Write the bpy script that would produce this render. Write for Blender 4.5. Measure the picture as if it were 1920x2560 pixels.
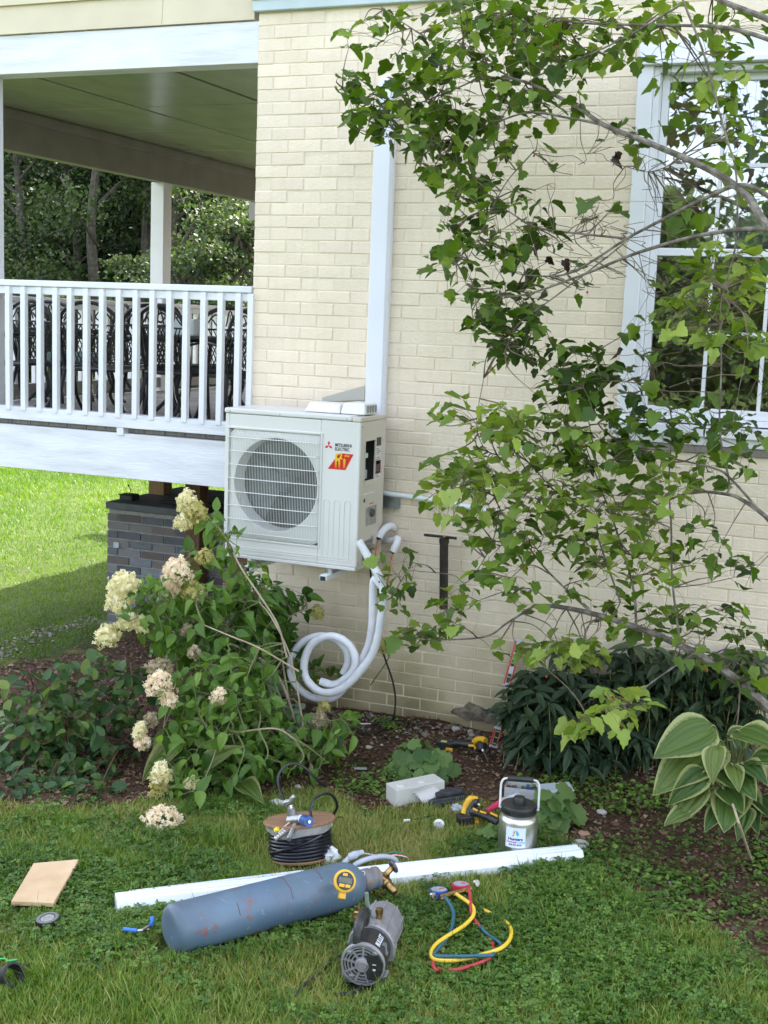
import bpy, math, random
import numpy as np
from mathutils import Vector, Matrix
random.seed(7); rng = np.random.default_rng(11)
R_ = math.radians
for o in list(bpy.data.objects): bpy.data.objects.remove(o)
sc = bpy.context.scene
col = sc.collection
# ------------------------------------------------------------------ camera, sky, sun, exposure
F = 3207.0; CX, CY = 960.0, 1280.0
def _n(v): return v/np.linalg.norm(v)
_A = np.array([2306-CX, -(850-CY), -F]); _B = np.array([-6930-CX, -(501-CY), -F])
_Y = _n(_A); _Z = _n(np.cross(_A, _B)); _Z = _Z if _Z[1] > 0 else -_Z
RW = np.array([np.cross(_Y, _Z), _Y, _Z])
CAM = np.array([0, -6.52, 2.30])
cd = bpy.data.cameras.new('camera'); cam = bpy.data.objects.new('camera', cd); col.objects.link(cam)
M = Matrix([list(r) for r in RW]).to_4x4(); M.translation = Vector(CAM)
cam.matrix_world = M
cd.sensor_fit = 'VERTICAL'; cd.sensor_height = 36; cd.lens = F/2560*36; cd.clip_end = 600; cd.clip_start = .05
sc.camera = cam
SUN_EL, SUN_AZ = 50, 5
w = bpy.data.worlds.new('World'); sc.world = w; w.use_nodes = True
nt = w.node_tree; bg = nt.nodes['Background']
sky = nt.nodes.new('ShaderNodeTexSky'); sky.sky_type = 'NISHITA'; sky.sun_disc = False
sky.sun_elevation = R_(SUN_EL); sky.sun_rotation = R_(SUN_AZ); sky.dust_density = 2.2; sky.air_density = 1.0; sky.ozone_density = 0.6
hsv = nt.nodes.new('ShaderNodeHueSaturation'); hsv.inputs['Saturation'].default_value = .50; nt.links.new(sky.outputs[0], hsv.inputs['Color']); nt.links.new(hsv.outputs[0], bg.inputs[0]); bg.inputs[1].default_value = 0.15
sd = Vector((math.sin(R_(SUN_AZ))*math.cos(R_(SUN_EL)), math.cos(R_(SUN_AZ))*math.cos(R_(SUN_EL)), math.sin(R_(SUN_EL))))
sl = bpy.data.lights.new('sun', 'SUN'); sl.energy = 3.0; sl.angle = R_(.5); sl.color = (1, .95, .86)
so = bpy.data.objects.new('sun', sl); so.rotation_euler = sd.to_track_quat('Z', 'Y').to_euler(); so.location = (0, 10, 20); col.objects.link(so)
sc.view_settings.view_transform = 'Standard'; sc.view_settings.look = 'None'; sc.view_settings.gamma = 1
sc.view_settings.exposure = 2.62
sc.render.engine = 'CYCLES'
sc.cycles.max_bounces = 7; sc.cycles.transparent_max_bounces = 12

# ------------------------------------------------------------------ placing helpers: a viewing ray met with a plane of the place
def ray(px, py): return RW@np.array([px-CX, -(py-CY), -F])
def atY(px, py, y=0.0):
    d = ray(px, py); return CAM+d*(y-CAM[1])/d[1]
def atX(px, py, x):
    d = ray(px, py); return CAM+d*(x-CAM[0])/d[0]
def atZ(px, py, z):
    d = ray(px, py); return CAM+d*(z-CAM[2])/d[2]
def sstep(a, b, v):
    t = np.clip((v-a)/(b-a), 0, 1); return t*t*(3-2*t)
def gz(x, y):
    b = .09*sstep(-1.3, -.1, y)*sstep(-4.4, -3.2, x)
    return b + .010*np.sin(x*5.1+1)*np.cos(y*4.3)+.006*np.sin(x*13+y*9)
def G(px, py, h=0.0):
    z = 0.0
    for _ in range(6):
        p = atZ(px, py, z+h); z = float(gz(p[0], p[1]))
    p = atZ(px, py, z+h); return p
def K(x, y): return x*1.15732, y*1.15732      # coordinates read on the 1659-wide view
def proj(P):
    c = (np.atleast_2d(P)-CAM)@RW
    return CX+F*c[:, 0]/-c[:, 2], CY-F*c[:, 1]/-c[:, 2], -c[:, 2]

# ------------------------------------------------------------------ materials
MATS = {}
def new_mat(name):
    m = bpy.data.materials.new(name); m.use_nodes = True
    return m, m.node_tree, m.node_tree.nodes['Principled BSDF']
def mat(name, c, rough=.6, metal=0, c2=None, scale=8, bump=0, bscale=None, spec=.5, detail=6, lo=.35, hi=.65, coat=0, trans=0, stretch=None, alpha=None, objrand=0):
    if name in MATS: return MATS[name]
    m, t, b = new_mat(name); N, L = t.nodes.new, t.links.new
    b.inputs['Base Color'].default_value = (*c, 1); b.inputs['Roughness'].default_value = rough
    b.inputs['Metallic'].default_value = metal; b.inputs['Specular IOR Level'].default_value = spec
    b.inputs['Coat Weight'].default_value = coat
    if trans: b.inputs['Transmission Weight'].default_value = trans
    if alpha is not None: b.inputs['Alpha'].default_value = alpha
    tc = N('ShaderNodeTexCoord'); out = tc.outputs['Object']
    if stretch:
        mp = N('ShaderNodeMapping'); mp.inputs['Scale'].default_value = stretch; L(out, mp.inputs[0]); out = mp.outputs[0]
    if c2:
        n = N('ShaderNodeTexNoise'); n.inputs['Scale'].default_value = scale; n.inputs['Detail'].default_value = detail; L(out, n.inputs['Vector'])
        r = N('ShaderNodeValToRGB'); r.color_ramp.elements[0].position = lo; r.color_ramp.elements[1].position = hi
        r.color_ramp.elements[0].color = (*c, 1); r.color_ramp.elements[1].color = (*c2, 1)
        L(n.outputs[0], r.inputs[0]); last = r.outputs[0]
        if objrand:
            oi = N('ShaderNodeObjectInfo'); mr = N('ShaderNodeMapRange'); mr.inputs[3].default_value = 1-objrand; mr.inputs[4].default_value = 1+objrand
            L(oi.outputs['Random'], mr.inputs[0]); hs = N('ShaderNodeHueSaturation'); L(mr.outputs[0], hs.inputs['Value']); L(last, hs.inputs['Color']); last = hs.outputs[0]
        L(last, b.inputs['Base Color'])
    if bump:
        n2 = N('ShaderNodeTexNoise'); n2.inputs['Scale'].default_value = bscale or scale*4; n2.inputs['Detail'].default_value = 5; L(out, n2.inputs['Vector'])
        bp = N('ShaderNodeBump'); bp.inputs['Strength'].default_value = bump; bp.inputs['Distance'].default_value = .01
        L(n2.outputs[0], bp.inputs['Height']); L(bp.outputs[0], b.inputs['Normal'])
    MATS[name] = m; return m
def leafmat(name, cols, trans=.35, rough=.5, edge=None):
    """colour from the per-leaf 'tint' attribute plus the object's random, light passing through the blade"""
    m, t, b = new_mat(name); N, L = t.nodes.new, t.links.new
    at = N('ShaderNodeAttribute'); at.attribute_name = 'tint'
    oi = N('ShaderNodeObjectInfo'); 
    ad = N('ShaderNodeMath'); ad.operation = 'MULTIPLY_ADD'; ad.inputs[1].default_value = .55
    L(oi.outputs['Random'], ad.inputs[0]); L(at.outputs['Fac'], ad.inputs[2])
    fr = N('ShaderNodeMath'); fr.operation = 'PINGPONG'; fr.inputs[1].default_value = 1; L(ad.outputs[0], fr.inputs[0])
    r = N('ShaderNodeValToRGB'); el = r.color_ramp.elements
    el[0].color = (*cols[0], 1); el[1].color = (*cols[-1], 1)
    for i, c in enumerate(cols[1:-1]):
        e = el.new((i+1)/(len(cols)-1)); e.color = (*c, 1)
    L(fr.outputs[0], r.inputs[0]); last = r.outputs[0]
    tc = N('ShaderNodeTexCoord'); n = N('ShaderNodeTexNoise'); n.inputs['Scale'].default_value = 45; L(tc.outputs['Object'], n.inputs['Vector'])
    mx = N('ShaderNodeMix'); mx.data_type = 'RGBA'; mx.blend_type = 'MULTIPLY'; mx.inputs[0].default_value = .45
    rr = N('ShaderNodeValToRGB'); rr.color_ramp.elements[0].color = (.6, .6, .6, 1); rr.color_ramp.elements[1].color = (1.3, 1.3, 1.2, 1)
    L(n.outputs[0], rr.inputs[0]); L(last, mx.inputs[6]); L(rr.outputs[0], mx.inputs[7]); last = mx.outputs[2]
    if edge:
        ae = N('ShaderNodeAttribute'); ae.attribute_name = 'edge'
        m2 = N('ShaderNodeMix'); m2.data_type = 'RGBA'; er = N('ShaderNodeValToRGB'); er.color_ramp.elements[0].position = .55; er.color_ramp.elements[1].position = .75
        ad2 = N('ShaderNodeMath'); ad2.operation = 'MULTIPLY_ADD'; n3 = N('ShaderNodeTexNoise'); n3.inputs['Scale'].default_value = 18; L(tc.outputs['Object'], n3.inputs['Vector'])
        ad2.inputs[1].default_value = .35; L(n3.outputs[0], ad2.inputs[0]); sb = N('ShaderNodeMath'); sb.operation = 'SUBTRACT'; sb.inputs[1].default_value = .17
        L(ae.outputs['Fac'], ad2.inputs[2]); L(ad2.outputs[0], sb.inputs[0]); L(sb.outputs[0], er.inputs[0])
        vs_ = N('ShaderNodeMath'); vs_.operation = 'MULTIPLY'; vs_.inputs[1].default_value = 34; L(ae.outputs['Fac'], vs_.inputs[0]); vn = N('ShaderNodeMath'); vn.operation = 'SINE'; L(vs_.outputs[0], vn.inputs[0])
        vr = N('ShaderNodeValToRGB'); vr.color_ramp.elements[0].color = (.84, .87, .82, 1); vr.color_ramp.elements[1].color = (1.12, 1.1, 1.05, 1); vr.color_ramp.elements[1].position = .35; L(vn.outputs[0], vr.inputs[0])
        m3 = N('ShaderNodeMix'); m3.data_type = 'RGBA'; m3.blend_type = 'MULTIPLY'; m3.inputs[0].default_value = 1; L(last, m3.inputs[6]); L(vr.outputs[0], m3.inputs[7]); last = m3.outputs[2]
        L(er.outputs[0], m2.inputs[0]); L(last, m2.inputs[6]); m2.inputs[7].default_value = (*edge, 1); last = m2.outputs[2]
    L(last, b.inputs['Base Color']); b.inputs['Roughness'].default_value = rough; b.inputs['Specular IOR Level'].default_value = .35
    if trans:
        tl = N('ShaderNodeBsdfTranslucent'); hs = N('ShaderNodeHueSaturation'); hs.inputs['Saturation'].default_value = 1.15; hs.inputs['Value'].default_value = 1.5
        L(last, hs.inputs['Color']); L(hs.outputs[0], tl.inputs[0])
        ms = N('ShaderNodeMixShader'); ms.inputs[0].default_value = trans
        L(b.outputs[0], ms.inputs[1]); L(tl.outputs[0], ms.inputs[2]); L(ms.outputs[0], t.nodes['Material Output'].inputs[0])
    return m

# ------------------------------------------------------------------ object helpers
def worldM(o):
    m = o.matrix_basis.copy()
    if o.parent: m = worldM(o.parent)@o.matrix_parent_inverse@m
    return m
def tag(o, label=None, cat=None, group=None, kind=None):
    if label: o['label'] = label
    if cat: o['category'] = cat
    if group: o['group'] = group
    if kind: o['kind'] = kind
    return o
def thing(name, label, cat, loc=(0, 0, 0), rot=None, group=None, kind=None):
    o = bpy.data.objects.new(name, None); o.empty_display_size = .1; col.objects.link(o)
    o.matrix_basis = Matrix.Translation(Vector(loc))@(rot.to_4x4() if rot is not None else Matrix.Identity(4))
    return tag(o, label, cat, group, kind)
def link(name, me, parent=None, world=True):
    o = bpy.data.objects.new(name, me); col.objects.link(o)
    if parent is not None:
        o.parent = parent
        if world: o.matrix_parent_inverse = worldM(parent).inverted()
    return o
class MB:
    def __init__(s, M=None): s.v = []; s.f = []; s.mi = []; s.M = M or Matrix.Identity(4); s.m = 0
    def add(s, vs, fs):
        k = len(s.v); s.v += [tuple(s.M@Vector(tuple(map(float, v)))) for v in vs]
        s.f += [tuple(i+k for i in f) for f in fs]; s.mi += [s.m]*len(fs); return s
    def box(s, a, b):
        x0, y0, z0 = [min(i, j) for i, j in zip(a, b)]; x1, y1, z1 = [max(i, j) for i, j in zip(a, b)]
        return s.add([(x0,y0,z0),(x1,y0,z0),(x1,y1,z0),(x0,y1,z0),(x0,y0,z1),(x1,y0,z1),(x1,y1,z1),(x0,y1,z1)],
                     [(0,3,2,1),(4,5,6,7),(0,1,5,4),(1,2,6,5),(2,3,7,6),(3,0,4,7)])
    def tube(s, pts, r, n=8, caps=True, closed=False):
        P = [Vector(tuple(map(float, p))) for p in pts]; m = len(P)
        rs = r if hasattr(r, '__len__') else [r]*m
        vs = []; up = None
        for i in range(m):
            if closed: t = P[(i+1) % m]-P[i-1]
            else: t = P[min(i+1, m-1)]-P[max(i-1, 0)]
            t = t.normalized() if t.length > 1e-9 else Vector((0, 0, 1))
            if up is None: up = t.orthogonal().normalized()
            up = up-t*up.dot(t)
            up = up.normalized() if up.length > 1e-6 else t.orthogonal().normalized()
            bn = t.cross(up)
            for k in range(n):
                a = 2*math.pi*k/n; vs.append(P[i]+(up*math.cos(a)+bn*math.sin(a))*rs[i])
        fs = []
        for i in range(m if closed else m-1):
            j = (i+1) % m
            for k in range(n):
                k2 = (k+1) % n; fs.append((i*n+k, i*n+k2, j*n+k2, j*n+k))
        if caps and not closed: fs += [tuple(range(n))[::-1], tuple(range((m-1)*n, m*n))]
        return s.add(vs, fs)
    def lathe(s, prof, n=32, c=(0, 0, 0), axis=(0, 0, 1), closed=False):
        q = Vector((0, 0, 1)).rotation_difference(Vector(axis)); c = Vector(c); vs = []
        for r, z in prof:
            for k in range(n):
                a = 2*math.pi*k/n; vs.append(c+q@Vector((r*math.cos(a), r*math.sin(a), z)))
        fs = []; m = len(prof)
        for i in range(m-1+(1 if closed else 0)):
            j = (i+1) % m
            for k in range(n):
                k2 = (k+1) % n; fs.append((i*n+k, i*n+k2, j*n+k2, j*n+k))
        if not closed: fs += [tuple(range(n))[::-1], tuple(range((m-1)*n, m*n))]
        return s.add(vs, fs)
    def prism(s, poly, h0, h1, T=None):
        T = T or Matrix.Identity(4); n = len(poly)
        vs = [T@Vector((x, y, h0)) for x, y in poly]+[T@Vector((x, y, h1)) for x, y in poly]
        return s.add(vs, [tuple(range(n))[::-1], tuple(range(n, 2*n))]+[(i, (i+1) % n, n+(i+1) % n, n+i) for i in range(n)])
    def ball(s, c, r, n=10, m=6, sq=(1, 1, 1)):
        vs = []; c = Vector(c)
        for i in range(m+1):
            a = math.pi*i/m
            for k in range(n):
                b = 2*math.pi*k/n; vs.append(c+Vector((r*sq[0]*math.sin(a)*math.cos(b), r*sq[1]*math.sin(a)*math.sin(b), r*sq[2]*math.cos(a))))
        return s.add(vs, [(i*n+k, (i+1)*n+k, (i+1)*n+(k+1) % n, i*n+(k+1) % n) for i in range(m) for k in range(n)])
    def mesh(s, name, mats, smooth=False):
        me = bpy.data.meshes.new(name); me.from_pydata(s.v, [], s.f)
        for m in (mats if isinstance(mats, (list, tuple)) else [mats]): me.materials.append(m)
        me.polygons.foreach_set('material_index', s.mi)
        if smooth:
            me.polygons.foreach_set('use_smooth', [True]*len(s.f))
        me.validate(); me.update()
        if smooth: me.set_sharp_from_angle(angle=R_(40))
        return me
    def build(s, name, mats, parent=None, smooth=False, bevel=0, world=True, seg=2):
        o = link(name, s.mesh(name, mats, smooth), parent, world)
        if bevel:
            b = o.modifiers.new('bevel', 'BEVEL'); b.width = bevel; b.segments = seg; b.limit_method = 'ANGLE'; b.angle_limit = R_(35); b.harden_normals = False
        return o
def spline(pts, k=6):
    P = [np.array(p, float) for p in pts]; P = [2*P[0]-P[1]]+P+[2*P[-1]-P[-2]]; out = []
    for i in range(1, len(P)-2):
        for j in range(k):
            t = j/k; a, b, c, d = P[i-1:i+3]
            out.append(.5*((2*b)+(-a+c)*t+(2*a-5*b+4*c-d)*t*t+(-a+3*b-3*c+d)*t**3))
    out.append(P[-2]); return out
def text(s, size, M4, m, parent, name='lettering', depth=.0006, shear=0, bold=0, sx=1):
    cu = bpy.data.curves.new(name, 'FONT'); cu.body = s; cu.size = size; cu.extrude = depth; cu.shear = shear; cu.offset = bold; cu.resolution_u = 3
    cu.align_x = 'CENTER'; cu.align_y = 'CENTER'
    t = bpy.data.objects.new('tmp', cu); col.objects.link(t)
    me = bpy.data.meshes.new_from_object(t, depsgraph=bpy.context.evaluated_depsgraph_get())
    bpy.data.objects.remove(t); me.name = name
    q = np.array([v.co[:2] for v in me.vertices]); ct_ = (q.min(0)+q.max(0))/2; me.transform(Matrix.Translation((-ct_[0], -ct_[1], 0)))
    me.transform(M4@Matrix.Diagonal((sx, 1, 1, 1))); me.materials.clear(); me.materials.append(m)
    return link(name, me, parent)
# big instanced-by-hand meshes (numpy)
def bake(name, tv, tt, pos, rot, scl, tint, m, parent=None, edge=None, smooth=False):
    tv = np.asarray(tv, float); tt = np.asarray(tt, int); N = len(pos); nv = len(tv)
    scl = np.asarray(scl, float); scl = scl[:, None]*np.ones(3) if scl.ndim == 1 else scl
    V = np.einsum('nij,nvj->nvi', rot, tv[None]*scl[:, None, :])+pos[:, None, :]
    T = (tt[None]+(np.arange(N)*nv)[:, None, None]).reshape(-1, 3)
    return tri_mesh(name, V.reshape(-1, 3), T, np.repeat(tint, nv), m, parent, None if edge is None else np.tile(edge, N), smooth)
def tri_mesh(name, V, T, tint, m, parent=None, edge=None, smooth=False, as_mesh=False):
    me = bpy.data.meshes.new(name); me.vertices.add(len(V)); me.vertices.foreach_set('co', V.astype(np.float32).ravel())
    me.loops.add(len(T)*3); me.loops.foreach_set('vertex_index', T.astype(np.int32).ravel())
    me.polygons.add(len(T)); me.polygons.foreach_set('loop_start', (np.arange(len(T))*3).astype(np.int32))
    if smooth: me.polygons.foreach_set('use_smooth', np.ones(len(T), bool))
    me.update(calc_edges=True)
    a = me.attributes.new('tint', 'FLOAT', 'POINT'); a.data.foreach_set('value', np.asarray(tint, np.float32))
    if edge is not None:
        a = me.attributes.new('edge', 'FLOAT', 'POINT'); a.data.foreach_set('value', np.asarray(edge, np.float32))
    me.materials.append(m)
    return me if as_mesh else link(name, me, parent)
def orient(d, nrm):
    """columns x, y(tip), z(normal)"""
    d = d/np.linalg.norm(d, axis=1, keepdims=True)
    x = np.cross(d, nrm); x /= (np.linalg.norm(x, axis=1, keepdims=True)+1e-9)
    z = np.cross(x, d)
    return np.stack([x, d, z], axis=2)
def fan(outline, zc=0.0, curve=.25, fold=.25, spine=(0, .5)):
    """leaf from an outline (half is mirrored by caller); centre fan, folded along the midrib and drooping"""
    pts = [(spine[0], spine[1])]+list(outline); v = []
    for x, y in pts: v.append((x, y, fold*abs(x)-curve*y*y))
    n = len(outline); t = [(0, i+1, (i+1) % n+1) for i in range(n)]
    return np.array(v), np.array(t)
def sym(h): return h+[(-x, y) for x, y in h[::-1] if abs(x) > 1e-6]
LOBED = fan(sym([(0, .02), (.2, -.06), (.36, .0), (.40, .16), (.52, .40), (.47, .52), (.30, .60), (.30, .74), (.20, .88), (0, 1)]), fold=.38, curve=.42, spine=(0, .38))
LOBED2 = fan([(0, .03), (.18, -.04), (.38, .02), (.36, .17), (.56, .30), (.47, .44), (.33, .52), (.36, .68), (.2, .8), (.08, 1.02), (-.06, .86), (-.24, .82), (-.28, .62), (-.42, .55), (-.40, .36), (-.50, .18), (-.34, .04), (-.16, -.05)], fold=.4, curve=.4, spine=(0, .36))
OVATE = fan(sym([(0, 0), (.2, .1), (.3, .3), (.28, .52), (.16, .78), (0, 1)]), fold=.45, curve=.3, spine=(0, .45))
OVAL = fan(sym([(0, 0), (.22, .12), (.33, .4), (.28, .7), (.12, .93), (0, 1)]), fold=.3, curve=.15, spine=(0, .5))
LANCE = fan(sym([(0, 0), (.1, .15), (.16, .4), (.12, .68), (0, 1)]), fold=.5, curve=.35, spine=(0, .45))
QUADL = (np.array([(0, 0, 0), (.38, .4, .08), (0, 1, -.1), (-.38, .5, .08)]), np.array([(0, 1, 2), (0, 2, 3)]))
BLADE = (np.array([(-.5, 0, 0), (.5, 0, 0), (.42, .18, .5), (-.42, .18, .5), (0, .6, 1)]), np.array([(0, 1, 2), (0, 2, 3), (3, 2, 4)]))
def clover_t():
    v = [(0, 0, 0)]; t = []
    for k in range(3):
        a = k*2*math.pi/3; c, s = math.cos(a), math.sin(a); b = len(v)
        for x, y, z in [(.0, .05, 0), (.42, .45, .16), (.34, .92, .1), (0, .86, .02), (-.34, .92, .1), (-.42, .45, .16)]:
            v.append((x*c-y*s, x*s+y*c, z))
        t += [(b, b+1, b+3), (b+1, b+2, b+3), (b, b+3, b+5), (b+3, b+4, b+5)]
    return np.array(v), np.array(t)
CLOVER = clover_t()
def leaf_mesh(name, tmpl, m, tint=.5, edge=None):
    return tri_mesh(name, tmpl[0], tmpl[1], np.full(len(tmpl[0]), tint), m, as_mesh=True, edge=edge)
def leaves(parent, tmpl, m, pos, rot, scl, tint, limit=300, stuff='foliage', each='leaf'):
    """the ones that show largest are parts of their own, the rest one mass"""
    px, py, dz = proj(pos)
    vis = (px > -40) & (px < 1960) & (py > -40) & (py < 2600)
    score = np.where(vis, scl/dz*(0.3+np.abs(np.einsum('ni,ni->n', rot[:, :, 2], _v(pos)))), 0)
    idx = np.argsort(-score); big = idx[:limit]; rest = idx[limit:]
    meshes = [leaf_mesh(each, tmpl, m, t) for t in (.1, .35, .6, .85)]
    for i in big:
        me = meshes[min(3, int(tint[i]*4)) if tint[i] < 1 else 3]
        o = bpy.data.objects.new(each, me); col.objects.link(o); o.parent = parent; o.matrix_parent_inverse = worldM(parent).inverted()
        mm = Matrix([list(r) for r in rot[i]*scl[i]]).to_4x4(); mm.translation = Vector(pos[i]); o.matrix_basis = mm
    if len(rest):
        o = bake(stuff, *tmpl, pos[rest], rot[rest], scl[rest], tint[rest], m, parent); o['kind'] = 'stuff'
def _v(pos):
    d = CAM-pos; return d/np.linalg.norm(d, axis=1, keepdims=True)
def vnoise(x, y, s=1.0, seed=0):
    x = x*s+seed*17.3; y = y*s-seed*9.1
    def h(i, j): return np.modf(np.sin(i*127.1+j*311.7)*43758.5453)[0] % 1.0
    i, j = np.floor(x), np.floor(y); u, v = x-i, y-j; u = u*u*(3-2*u); v = v*v*(3-2*v)
    return (h(i, j)*(1-u)+h(i+1, j)*u)*(1-v)+(h(i, j+1)*(1-u)+h(i+1, j+1)*u)*v
def fbm(x, y, s=1.0, seed=0): return (vnoise(x, y, s, seed)+.5*vnoise(x, y, s*2.1, seed+1)+.25*vnoise(x, y, s*4.3, seed+2))/1.75
def inpoly(x, y, poly):
    c = np.zeros(len(x), bool); j = len(poly)-1
    for i in range(len(poly)):
        xi, yi = poly[i]; xj, yj = poly[j]
        c ^= ((yi > y) != (yj > y)) & (x < (xj-xi)*(y-yi)/(yj-yi+1e-12)+xi); j = i
    return c

# colours
white = mat('white_paint', (.78, .78, .83), .45, c2=(.71, .71, .755), scale=3, bump=.05, bscale=60)
weathered = mat('weathered_white_paint', (.77, .775, .85), .55, c2=(.58, .585, .62), scale=2.2, bump=.25, bscale=14, stretch=(1, 4, 6), lo=.42, hi=.75)
cream = mat('cream_siding_paint', (.66, .58, .42), .6, c2=(.6, .52, .38), scale=4)
black = mat('black_plastic', (.012, .012, .013), .4, c2=(.03, .03, .03), scale=20)
rubber = mat('black_rubber', (.015, .015, .016), .65)
iron = mat('black_wrought_iron', (.012, .012, .014), .45, metal=.3, c2=(.03, .03, .03), scale=30)
steel = mat('brushed_steel', (.55, .54, .52), .3, metal=1, c2=(.42, .41, .4), scale=40)
zinc = mat('galvanised_steel', (.5, .51, .52), .45, metal=.9, c2=(.35, .36, .37), scale=25)
brass = mat('worn_brass', (.45, .29, .12), .35, metal=1, c2=(.25, .16, .08), scale=60)
copper = mat('bright_copper', (.8, .42, .22), .25, metal=1, c2=(.65, .33, .17), scale=60)
bark = mat('grey_bark', (.10, .08, .065), .85, c2=(.24, .215, .18), scale=25, bump=.6, bscale=120, lo=.4, hi=.62)
twigm = mat('twig_bark', (.10, .065, .05), .8, c2=(.2, .15, .11), scale=30)
yellowp = mat('yellow_tool_plastic', (.75, .42, .02), .45, c2=(.65, .36, .02), scale=30)
redp = mat('red_plastic', (.55, .03, .02), .4)
bluep = mat('blue_plastic', (.02, .1, .42), .4)

# ================================================================== GROUND
def dist_poly(x, y, pts):
    d = np.full(x.shape, 1e9)
    for (ax, ay), (bx, by) in zip(pts[:-1], pts[1:]):
        t = np.clip(((x-ax)*(bx-ax)+(y-ay)*(by-ay))/((bx-ax)**2+(by-ay)**2), 0, 1)
        d = np.minimum(d, np.hypot(x-ax-t*(bx-ax), y-ay-t*(by-ay)))
    return d
# the planting bed along the wall: everything inside this outline is soil
BED = [(-5.55, -.75), (-5.5, -1.35), (-4.6, -1.6), (-3.95, -1.85), (-3.45, -1.93), (-3.15, -1.6), (-2.85, -1.32), (-2.62, -1.15), (-2.3, -1.2), (-2.0, -1.05),
       (-1.65, -1.0), (-1.3, -1.12), (-1.0, -1.38), (-.7, -1.66), (-.3, -1.88), (.5, -2.1), (2, -2.2), (2, 1.5), (-3.4, 2.2), (-4.6, 2.2), (-5.1, 1.0), (-5.15, .3), (-5.3, -.2)]
def soil_at(x, y):
    x = np.atleast_1d(x).astype(float); y = np.atleast_1d(y).astype(float)
    n = (fbm(x, y, 3.2, 3)-.5)*.55+(fbm(x, y, 11, 5)-.5)*.22
    d = dist_poly(x, y, BED+[BED[0]]); ins = inpoly(x, y, BED)
    return sstep(-.14, .14, np.where(ins, d, -d)+n*.55)
def axis_pts(a, b, fa, fb, fine, coarse):
    return np.unique(np.round(np.concatenate([np.arange(fa, fb, fine), -np.geomspace(.2, fa-a, 26)+fa if a < fa else [], np.geomspace(.2, b-fb, 26)+fb]), 4))
gx = axis_pts(-160, 160, -7.5, 1.5, .045, 1); gy = axis_pts(-160, 160, -4.2, 3.5, .045, 1)
X, Yg = np.meshgrid(gx, gy); nx, ny = len(gx), len(gy)
Zg = gz(X, Yg)+(fbm(X, Yg, 9, 1)-.5)*.022*((X > -8)&(X < 2)&(Yg > -4.5)&(Yg < 4))
V = np.stack([X, Yg, Zg], -1).reshape(-1, 3)
i = np.arange(nx-1)[None]+nx*np.arange(ny-1)[:, None]; i = i.ravel()
T = np.concatenate([np.stack([i, i+1, i+nx+1], 1), np.stack([i, i+nx+1, i+nx], 1)])
gm, t, b = new_mat('earth_and_turf'); N, L = t.nodes.new, t.links.new
at = N('ShaderNodeAttribute'); at.attribute_name = 'tint'; tc = N('ShaderNodeTexCoord')
def noise_ramp(sc_, c1, c2, lo=.35, hi=.65, det=8):
    n = N('ShaderNodeTexNoise'); n.inputs['Scale'].default_value = sc_; n.inputs['Detail'].default_value = det; L(tc.outputs['Object'], n.inputs['Vector'])
    r = N('ShaderNodeValToRGB'); r.color_ramp.elements[0].position = lo; r.color_ramp.elements[1].position = hi
    r.color_ramp.elements[0].color = (*c1, 1); r.color_ramp.elements[1].color = (*c2, 1); L(n.outputs[0], r.inputs[0]); return r.outputs[0]
def mixc(f, a, b_, mode='MIX'):
    m_ = N('ShaderNodeMix'); m_.data_type = 'RGBA'; m_.blend_type = mode
    L(f, m_.inputs[0]) if not isinstance(f, float) else setattr(m_.inputs[0], 'default_value', f)
    L(a, m_.inputs[6]); L(b_, m_.inputs[7]); return m_.outputs[2]
soil = mixc(.5, noise_ramp(55, (.03, .02, .014), (.13, .08, .052)), noise_ramp(6, (.045, .03, .02), (.12, .065, .04)))
turf = mixc(.6, noise_ramp(1.6, (.045, .075, .016), (.08, .12, .024)), noise_ramp(70, (.03, .04, .012), (.10, .13, .03)))
moss = noise_ramp(40, (.14, .14, .025), (.27, .25, .06))
mf = noise_ramp(4.5, (0, 0, 0), (1, 1, 1), .52, .66)
base = mixc(at.outputs['Fac'], turf, soil)
# moss creeps where bed and lawn meet
am = N('ShaderNodeMath'); am.operation = 'MULTIPLY'; s1 = N('ShaderNodeMath'); s1.operation = 'SUBTRACT'; s1.inputs[0].default_value = 1; L(at.outputs['Fac'], s1.inputs[1])
L(at.outputs['Fac'], am.inputs[0]); L(s1.outputs[0], am.inputs[1]); a4 = N('ShaderNodeMath'); a4.operation = 'MULTIPLY'; a4.inputs[1].default_value = 3.4; a4.use_clamp = True; L(am.outputs[0], a4.inputs[0])
a5 = N('ShaderNodeMath'); a5.operation = 'MULTIPLY'; L(a4.outputs[0], a5.inputs[0]); L(mf, a5.inputs[1])
L(mixc(a5.outputs[0], base, moss), b.inputs['Base Color']); b.inputs['Roughness'].default_value = .95; b.inputs['Specular IOR Level'].default_value = .15
nb = N('ShaderNodeTexNoise'); nb.inputs['Scale'].default_value = 90; nb.inputs['Detail'].default_value = 8; L(tc.outputs['Object'], nb.inputs['Vector'])
bp = N('ShaderNodeBump'); bp.inputs['Strength'].default_value = .9; bp.inputs['Distance'].default_value = .015; L(nb.outputs[0], bp.inputs['Height']); L(bp.outputs[0], b.inputs['Normal'])
g = tri_mesh('ground', V, T, soil_at(V[:, 0], V[:, 1]), gm, smooth=True); tag(g, 'lawn and brown planting bed ground under everything', kind='structure')

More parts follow.
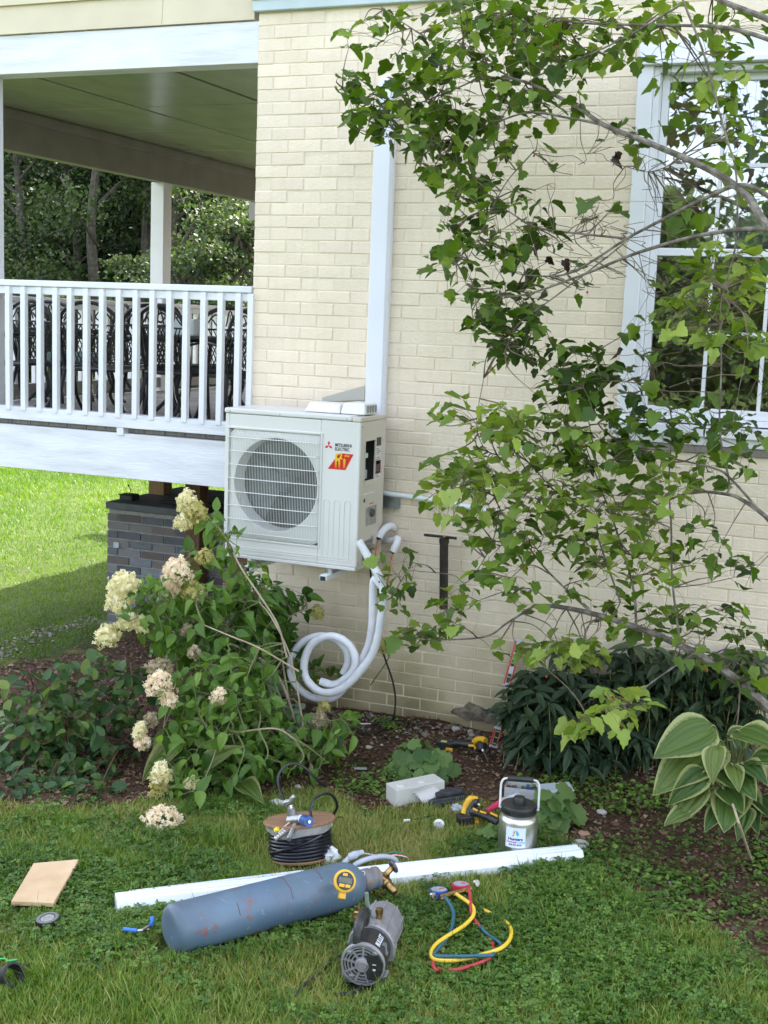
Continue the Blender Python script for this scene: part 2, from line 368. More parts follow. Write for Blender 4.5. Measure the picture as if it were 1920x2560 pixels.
# ================================================================== HOUSE
WX0 = -3.525; WX1 = 2.6                        # the brick wall's left corner and its far right
house = thing('brick_house', 'cream painted brick house wall with a tall white window and light blue trim', 'house', (-1, 1, 0))
def Wz(px, py, y=0.0): return float(atY(px, py, y)[2])
CRS = .0677; ZREF = Wz(810, 570)
wx0, wx1 = -1.405, -.30                        # window opening
wz0, wz1 = 1.80, 3.70
pm = mat('painted_brick_cream', (.84, .715, .58), .62, c2=(.79, .67, .535), scale=2.5, bump=.35, bscale=70, objrand=.045)
# damp and moss stain near the foot of the wall (own colour of the wall)
def add_stain(m, z0, z1, c, amt):
    t = m.node_tree; N, L = t.nodes.new, t.links.new; b = t.nodes['Principled BSDF']
    src = b.inputs['Base Color'].links[0].from_socket
    ge = N('ShaderNodeNewGeometry'); sp = N('ShaderNodeSeparateXYZ'); L(ge.outputs['Position'], sp.inputs[0])
    n = N('ShaderNodeTexNoise'); n.inputs['Scale'].default_value = 3; n.inputs['Detail'].default_value = 8; L(ge.outputs['Position'], n.inputs['Vector'])
    ma = N('ShaderNodeMath'); ma.operation = 'MULTIPLY_ADD'; ma.inputs[1].default_value = -.75; L(n.outputs[0], ma.inputs[0]); L(sp.outputs[2], ma.inputs[2])
    mr = N('ShaderNodeMapRange'); mr.inputs[1].default_value = z0-.4; mr.inputs[2].default_value = z1-.4; mr.inputs[3].default_value = amt; mr.inputs[4].default_value = 0
    L(ma.outputs[0], mr.inputs[0]); mx = N('ShaderNodeMix'); mx.data_type = 'RGBA'; L(mr.outputs[0], mx.inputs[0]); L(src, mx.inputs[6]); mx.inputs[7].default_value = (*c, 1)
    L(mx.outputs[2], b.inputs['Base Color'])
def add_patches(m, c, amt, sc_=(1.3, 1.3, .7)):
    t = m.node_tree; N, L = t.nodes.new, t.links.new; b = t.nodes['Principled BSDF']; src = b.inputs['Base Color'].links[0].from_socket
    ge = N('ShaderNodeNewGeometry'); mp = N('ShaderNodeMapping'); mp.inputs['Scale'].default_value = sc_; L(ge.outputs['Position'], mp.inputs[0])
    n = N('ShaderNodeTexNoise'); n.inputs['Scale'].default_value = 2.2; n.inputs['Detail'].default_value = 10; n.inputs['Roughness'].default_value = .7; L(mp.outputs[0], n.inputs['Vector'])
    mr = N('ShaderNodeMapRange'); mr.inputs[1].default_value = .48; mr.inputs[2].default_value = .72; mr.inputs[4].default_value = amt; L(n.outputs[0], mr.inputs[0])
    mx = N('ShaderNodeMix'); mx.data_type = 'RGBA'; L(mr.outputs[0], mx.inputs[0]); L(src, mx.inputs[6]); mx.inputs[7].default_value = (*c, 1); L(mx.outputs[2], b.inputs['Base Color'])
add_patches(pm, (.66, .54, .39), .32); add_patches(pm, (.50, .42, .32), .20, (9, 9, 1.2))
add_stain(pm, .12, .85, (.34, .29, .12), .85)
add_stain(pm, -.1, .35, (.13, .10, .06), .95)
mortar = mat('painted_mortar', (.77, .67, .53), .75, c2=(.70, .60, .47), scale=8, bump=.4, bscale=60)
mb = MB()
YB = .003                                      # the joints lie behind the faces of the bricks
mb.box((WX0+.004, YB, -.3), (wx0, .30, 3.985)); mb.box((wx0, YB, -.3), (wx1, .30, wz0)); mb.box((wx0, YB, wz1), (wx1, .30, 3.985)); mb.box((wx1, YB, -.3), (WX1, .30, 3.985))
wall = mb.build('wall', mortar, house)
BL, BH, MJ = .203, CRS, .0040
cands = []
r0 = int((ZREF+.2)//CRS)+1
for r in range(-r0, 80):
    z0 = ZREF+r*CRS; z1 = z0+CRS-MJ
    if z1 > 3.95 or z0 < -.05: continue
    off = (r % 2)*BL/2; k = -1
    while True:
        a = WX0-BL+off+k*BL; bx = a+BL-MJ; k += 1
        if a > WX1-2.3: break
        a = max(a, WX0)
        if bx-a < .03: continue
        if z1 > wz0 and z0 < wz1:
            if bx > wx0 and a < wx1:
                if a < wx0-.03: bx = wx0
                elif bx > wx1+.03: a = wx1
                else: continue
        cands.append((a, bx, z0, z1))
def brick_verts(a, bx, z0, z1, s):
    j = lambda q: random.uniform(-q, q)
    yf = j(.0022); e = .0035
    v = [(a+j(.001), YB+.02, z0), (bx+j(.001), YB+.02, z0), (bx, YB+.02, z1), (a, YB+.02, z1),
         (a+e+j(.001), yf+j(.001), z0+e+j(.001)), (bx-e+j(.001), yf+j(.001), z0+e+j(.001)), (bx-e, yf+j(.001), z1-e+j(.001)), (a+e, yf+j(.001), z1-e+j(.001)),
         (a, yf+.004, z0), (bx, yf+.004, z0), (bx, yf+.004, z1), (a, yf+.004, z1)]
    return v, [(4,5,6,7), (8,9,5,4), (9,10,6,5), (10,11,7,6), (11,8,4,7), (0,1,9,8), (1,2,10,9), (2,3,11,10), (3,0,8,11)]
def score(c):
    px, py, dz = proj([((c[0]+c[1])/2, 0, (c[2]+c[3])/2)])
    if not (0 < px[0] < 1920 and 0 < py[0] < 2560): return 0
    s = 1/dz[0]*(c[1]-c[0])
    hid = (px[0] > 870 and py[0] < 1000 and px[0] < 1920) or (px[0] > 1050) or (px[0] > 560 and px[0] < 965 and 1010 < py[0] < 1420)
    return s*(.5 if hid else 1)
cands.sort(key=score, reverse=True)
shared = {}
rest = MB()
nb_ = 0
for c in cands:
    full = abs((c[1]-c[0])-(BL-MJ)) < .002
    if nb_ < 300:
        key = (round(c[1]-c[0], 3), random.randrange(6))
        if key not in shared:
            q = MB(); wd = c[1]-c[0]; q.add(*brick_verts(-wd/2, wd/2, -(BH-MJ)/2, (BH-MJ)/2, 0)); shared[key] = q.mesh('brick', pm)
        o = bpy.data.objects.new('brick', shared[key]); col.objects.link(o); o.parent = wall; o.matrix_parent_inverse = worldM(wall).inverted()
        o.location = ((c[0]+c[1])/2+random.uniform(-.0012, .0012), random.uniform(-.0012, .0012), (c[2]+c[3])/2+random.uniform(-.001, .001))
        o.rotation_euler = (0, random.gauss(0, .0035), 0); nb_ += 1
    else: rest.add(*brick_verts(*c, 0))
o = rest.build('brickwork', pm, wall); o['kind'] = 'stuff'
# return of the wall at its left corner (seen edge on) and the body of the house behind
mb = MB(); mb.box((WX0+.004, .302, -.3), (-3.25, 9, 3.985)); mb.build('side_wall', mortar, house)
mb = MB(); mb.box((-3.249, 8.7, -.3), (2.6, 9, 7.2)); mb.box((2.3, .302, -.3), (2.6, 8.69, 3.985)); mb.build('back_wall', cream, house)
mb = MB(); mb.box((-5.6, .02, 4.24), (2.6, .3, 7.2)); mb.box((-5.6, .302, 4.24), (-5.35, 8.69, 7.2)); mb.box((2.3, .302, 4.24), (2.6, 8.69, 7.2)); mb.build('upper_wall', cream, house)
mb = MB(); mb.add([(-5.75, -.5, 7.2), (3.1, -.5, 7.2), (3.1, 9.5, 7.2), (-5.75, 9.5, 7.2), (-2.2, 4.5, 9.3), (-.6, 4.5, 9.3)], [(0,3,2,1), (0,1,5,4), (1,2,5), (2,3,4,5), (3,0,4)])
mb.build('roof', mat('asphalt_shingle', (.06, .06, .065), .9, c2=(.09, .09, .09), scale=30), house)
mb = MB(); mb.box((-3.24, .31, 1.2), (2.29, 8.6, 1.25)); mb.build('floor', mat('dark_floor', (.05, .035, .025), .5), house)
# trim band over the brick
trim = mat('light_blue_trim_paint', (.52, .6, .64), .45, c2=(.46, .54, .58), scale=5)
zt = Wz(640, 32)
mb = MB(); mb.box((WX0-.022, -.035, zt), (WX1, .02, zt+.06)); mb.box((WX0-.035, -.05, zt+.06), (WX1, .02, zt+.10)); mb.box((WX0-.015, -.03, zt+.10), (WX1, .02, zt+.30)); mb.build('frieze', trim, house, bevel=.004)
# lap siding boards above the porch beam
zb = Wz(0, 89)
for k in range(3):
    mb = MB(); z0 = zb+.006+k*.165
    for a_, b_ in ((-8.0, -5.43), (-5.427, -4.15), (-4.147, WX0-.03)):
        mb.add([(a_, .0, z0), (b_, .0, z0), (b_, .018, z0+.166), (a_, .018, z0+.166), (a_, .03, z0), (b_, .03, z0), (b_, .03, z0+.166), (a_, .03, z0+.166)], [(0,1,2,3), (5,4,7,6), (0,4,5,1), (2,6,7,3), (0,3,7,4), (1,5,6,2)])
    mb.build('siding_board', cream, house)

# window
win = MB()
zs = 1.80
def rectframe(m, x0, x1, z0, z1, wd, y0, y1, bot=None):
    bt = bot or wd
    m.box((x0, y0, z0), (x0+wd, y1, z1)); m.box((x1-wd, y0, z0), (x1, y1, z1)); m.box((x0+wd, y0, z1-wd), (x1-wd, y1, z1)); m.box((x0+wd, y0, z0), (x1-wd, y1, z0+bt))
win.box((wx0, -.022, 1.84), (wx0+.075, .05, 3.60)); win.box((wx1-.075, -.022, 1.84), (wx1, .05, 3.60))
win.box((wx0, -.024, 3.603), (wx1, .05, wz1-.005)); win.box((wx0+.02, -.05, 3.575), (wx1-.02, .05, 3.602))
window = win.build('window', white, house, bevel=.004)
m = MB(); rectframe(m, wx0+.0755, wx1-.0755, 1.845, 3.573, .03, .0, .12); m.build('jamb', white, window, bevel=.003)
m = MB(); m.box((wx0-.03, -.06, 1.785), (wx1+.03, .06, 1.838)); m.box((wx0-.01, -.03, 1.74), (wx1+.01, .05, 1.784)); m.build('sill', white, window, bevel=.004)
m = MB(); m.box((wx0-.04, -.02, 1.70), (wx1+.04, .05, 1.738)); m.build('stone_ledge', mat('grey_stone', (.28, .25, .22), .8, c2=(.2, .18, .16), scale=20, bump=.3), window, bevel=.003)
sx0, sx1 = wx0+.107, wx1-.107
zm = Wz(1700, 632, .03)
glass, t, b = new_mat('window_glass'); N, L = t.nodes.new, t.links.new
gl = N('ShaderNodeBsdfGlossy'); gl.inputs['Roughness'].default_value = .012; gl.inputs['Color'].default_value = (.9, .93, 1, 1)
tr = N('ShaderNodeBsdfTransparent'); tr.inputs[0].default_value = (.75, .78, .78, 1); lw = N('ShaderNodeFresnel'); lw.inputs[0].default_value = 1.9
mr = N('ShaderNodeMath'); mr.operation = 'MULTIPLY_ADD'; mr.inputs[1].default_value = 1.0; mr.inputs[2].default_value = .09; L(lw.outputs[0], mr.inputs[0])
ms = N('ShaderNodeMixShader'); L(mr.outputs[0], ms.inputs[0]); L(tr.outputs[0], ms.inputs[1]); L(gl.outputs[0], ms.inputs[2]); L(ms.outputs[0], t.nodes['Material Output'].inputs[0])
for z0, z1, y in ((1.876, zm+.02, .03), (zm-.02, 3.542, .065)):
    m = MB(); rectframe(m, sx0, sx1, z0, z1, .035, y, y+.032, .045); sash = m.build('sash', white, window, bevel=.003)
    a0, a1, c0, c1 = sx0+.035, sx1-.035, z0+.045, z1-.035
    m = MB(); nc = 3
    wq = (a1-a0)/nc
    for k in range(1, nc):
        m.box((a0+k*wq-.009, y+.002, c0), (a0+k*wq+.009, y+.012, c1))
    zmid = (c0+c1)/2; 
    for k in range(nc): m.box((a0+k*wq+(.0095 if k else 0), y+.003, zmid-.009), (a0+(k+1)*wq-(.0095 if k < nc-1 else 0), y+.012, zmid+.009))
    m.build('muntin', white, window)
    m = MB(); m.box((a0, y+.016, c0), (a1, y+.020, c1)); m.build('pane', glass, window)
cur = mat('sheer_curtain', (.75, .75, .72), .8)
m = MB()
for s0, s1 in ((sx0+.32, sx1+.1),):
    n = 40
    vs = [(s0+(s1-s0)*i/n, .2+.02*math.sin(i*1.7), z) for z in (2.72, 3.6) for i in range(n+1)]
    m.add(vs, [(i, i+1, n+2+i, n+1+i) for i in range(n)])
m.build('curtain', cur, window)
m = MB(); m.box((wx0+.05, .13, 1.84), (wx1-.05, .30, 1.86)); m.build('inner_sill', white, window)

# ================================================================== PORCH
porch = thing('covered_porch', 'raised white porch with railing and green tinted panelled ceiling left of the house', 'porch', (-4.5, 1.5, 1.6))
PX0 = -6.20; PF = -5.40; FY = .015
zbb = Wz(0, 185); zbt = zb
m = MB(); m.box((PX0-2.6, FY, zbb), (WX0-.004, FY+.14, zbt)); m.build('front_beam', weathered, porch, bevel=.004)
CZ = 3.70                                         # ceiling height
bounce_c = mat('porch_ceiling_green_bounce', (.26, .29, .19), .25, c2=(.21, .24, .15), scale=2.5, stretch=(2.5, 1, 1), bump=.03, spec=.6)  # green lawn bounce and shade put into the ceiling's base colour
xs = sorted([float(atZ(110, 200, CZ)[0]), float(atZ(451, 184, CZ)[0])]); print('ceiling seams', xs)
xe = [PX0-.3, PX0+.03, xs[0], xs[1], WX0-.004]
ys_ = [float(atZ(*q, CZ)[1]) for q in ((350, 268), (465, 327), (560, 376))]; print('cross', ys_)
ye = [FY+.142]+ys_+[ys_[-1]+.9, ys_[-1]+1.8, 7.2]
m = MB(); m.box((PX0-.3, FY+.142, CZ+.02), (WX0-.004, 7.3, CZ+.10)); ceil = m.build('ceiling', mat('ceiling_gap', (.02, .02, .02), .9), porch)
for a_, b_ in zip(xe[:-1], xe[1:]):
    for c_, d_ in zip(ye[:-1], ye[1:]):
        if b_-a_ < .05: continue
        m = MB(); q = random.uniform(-.001, .001); m.box((a_+.016, c_+.008, CZ+q), (b_-.016, d_-.008, CZ+.018)); m.build('ceiling_panel', bounce_c, ceil, bevel=.006)
# side beam, far beam
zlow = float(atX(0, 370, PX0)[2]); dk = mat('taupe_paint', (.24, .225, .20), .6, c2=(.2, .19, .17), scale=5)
print('side beam low', zlow)
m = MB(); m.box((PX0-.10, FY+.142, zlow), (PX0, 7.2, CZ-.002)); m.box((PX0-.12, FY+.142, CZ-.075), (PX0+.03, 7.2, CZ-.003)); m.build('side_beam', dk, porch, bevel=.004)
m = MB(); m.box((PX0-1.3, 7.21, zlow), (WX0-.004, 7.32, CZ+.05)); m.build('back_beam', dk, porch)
# posts
DZ = 1.60                                        # deck top
def post(x0, x1, y0, y1, z0, z1, name='post', mm=white): 
    m = MB(); m.box((x0, y0, z0), (x1, y1, z1)); return m.build(name, mm, porch, bevel=.004)
p0 = atX(408, 600, PX0)                            # near right edge of the middle post on the left row
yp = float(p0[1])-.09
YP = float(atX(408, 600, PX0)[1])-.0
post(PX0-.13, PX0, YP, YP+.13, DZ, zlow)
post(PX0-.13, PX0, 7.0, 7.13, DZ, zlow)
post(float(atY(-60, 500, FY)[0]), float(atY(-22, 500, FY)[0]), FY+.01, FY+.12, DZ-.08, zbb)
# front railing
zr1 = Wz(300, 707); zr1 = Wz(0, 698)
m = MB(); m.box((PX0-.5, -.015, zr1-.038), (WX0-.004, .085, zr1)); m.build('handrail', white, porch, bevel=.006)
m = MB(); m.box((PX0-.5, .0, zr1-.085), (WX0-.004, .06, zr1-.040)); m.build('upper_rail', white, porch, bevel=.003)
zk1 = Wz(0, 1013); zk0 = Wz(0, 1045)
m = MB(); m.box((PX0-.5, -.012, zk0), (WX0-.004, .075, zk1)); m.build('lower_rail', weathered, porch, bevel=.004)
bpx = [18, 56, 96, 136, 172, 212, 252, 294, 336, 378, 420, 461, 505, 548, 592, 623]
bal = None
for p in bpx:
    x = float(atY(p, 860, -.02)[0])
    if bal is None:
        m = MB(); m.box((-.0165, -.017, zk1-.02), (.0165, .017, zr1-.041)); bal = m.mesh('baluster', white)
    o = link('baluster', bal, porch); o.location = (x, -.002+.0, 0)
    o.rotation_euler.z = random.gauss(0, .02)
m = MB(); x = float(atY(301, 1090, 0)[0]); m.box((x-.022, -.008, Wz(301, 1087)), (x+.025, .05, zk0)); m.build('rail_block', white, porch)
zq1 = Wz(0, 1059); zq0 = Wz(0, 1166)
m = MB(); m.box((PX0-2.6, FY-.012, zq0), (WX0-.004, FY+.03, zq1)); m.build('rim_board', weathered, porch, bevel=.003)
dw = mat('weathered_deck_board', (.27, .25, .24), .8, c2=(.2, .18, .17), scale=6, stretch=(12, 1, 1), bump=.3, objrand=.15)
x = PX0-.02
while x < WX0-.1:
    m = MB(); m.box((x, FY+.032, DZ-.03), (min(x+.134, WX0-.006), 7.2, DZ)); m.build('deck_board', dw, porch); x += .14
m = MB(); m.box((PX0-.05, FY+.031, DZ-.075), (WX0-.006, 7.15, DZ-.032)); m.build('deck_frame', mat('old_grey_timber', (.2, .17, .15), .85, c2=(.13, .11, .1), scale=12, stretch=(1, 8, 8), bump=.3), porch)
m = MB()
for y in np.arange(.5, 7.1, .42): m.box((PX0+.02, y, zq0+.03), (WX0-.006, y+.04, DZ-.077))
o = m.build('floor_joist', mat('dark_timber', (.10, .065, .045), .85, c2=(.05, .035, .025), scale=14), porch)
m = MB(); m.box((PX0-.05, FY+.032, zq0), (PX0-.021, 7.2, DZ)); m.build('side_rim_board', weathered, porch)
# left side railing running back
m = MB(); zs1 = float(atX(0, 728, PX0)[2]); zs1 = 2.37
m.box((PX0-.08, .15, zs1-.035), (PX0+.01, 7.1, zs1)); m.build('handrail', white, porch, bevel=.005)
m = MB(); m.box((PX0-.06, .15, zs1-.08), (PX0-.01, 7.1, zs1-.037)); m.build('upper_rail', white, porch)
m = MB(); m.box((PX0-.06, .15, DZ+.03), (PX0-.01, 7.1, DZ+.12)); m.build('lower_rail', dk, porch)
m = MB(); m.box((-.018, -.018, DZ+.121), (.018, .018, zs1-.081)); bm2 = m.mesh('baluster', white)
for y in np.arange(.26, 7.0, .118):
    if YP-.04 < y < YP+.16: continue
    o = link('baluster', bm2, porch); o.location = (PX0-.035, y, 0)
# back railing closing the porch
m = MB(); m.box((PX0+.02, 7.08, 2.3), (WX0-.006, 7.16, 2.375)); m.build('handrail', white, porch)
for x in np.arange(PX0+.1, WX0-.05, .118):
    o = link('baluster', bm2, porch); o.location = (x, 7.12, 0)
# timber posts below the deck
tim = mat('brown_treated_post', (.17, .085, .05), .8, c2=(.10, .05, .03), scale=10, stretch=(6, 6, .6), bump=.2)
tim2 = mat('light_treated_post', (.42, .27, .15), .8, c2=(.33, .2, .11), scale=10, stretch=(6, 6, .6))
a = atY(460, 1380, 1.05); b_ = atY(498, 1380, 1.05)
post(float(a[0]), float(b_[0]), 1.05, 1.165, -.05, zq0+.03, 'support_post', tim)
PT = float(atY(270, 1254, 1.20)[2])               # top of the brick pier
a = atY(371, 1230, 1.72); b_ = atY(409, 1230, 1.72)
post(float(a[0]), float(b_[0]), 1.72, 1.84, PT, zq0+.03, 'support_post', tim2)
post(-3.95, -3.83, .62, .74, -.05, zq0+.03, 'support_post', tim)

# grey brick pier under the porch
pier = thing('brick_pier', 'grey brick pier under the porch beside the lawn', 'brick pier', (-4.6, 1.2, 0))
gm2 = mat('grey_mortar', (.34, .33, .33), .9, c2=(.26, .25, .25), scale=20, bump=.4)
PXa, PXb = float(atY(268, 1400, 1.2)[0]), -3.53
print('pier', PXa, PT)
m = MB(); m.box((PXa+.008, 1.208, -.1), (PXb, 2.2, PT-.055)); core = m.build('core', gm2, pier)
m = MB(); m.box((PXa-.01, 1.19, PT-.05), (PXb, 2.22, PT)); m.build('cap', mat('slate_cap', (.12, .135, .16), .6, c2=(.08, .09, .105), scale=9, bump=.1), pier, bevel=.004)
gb = [mat('grey_brick_%d' % k, c, .85, c2=c2, scale=9, bump=.5, bscale=60, objrand=.25) for k, (c, c2) in enumerate([((.11, .125, .15), (.16, .17, .19)), ((.16, .155, .165), (.21, .20, .205)), ((.14, .12, .12), (.18, .155, .15)), ((.20, .215, .24), (.13, .14, .17))])]
pcs = {}
h = .0625; z = -.02; r = 0
while z < PT-.11:
    x = PXa-(.0965 if r % 2 else 0)
    while x < PXb:
        a = max(x, PXa); bb = min(x+.185, PXb)
        if bb-a > .03:
            key = (round(bb-a, 2), random.choice([0, 0, 0, 1, 1, 2, 3]))
            if key not in pcs:
                q = MB(); wd = bb-a; q.box((-wd/2, 0, 0), (wd/2, .09, h-.011)); pcs[key] = q.mesh('brick', gb[key[1]])
            o = bpy.data.objects.new('brick', pcs[key]); col.objects.link(o); o.parent = core; o.matrix_parent_inverse = worldM(core).inverted()
            o.location = ((a+bb)/2, 1.2+random.uniform(-.003, .002), z+random.uniform(-.0015, .0015)); o.rotation_euler = (0, random.gauss(0, .006), random.gauss(0, .008))
            bv = o.modifiers.new('bevel', 'BEVEL'); bv.width = .003; bv.segments = 1
        x += .193
    # header returns on the left side
    z += h; r += 1
m = MB(); m.box((PXa+.06, 1.19, PT-.33), (PXa+.105, 1.2, PT-.29)); m.build('chipped_face', mat('fresh_chip', (.5, .55, .6), .8), pier)

# ================================================================== TREES BEHIND
dbark = mat('dark_woodland_bark', (.045, .038, .03), .9, c2=(.10, .085, .07), scale=12, bump=.4)
ORD = 'first second third fourth fifth sixth seventh eighth ninth tenth eleventh twelfth thirteenth fourteenth fifteenth'.split()
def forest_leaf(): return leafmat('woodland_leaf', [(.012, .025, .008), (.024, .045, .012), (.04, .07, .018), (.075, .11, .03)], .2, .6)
def tree(x, y, hgt, rad, label, n, lm, r0=.14, low=.2, name='forest_tree', group='woodland trees beyond the lawn', bias=0, ls=.115, cat='tree'):
    t = thing(name, label, cat, (x, y, 0), group=group)
    pts = [(x+math.sin(k*1.3+x)*.10*k*.4, y+math.cos(k*1.1+y)*.1, -.1+hgt*k/7) for k in range(8)]
    m = MB(); m.tube(spline(pts, 3), [r0*(1-.8*i/21) for i in range(22)], 8)
    tr = m.build('trunk', dbark, t, smooth=True)
    mm = MB(); cent = []
    for k in range(16):
        a = random.uniform(0, 6.28); zz = hgt*random.uniform(low, .95); ln = rad*random.uniform(.5, 1)*(1-.3*zz/hgt)
        p0 = (x, y, zz*.9); p1 = (x+math.cos(a)*ln*.5, y+math.sin(a)*ln*.5, zz+.25*ln*.4); p2 = (x+math.cos(a)*ln, y+math.sin(a)*ln, zz+.2*ln)
        mm.tube(spline([p0, p1, p2], 3), [.045*(1-.13*i) for i in range(7)], 5); cent += [p1, p2, tuple((np.array(p1)+p2)/2)]
    mm.build('limb', dbark, t)
    cent = np.array(cent); ci = cent[rng.integers(len(cent), size=n)]
    d = rng.normal(size=(n, 3)); d /= np.linalg.norm(d, axis=1, keepdims=True); rr = rng.random(n)**.5*rad*.36
    pos = ci+d*rr[:, None]*np.array([1, 1, .6]); pos[:, 2] = np.abs(pos[:, 2])
    dr = rng.normal(size=(n, 3)); dr[:, 2] -= .4; nr = rng.normal(size=(n, 3))*.7+np.array([0, -.3, 1.])
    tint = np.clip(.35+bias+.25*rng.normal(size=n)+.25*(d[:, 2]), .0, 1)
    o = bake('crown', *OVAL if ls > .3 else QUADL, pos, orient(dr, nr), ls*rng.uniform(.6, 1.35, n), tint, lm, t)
wl = forest_leaf()
wl2 = leafmat('sunlit_leaf', [(.02, .04, .012), (.04, .068, .018), (.075, .11, .03), (.14, .18, .05)], .25, .6)
k = 0
for a in np.linspace(41.5, 26.5, 15):
    D = [19, 26, 22][k % 3]+random.uniform(-1.5, 1.5); ta = math.tan(R_(a))
    x, y = -ta*(D+6.5), D
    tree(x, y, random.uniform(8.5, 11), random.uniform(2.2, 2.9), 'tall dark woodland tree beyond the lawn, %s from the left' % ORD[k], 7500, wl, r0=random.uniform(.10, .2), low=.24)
    k += 1
for q_, (px_, D, h_) in enumerate(((150, 15.5, 2.7), (265, 17, 2.4), (335, 15, 3.4), (455, 13.5, 4.4), (520, 15, 4.9), (580, 14, 4.4), (640, 14.2, 4.2))):
    x = float(atY(px_, 700, D)[0])
    tree(x, D, h_, h_*.30, 'pale yellow green sapling before the woods, %s from the left' % ORD[q_], 3600, wl2, r0=.05, low=.2, name='young_tree', group='pale saplings at the edge of the woods', bias=-.12, ls=.085)
# far mass of the wood
n = 52000; aa = rng.uniform(R_(20), R_(48), n); Dd = 29+rng.normal(size=n)*1.6; pos = np.stack([-np.tan(aa)*(Dd+6.5), Dd, rng.uniform(0, 11.5, n)], 1)
o = bake('distant_woods', *QUADL, pos, orient(rng.normal(size=(n, 3)), rng.normal(size=(n, 3))*.6+[0, -.6, .8]), rng.uniform(.25, .6, n), np.clip(.25+.2*rng.normal(size=n), 0, 1), wl)
tag(o, 'dark mass of the wood behind the nearer trees', kind='stuff')
# woods and a hill on the other side of the yard, seen only in the window
n = 90000; px_ = rng.uniform(-34, 10, n); pos = np.stack([px_, -48+rng.normal(size=n)*3, rng.random(n)**.8*(6.6+1.2*np.sin(px_*.35)+1.0*np.sin(px_*.9)+.6*np.sin(px_*2.7))], 1)
o = bake('woods_behind_camera', *QUADL, pos, orient(rng.normal(size=(n, 3)), rng.normal(size=(n, 3))*.5+[0, .6, .7]), rng.uniform(.22, .5, n), np.clip(.3+.2*rng.normal(size=n), 0, 1), wl)
o.name = 'opposite_woods'; tag(o, 'wooded edge of the yard opposite the house', kind='stuff')

yl = leafmat('yard_tree_leaf', [(.02, .045, .012), (.05, .09, .02), (.09, .14, .03)], .3, .6)
for (x_, y_, h_, lab) in ((-5.5, -17, 9.5, 'left yard tree standing opposite the house behind the camera'), (1.5, -15, 8.5, 'middle yard tree standing opposite the house behind the camera'), (8, -14, 9, 'right yard tree standing opposite the house behind the camera')):
    tree(x_, y_, h_, 2.6, lab, 5200, yl, r0=.2, low=.3, name='yard_tree', group='yard trees opposite the house', ls=.2)
# ================================================================== PATIO FURNITURE ON THE PORCH
def make_chair():
    t = thing('patio_chair', 'x', 'chair', (0, 0, 0))
    def B(m, n, mm=iron, **k): return m.build(n, mm, t, world=False, **k)
    m = MB(); m.tube(spline([(-.19, -.2, .33), (.19, -.2, .33), (.2, .17, .32), (-.2, .17, .32)], 6)+[(-.19, -.2, .33)], .012, 6)
    for i in range(10): m.tube([(-.18+.04*i, -.19, .33), (-.18+.04*i, .17, .322)], .0028, 4)
    for i in range(9): m.tube([(-.19, -.18+.043*i, .33), (.19, -.18+.043*i, .33)], .0028, 4)
    B(m, 'seat')
    m = MB(); m.tube(spline([(-.19, .17, .32), (-.2, .21, .5), (-.18, .24, .66), (-.08, .255, .725), (0, .257, .735), (.08, .255, .725), (.18, .24, .66), (.2, .21, .5), (.19, .17, .32)], 5), .013, 6)
    m.tube([(-.19, .225, .60), (.19, .225, .60)], .006, 5)
    for s in (-1, 1): m.tube(spline([(s*.17, .23, .62), (s*.1, .243, .69), (s*.05, .238, .65), (s*.09, .236, .625), (s*.12, .24, .66)], 5), .005, 5)
    m.tube(spline([(-.03, .24, .62), (0, .25, .72), (.03, .24, .62)], 4), .005, 5); B(m, 'backrest', smooth=True)
    m = MB()
    for i in range(13):
        x0 = -.18+.03*i
        for s in (-1, 1):
            m.tube([(np.clip(x0, -.18, .18), .175, .35), (np.clip(x0+s*.12, -.18, .18), .222, .595)], .0036, 4)
    B(m, 'back_mesh')
    for s in (-1, 1):
        m = MB(); m.tube(spline([(s*.2, .2, .5), (s*.225, .08, .52), (s*.225, -.1, .51), (s*.215, -.19, .49), (s*.205, -.2, .42), (s*.19, -.19, .33)], 4), .009, 6); B(m, 'arm', smooth=True)
    for s in (-1, 1):
        m = MB(); m.tube(spline([(s*.19, -.19, .33), (s*.21, -.22, .2), (s*.2, -.2, .1), (s*.225, -.25, .0)], 4), .013, 6); m.ball((s*.225, -.25, .006), .014, 6, 4); B(m, 'leg', smooth=True)
        m = MB(); m.tube(spline([(s*.19, .17, .32), (s*.2, .2, .2), (s*.2, .24, .1), (s*.21, .33, .0)], 4), .013, 6); m.ball((s*.21, .33, .006), .014, 6, 4); B(m, 'leg', smooth=True)
    return t
def copy_tree(o, parent=None):
    c = o.copy(); col.objects.link(c); c.parent = parent
    for ch in [q for q in bpy.data.objects if q.parent == o]: copy_tree(ch, c)
    return c
ch0 = make_chair()
chairs = [(12, .35, 1.9, 'black wrought iron chair leftmost behind the railing, cut by the photo edge'),
          (88, .55, .25, 'black mesh back patio chair between the second and third baluster from the left'),
          (190, 1.15, 2.4, 'black patio chair turned sideways near the green cushion'),
          (262, .45, 3.3, 'black mesh back patio chair with its back to the railing, left of the white post'),
          (408, 1.15, 1.0, 'black patio chair standing under the white porch post'),
          (470, .55, 2.9, 'black patio chair with its back to the railing, right of the white post'),
          (560, .85, -.3, 'black mesh back patio chair near the house end of the railing'),
          (612, .45, .9, 'black patio chair against the brick house corner'),
          (140, .85, 3.0, 'black patio chair between the left table and the railing'),
          (330, .95, 4.2, 'black patio chair turned away just left of the white post'),
          (520, 1.5, 1.9, 'black patio chair behind the right patio table'),
          (230, 1.9, 5.0, 'black patio chair farthest back near the side railing')]
for i, (p, y, a, lab) in enumerate(chairs):
    c = ch0 if i == 0 else copy_tree(ch0)
    c.location = (float(atY(p, 900, y)[0]), y, DZ); c.rotation_euler.z = a; c['label'] = lab; c['group'] = 'wrought iron patio chairs on the porch'
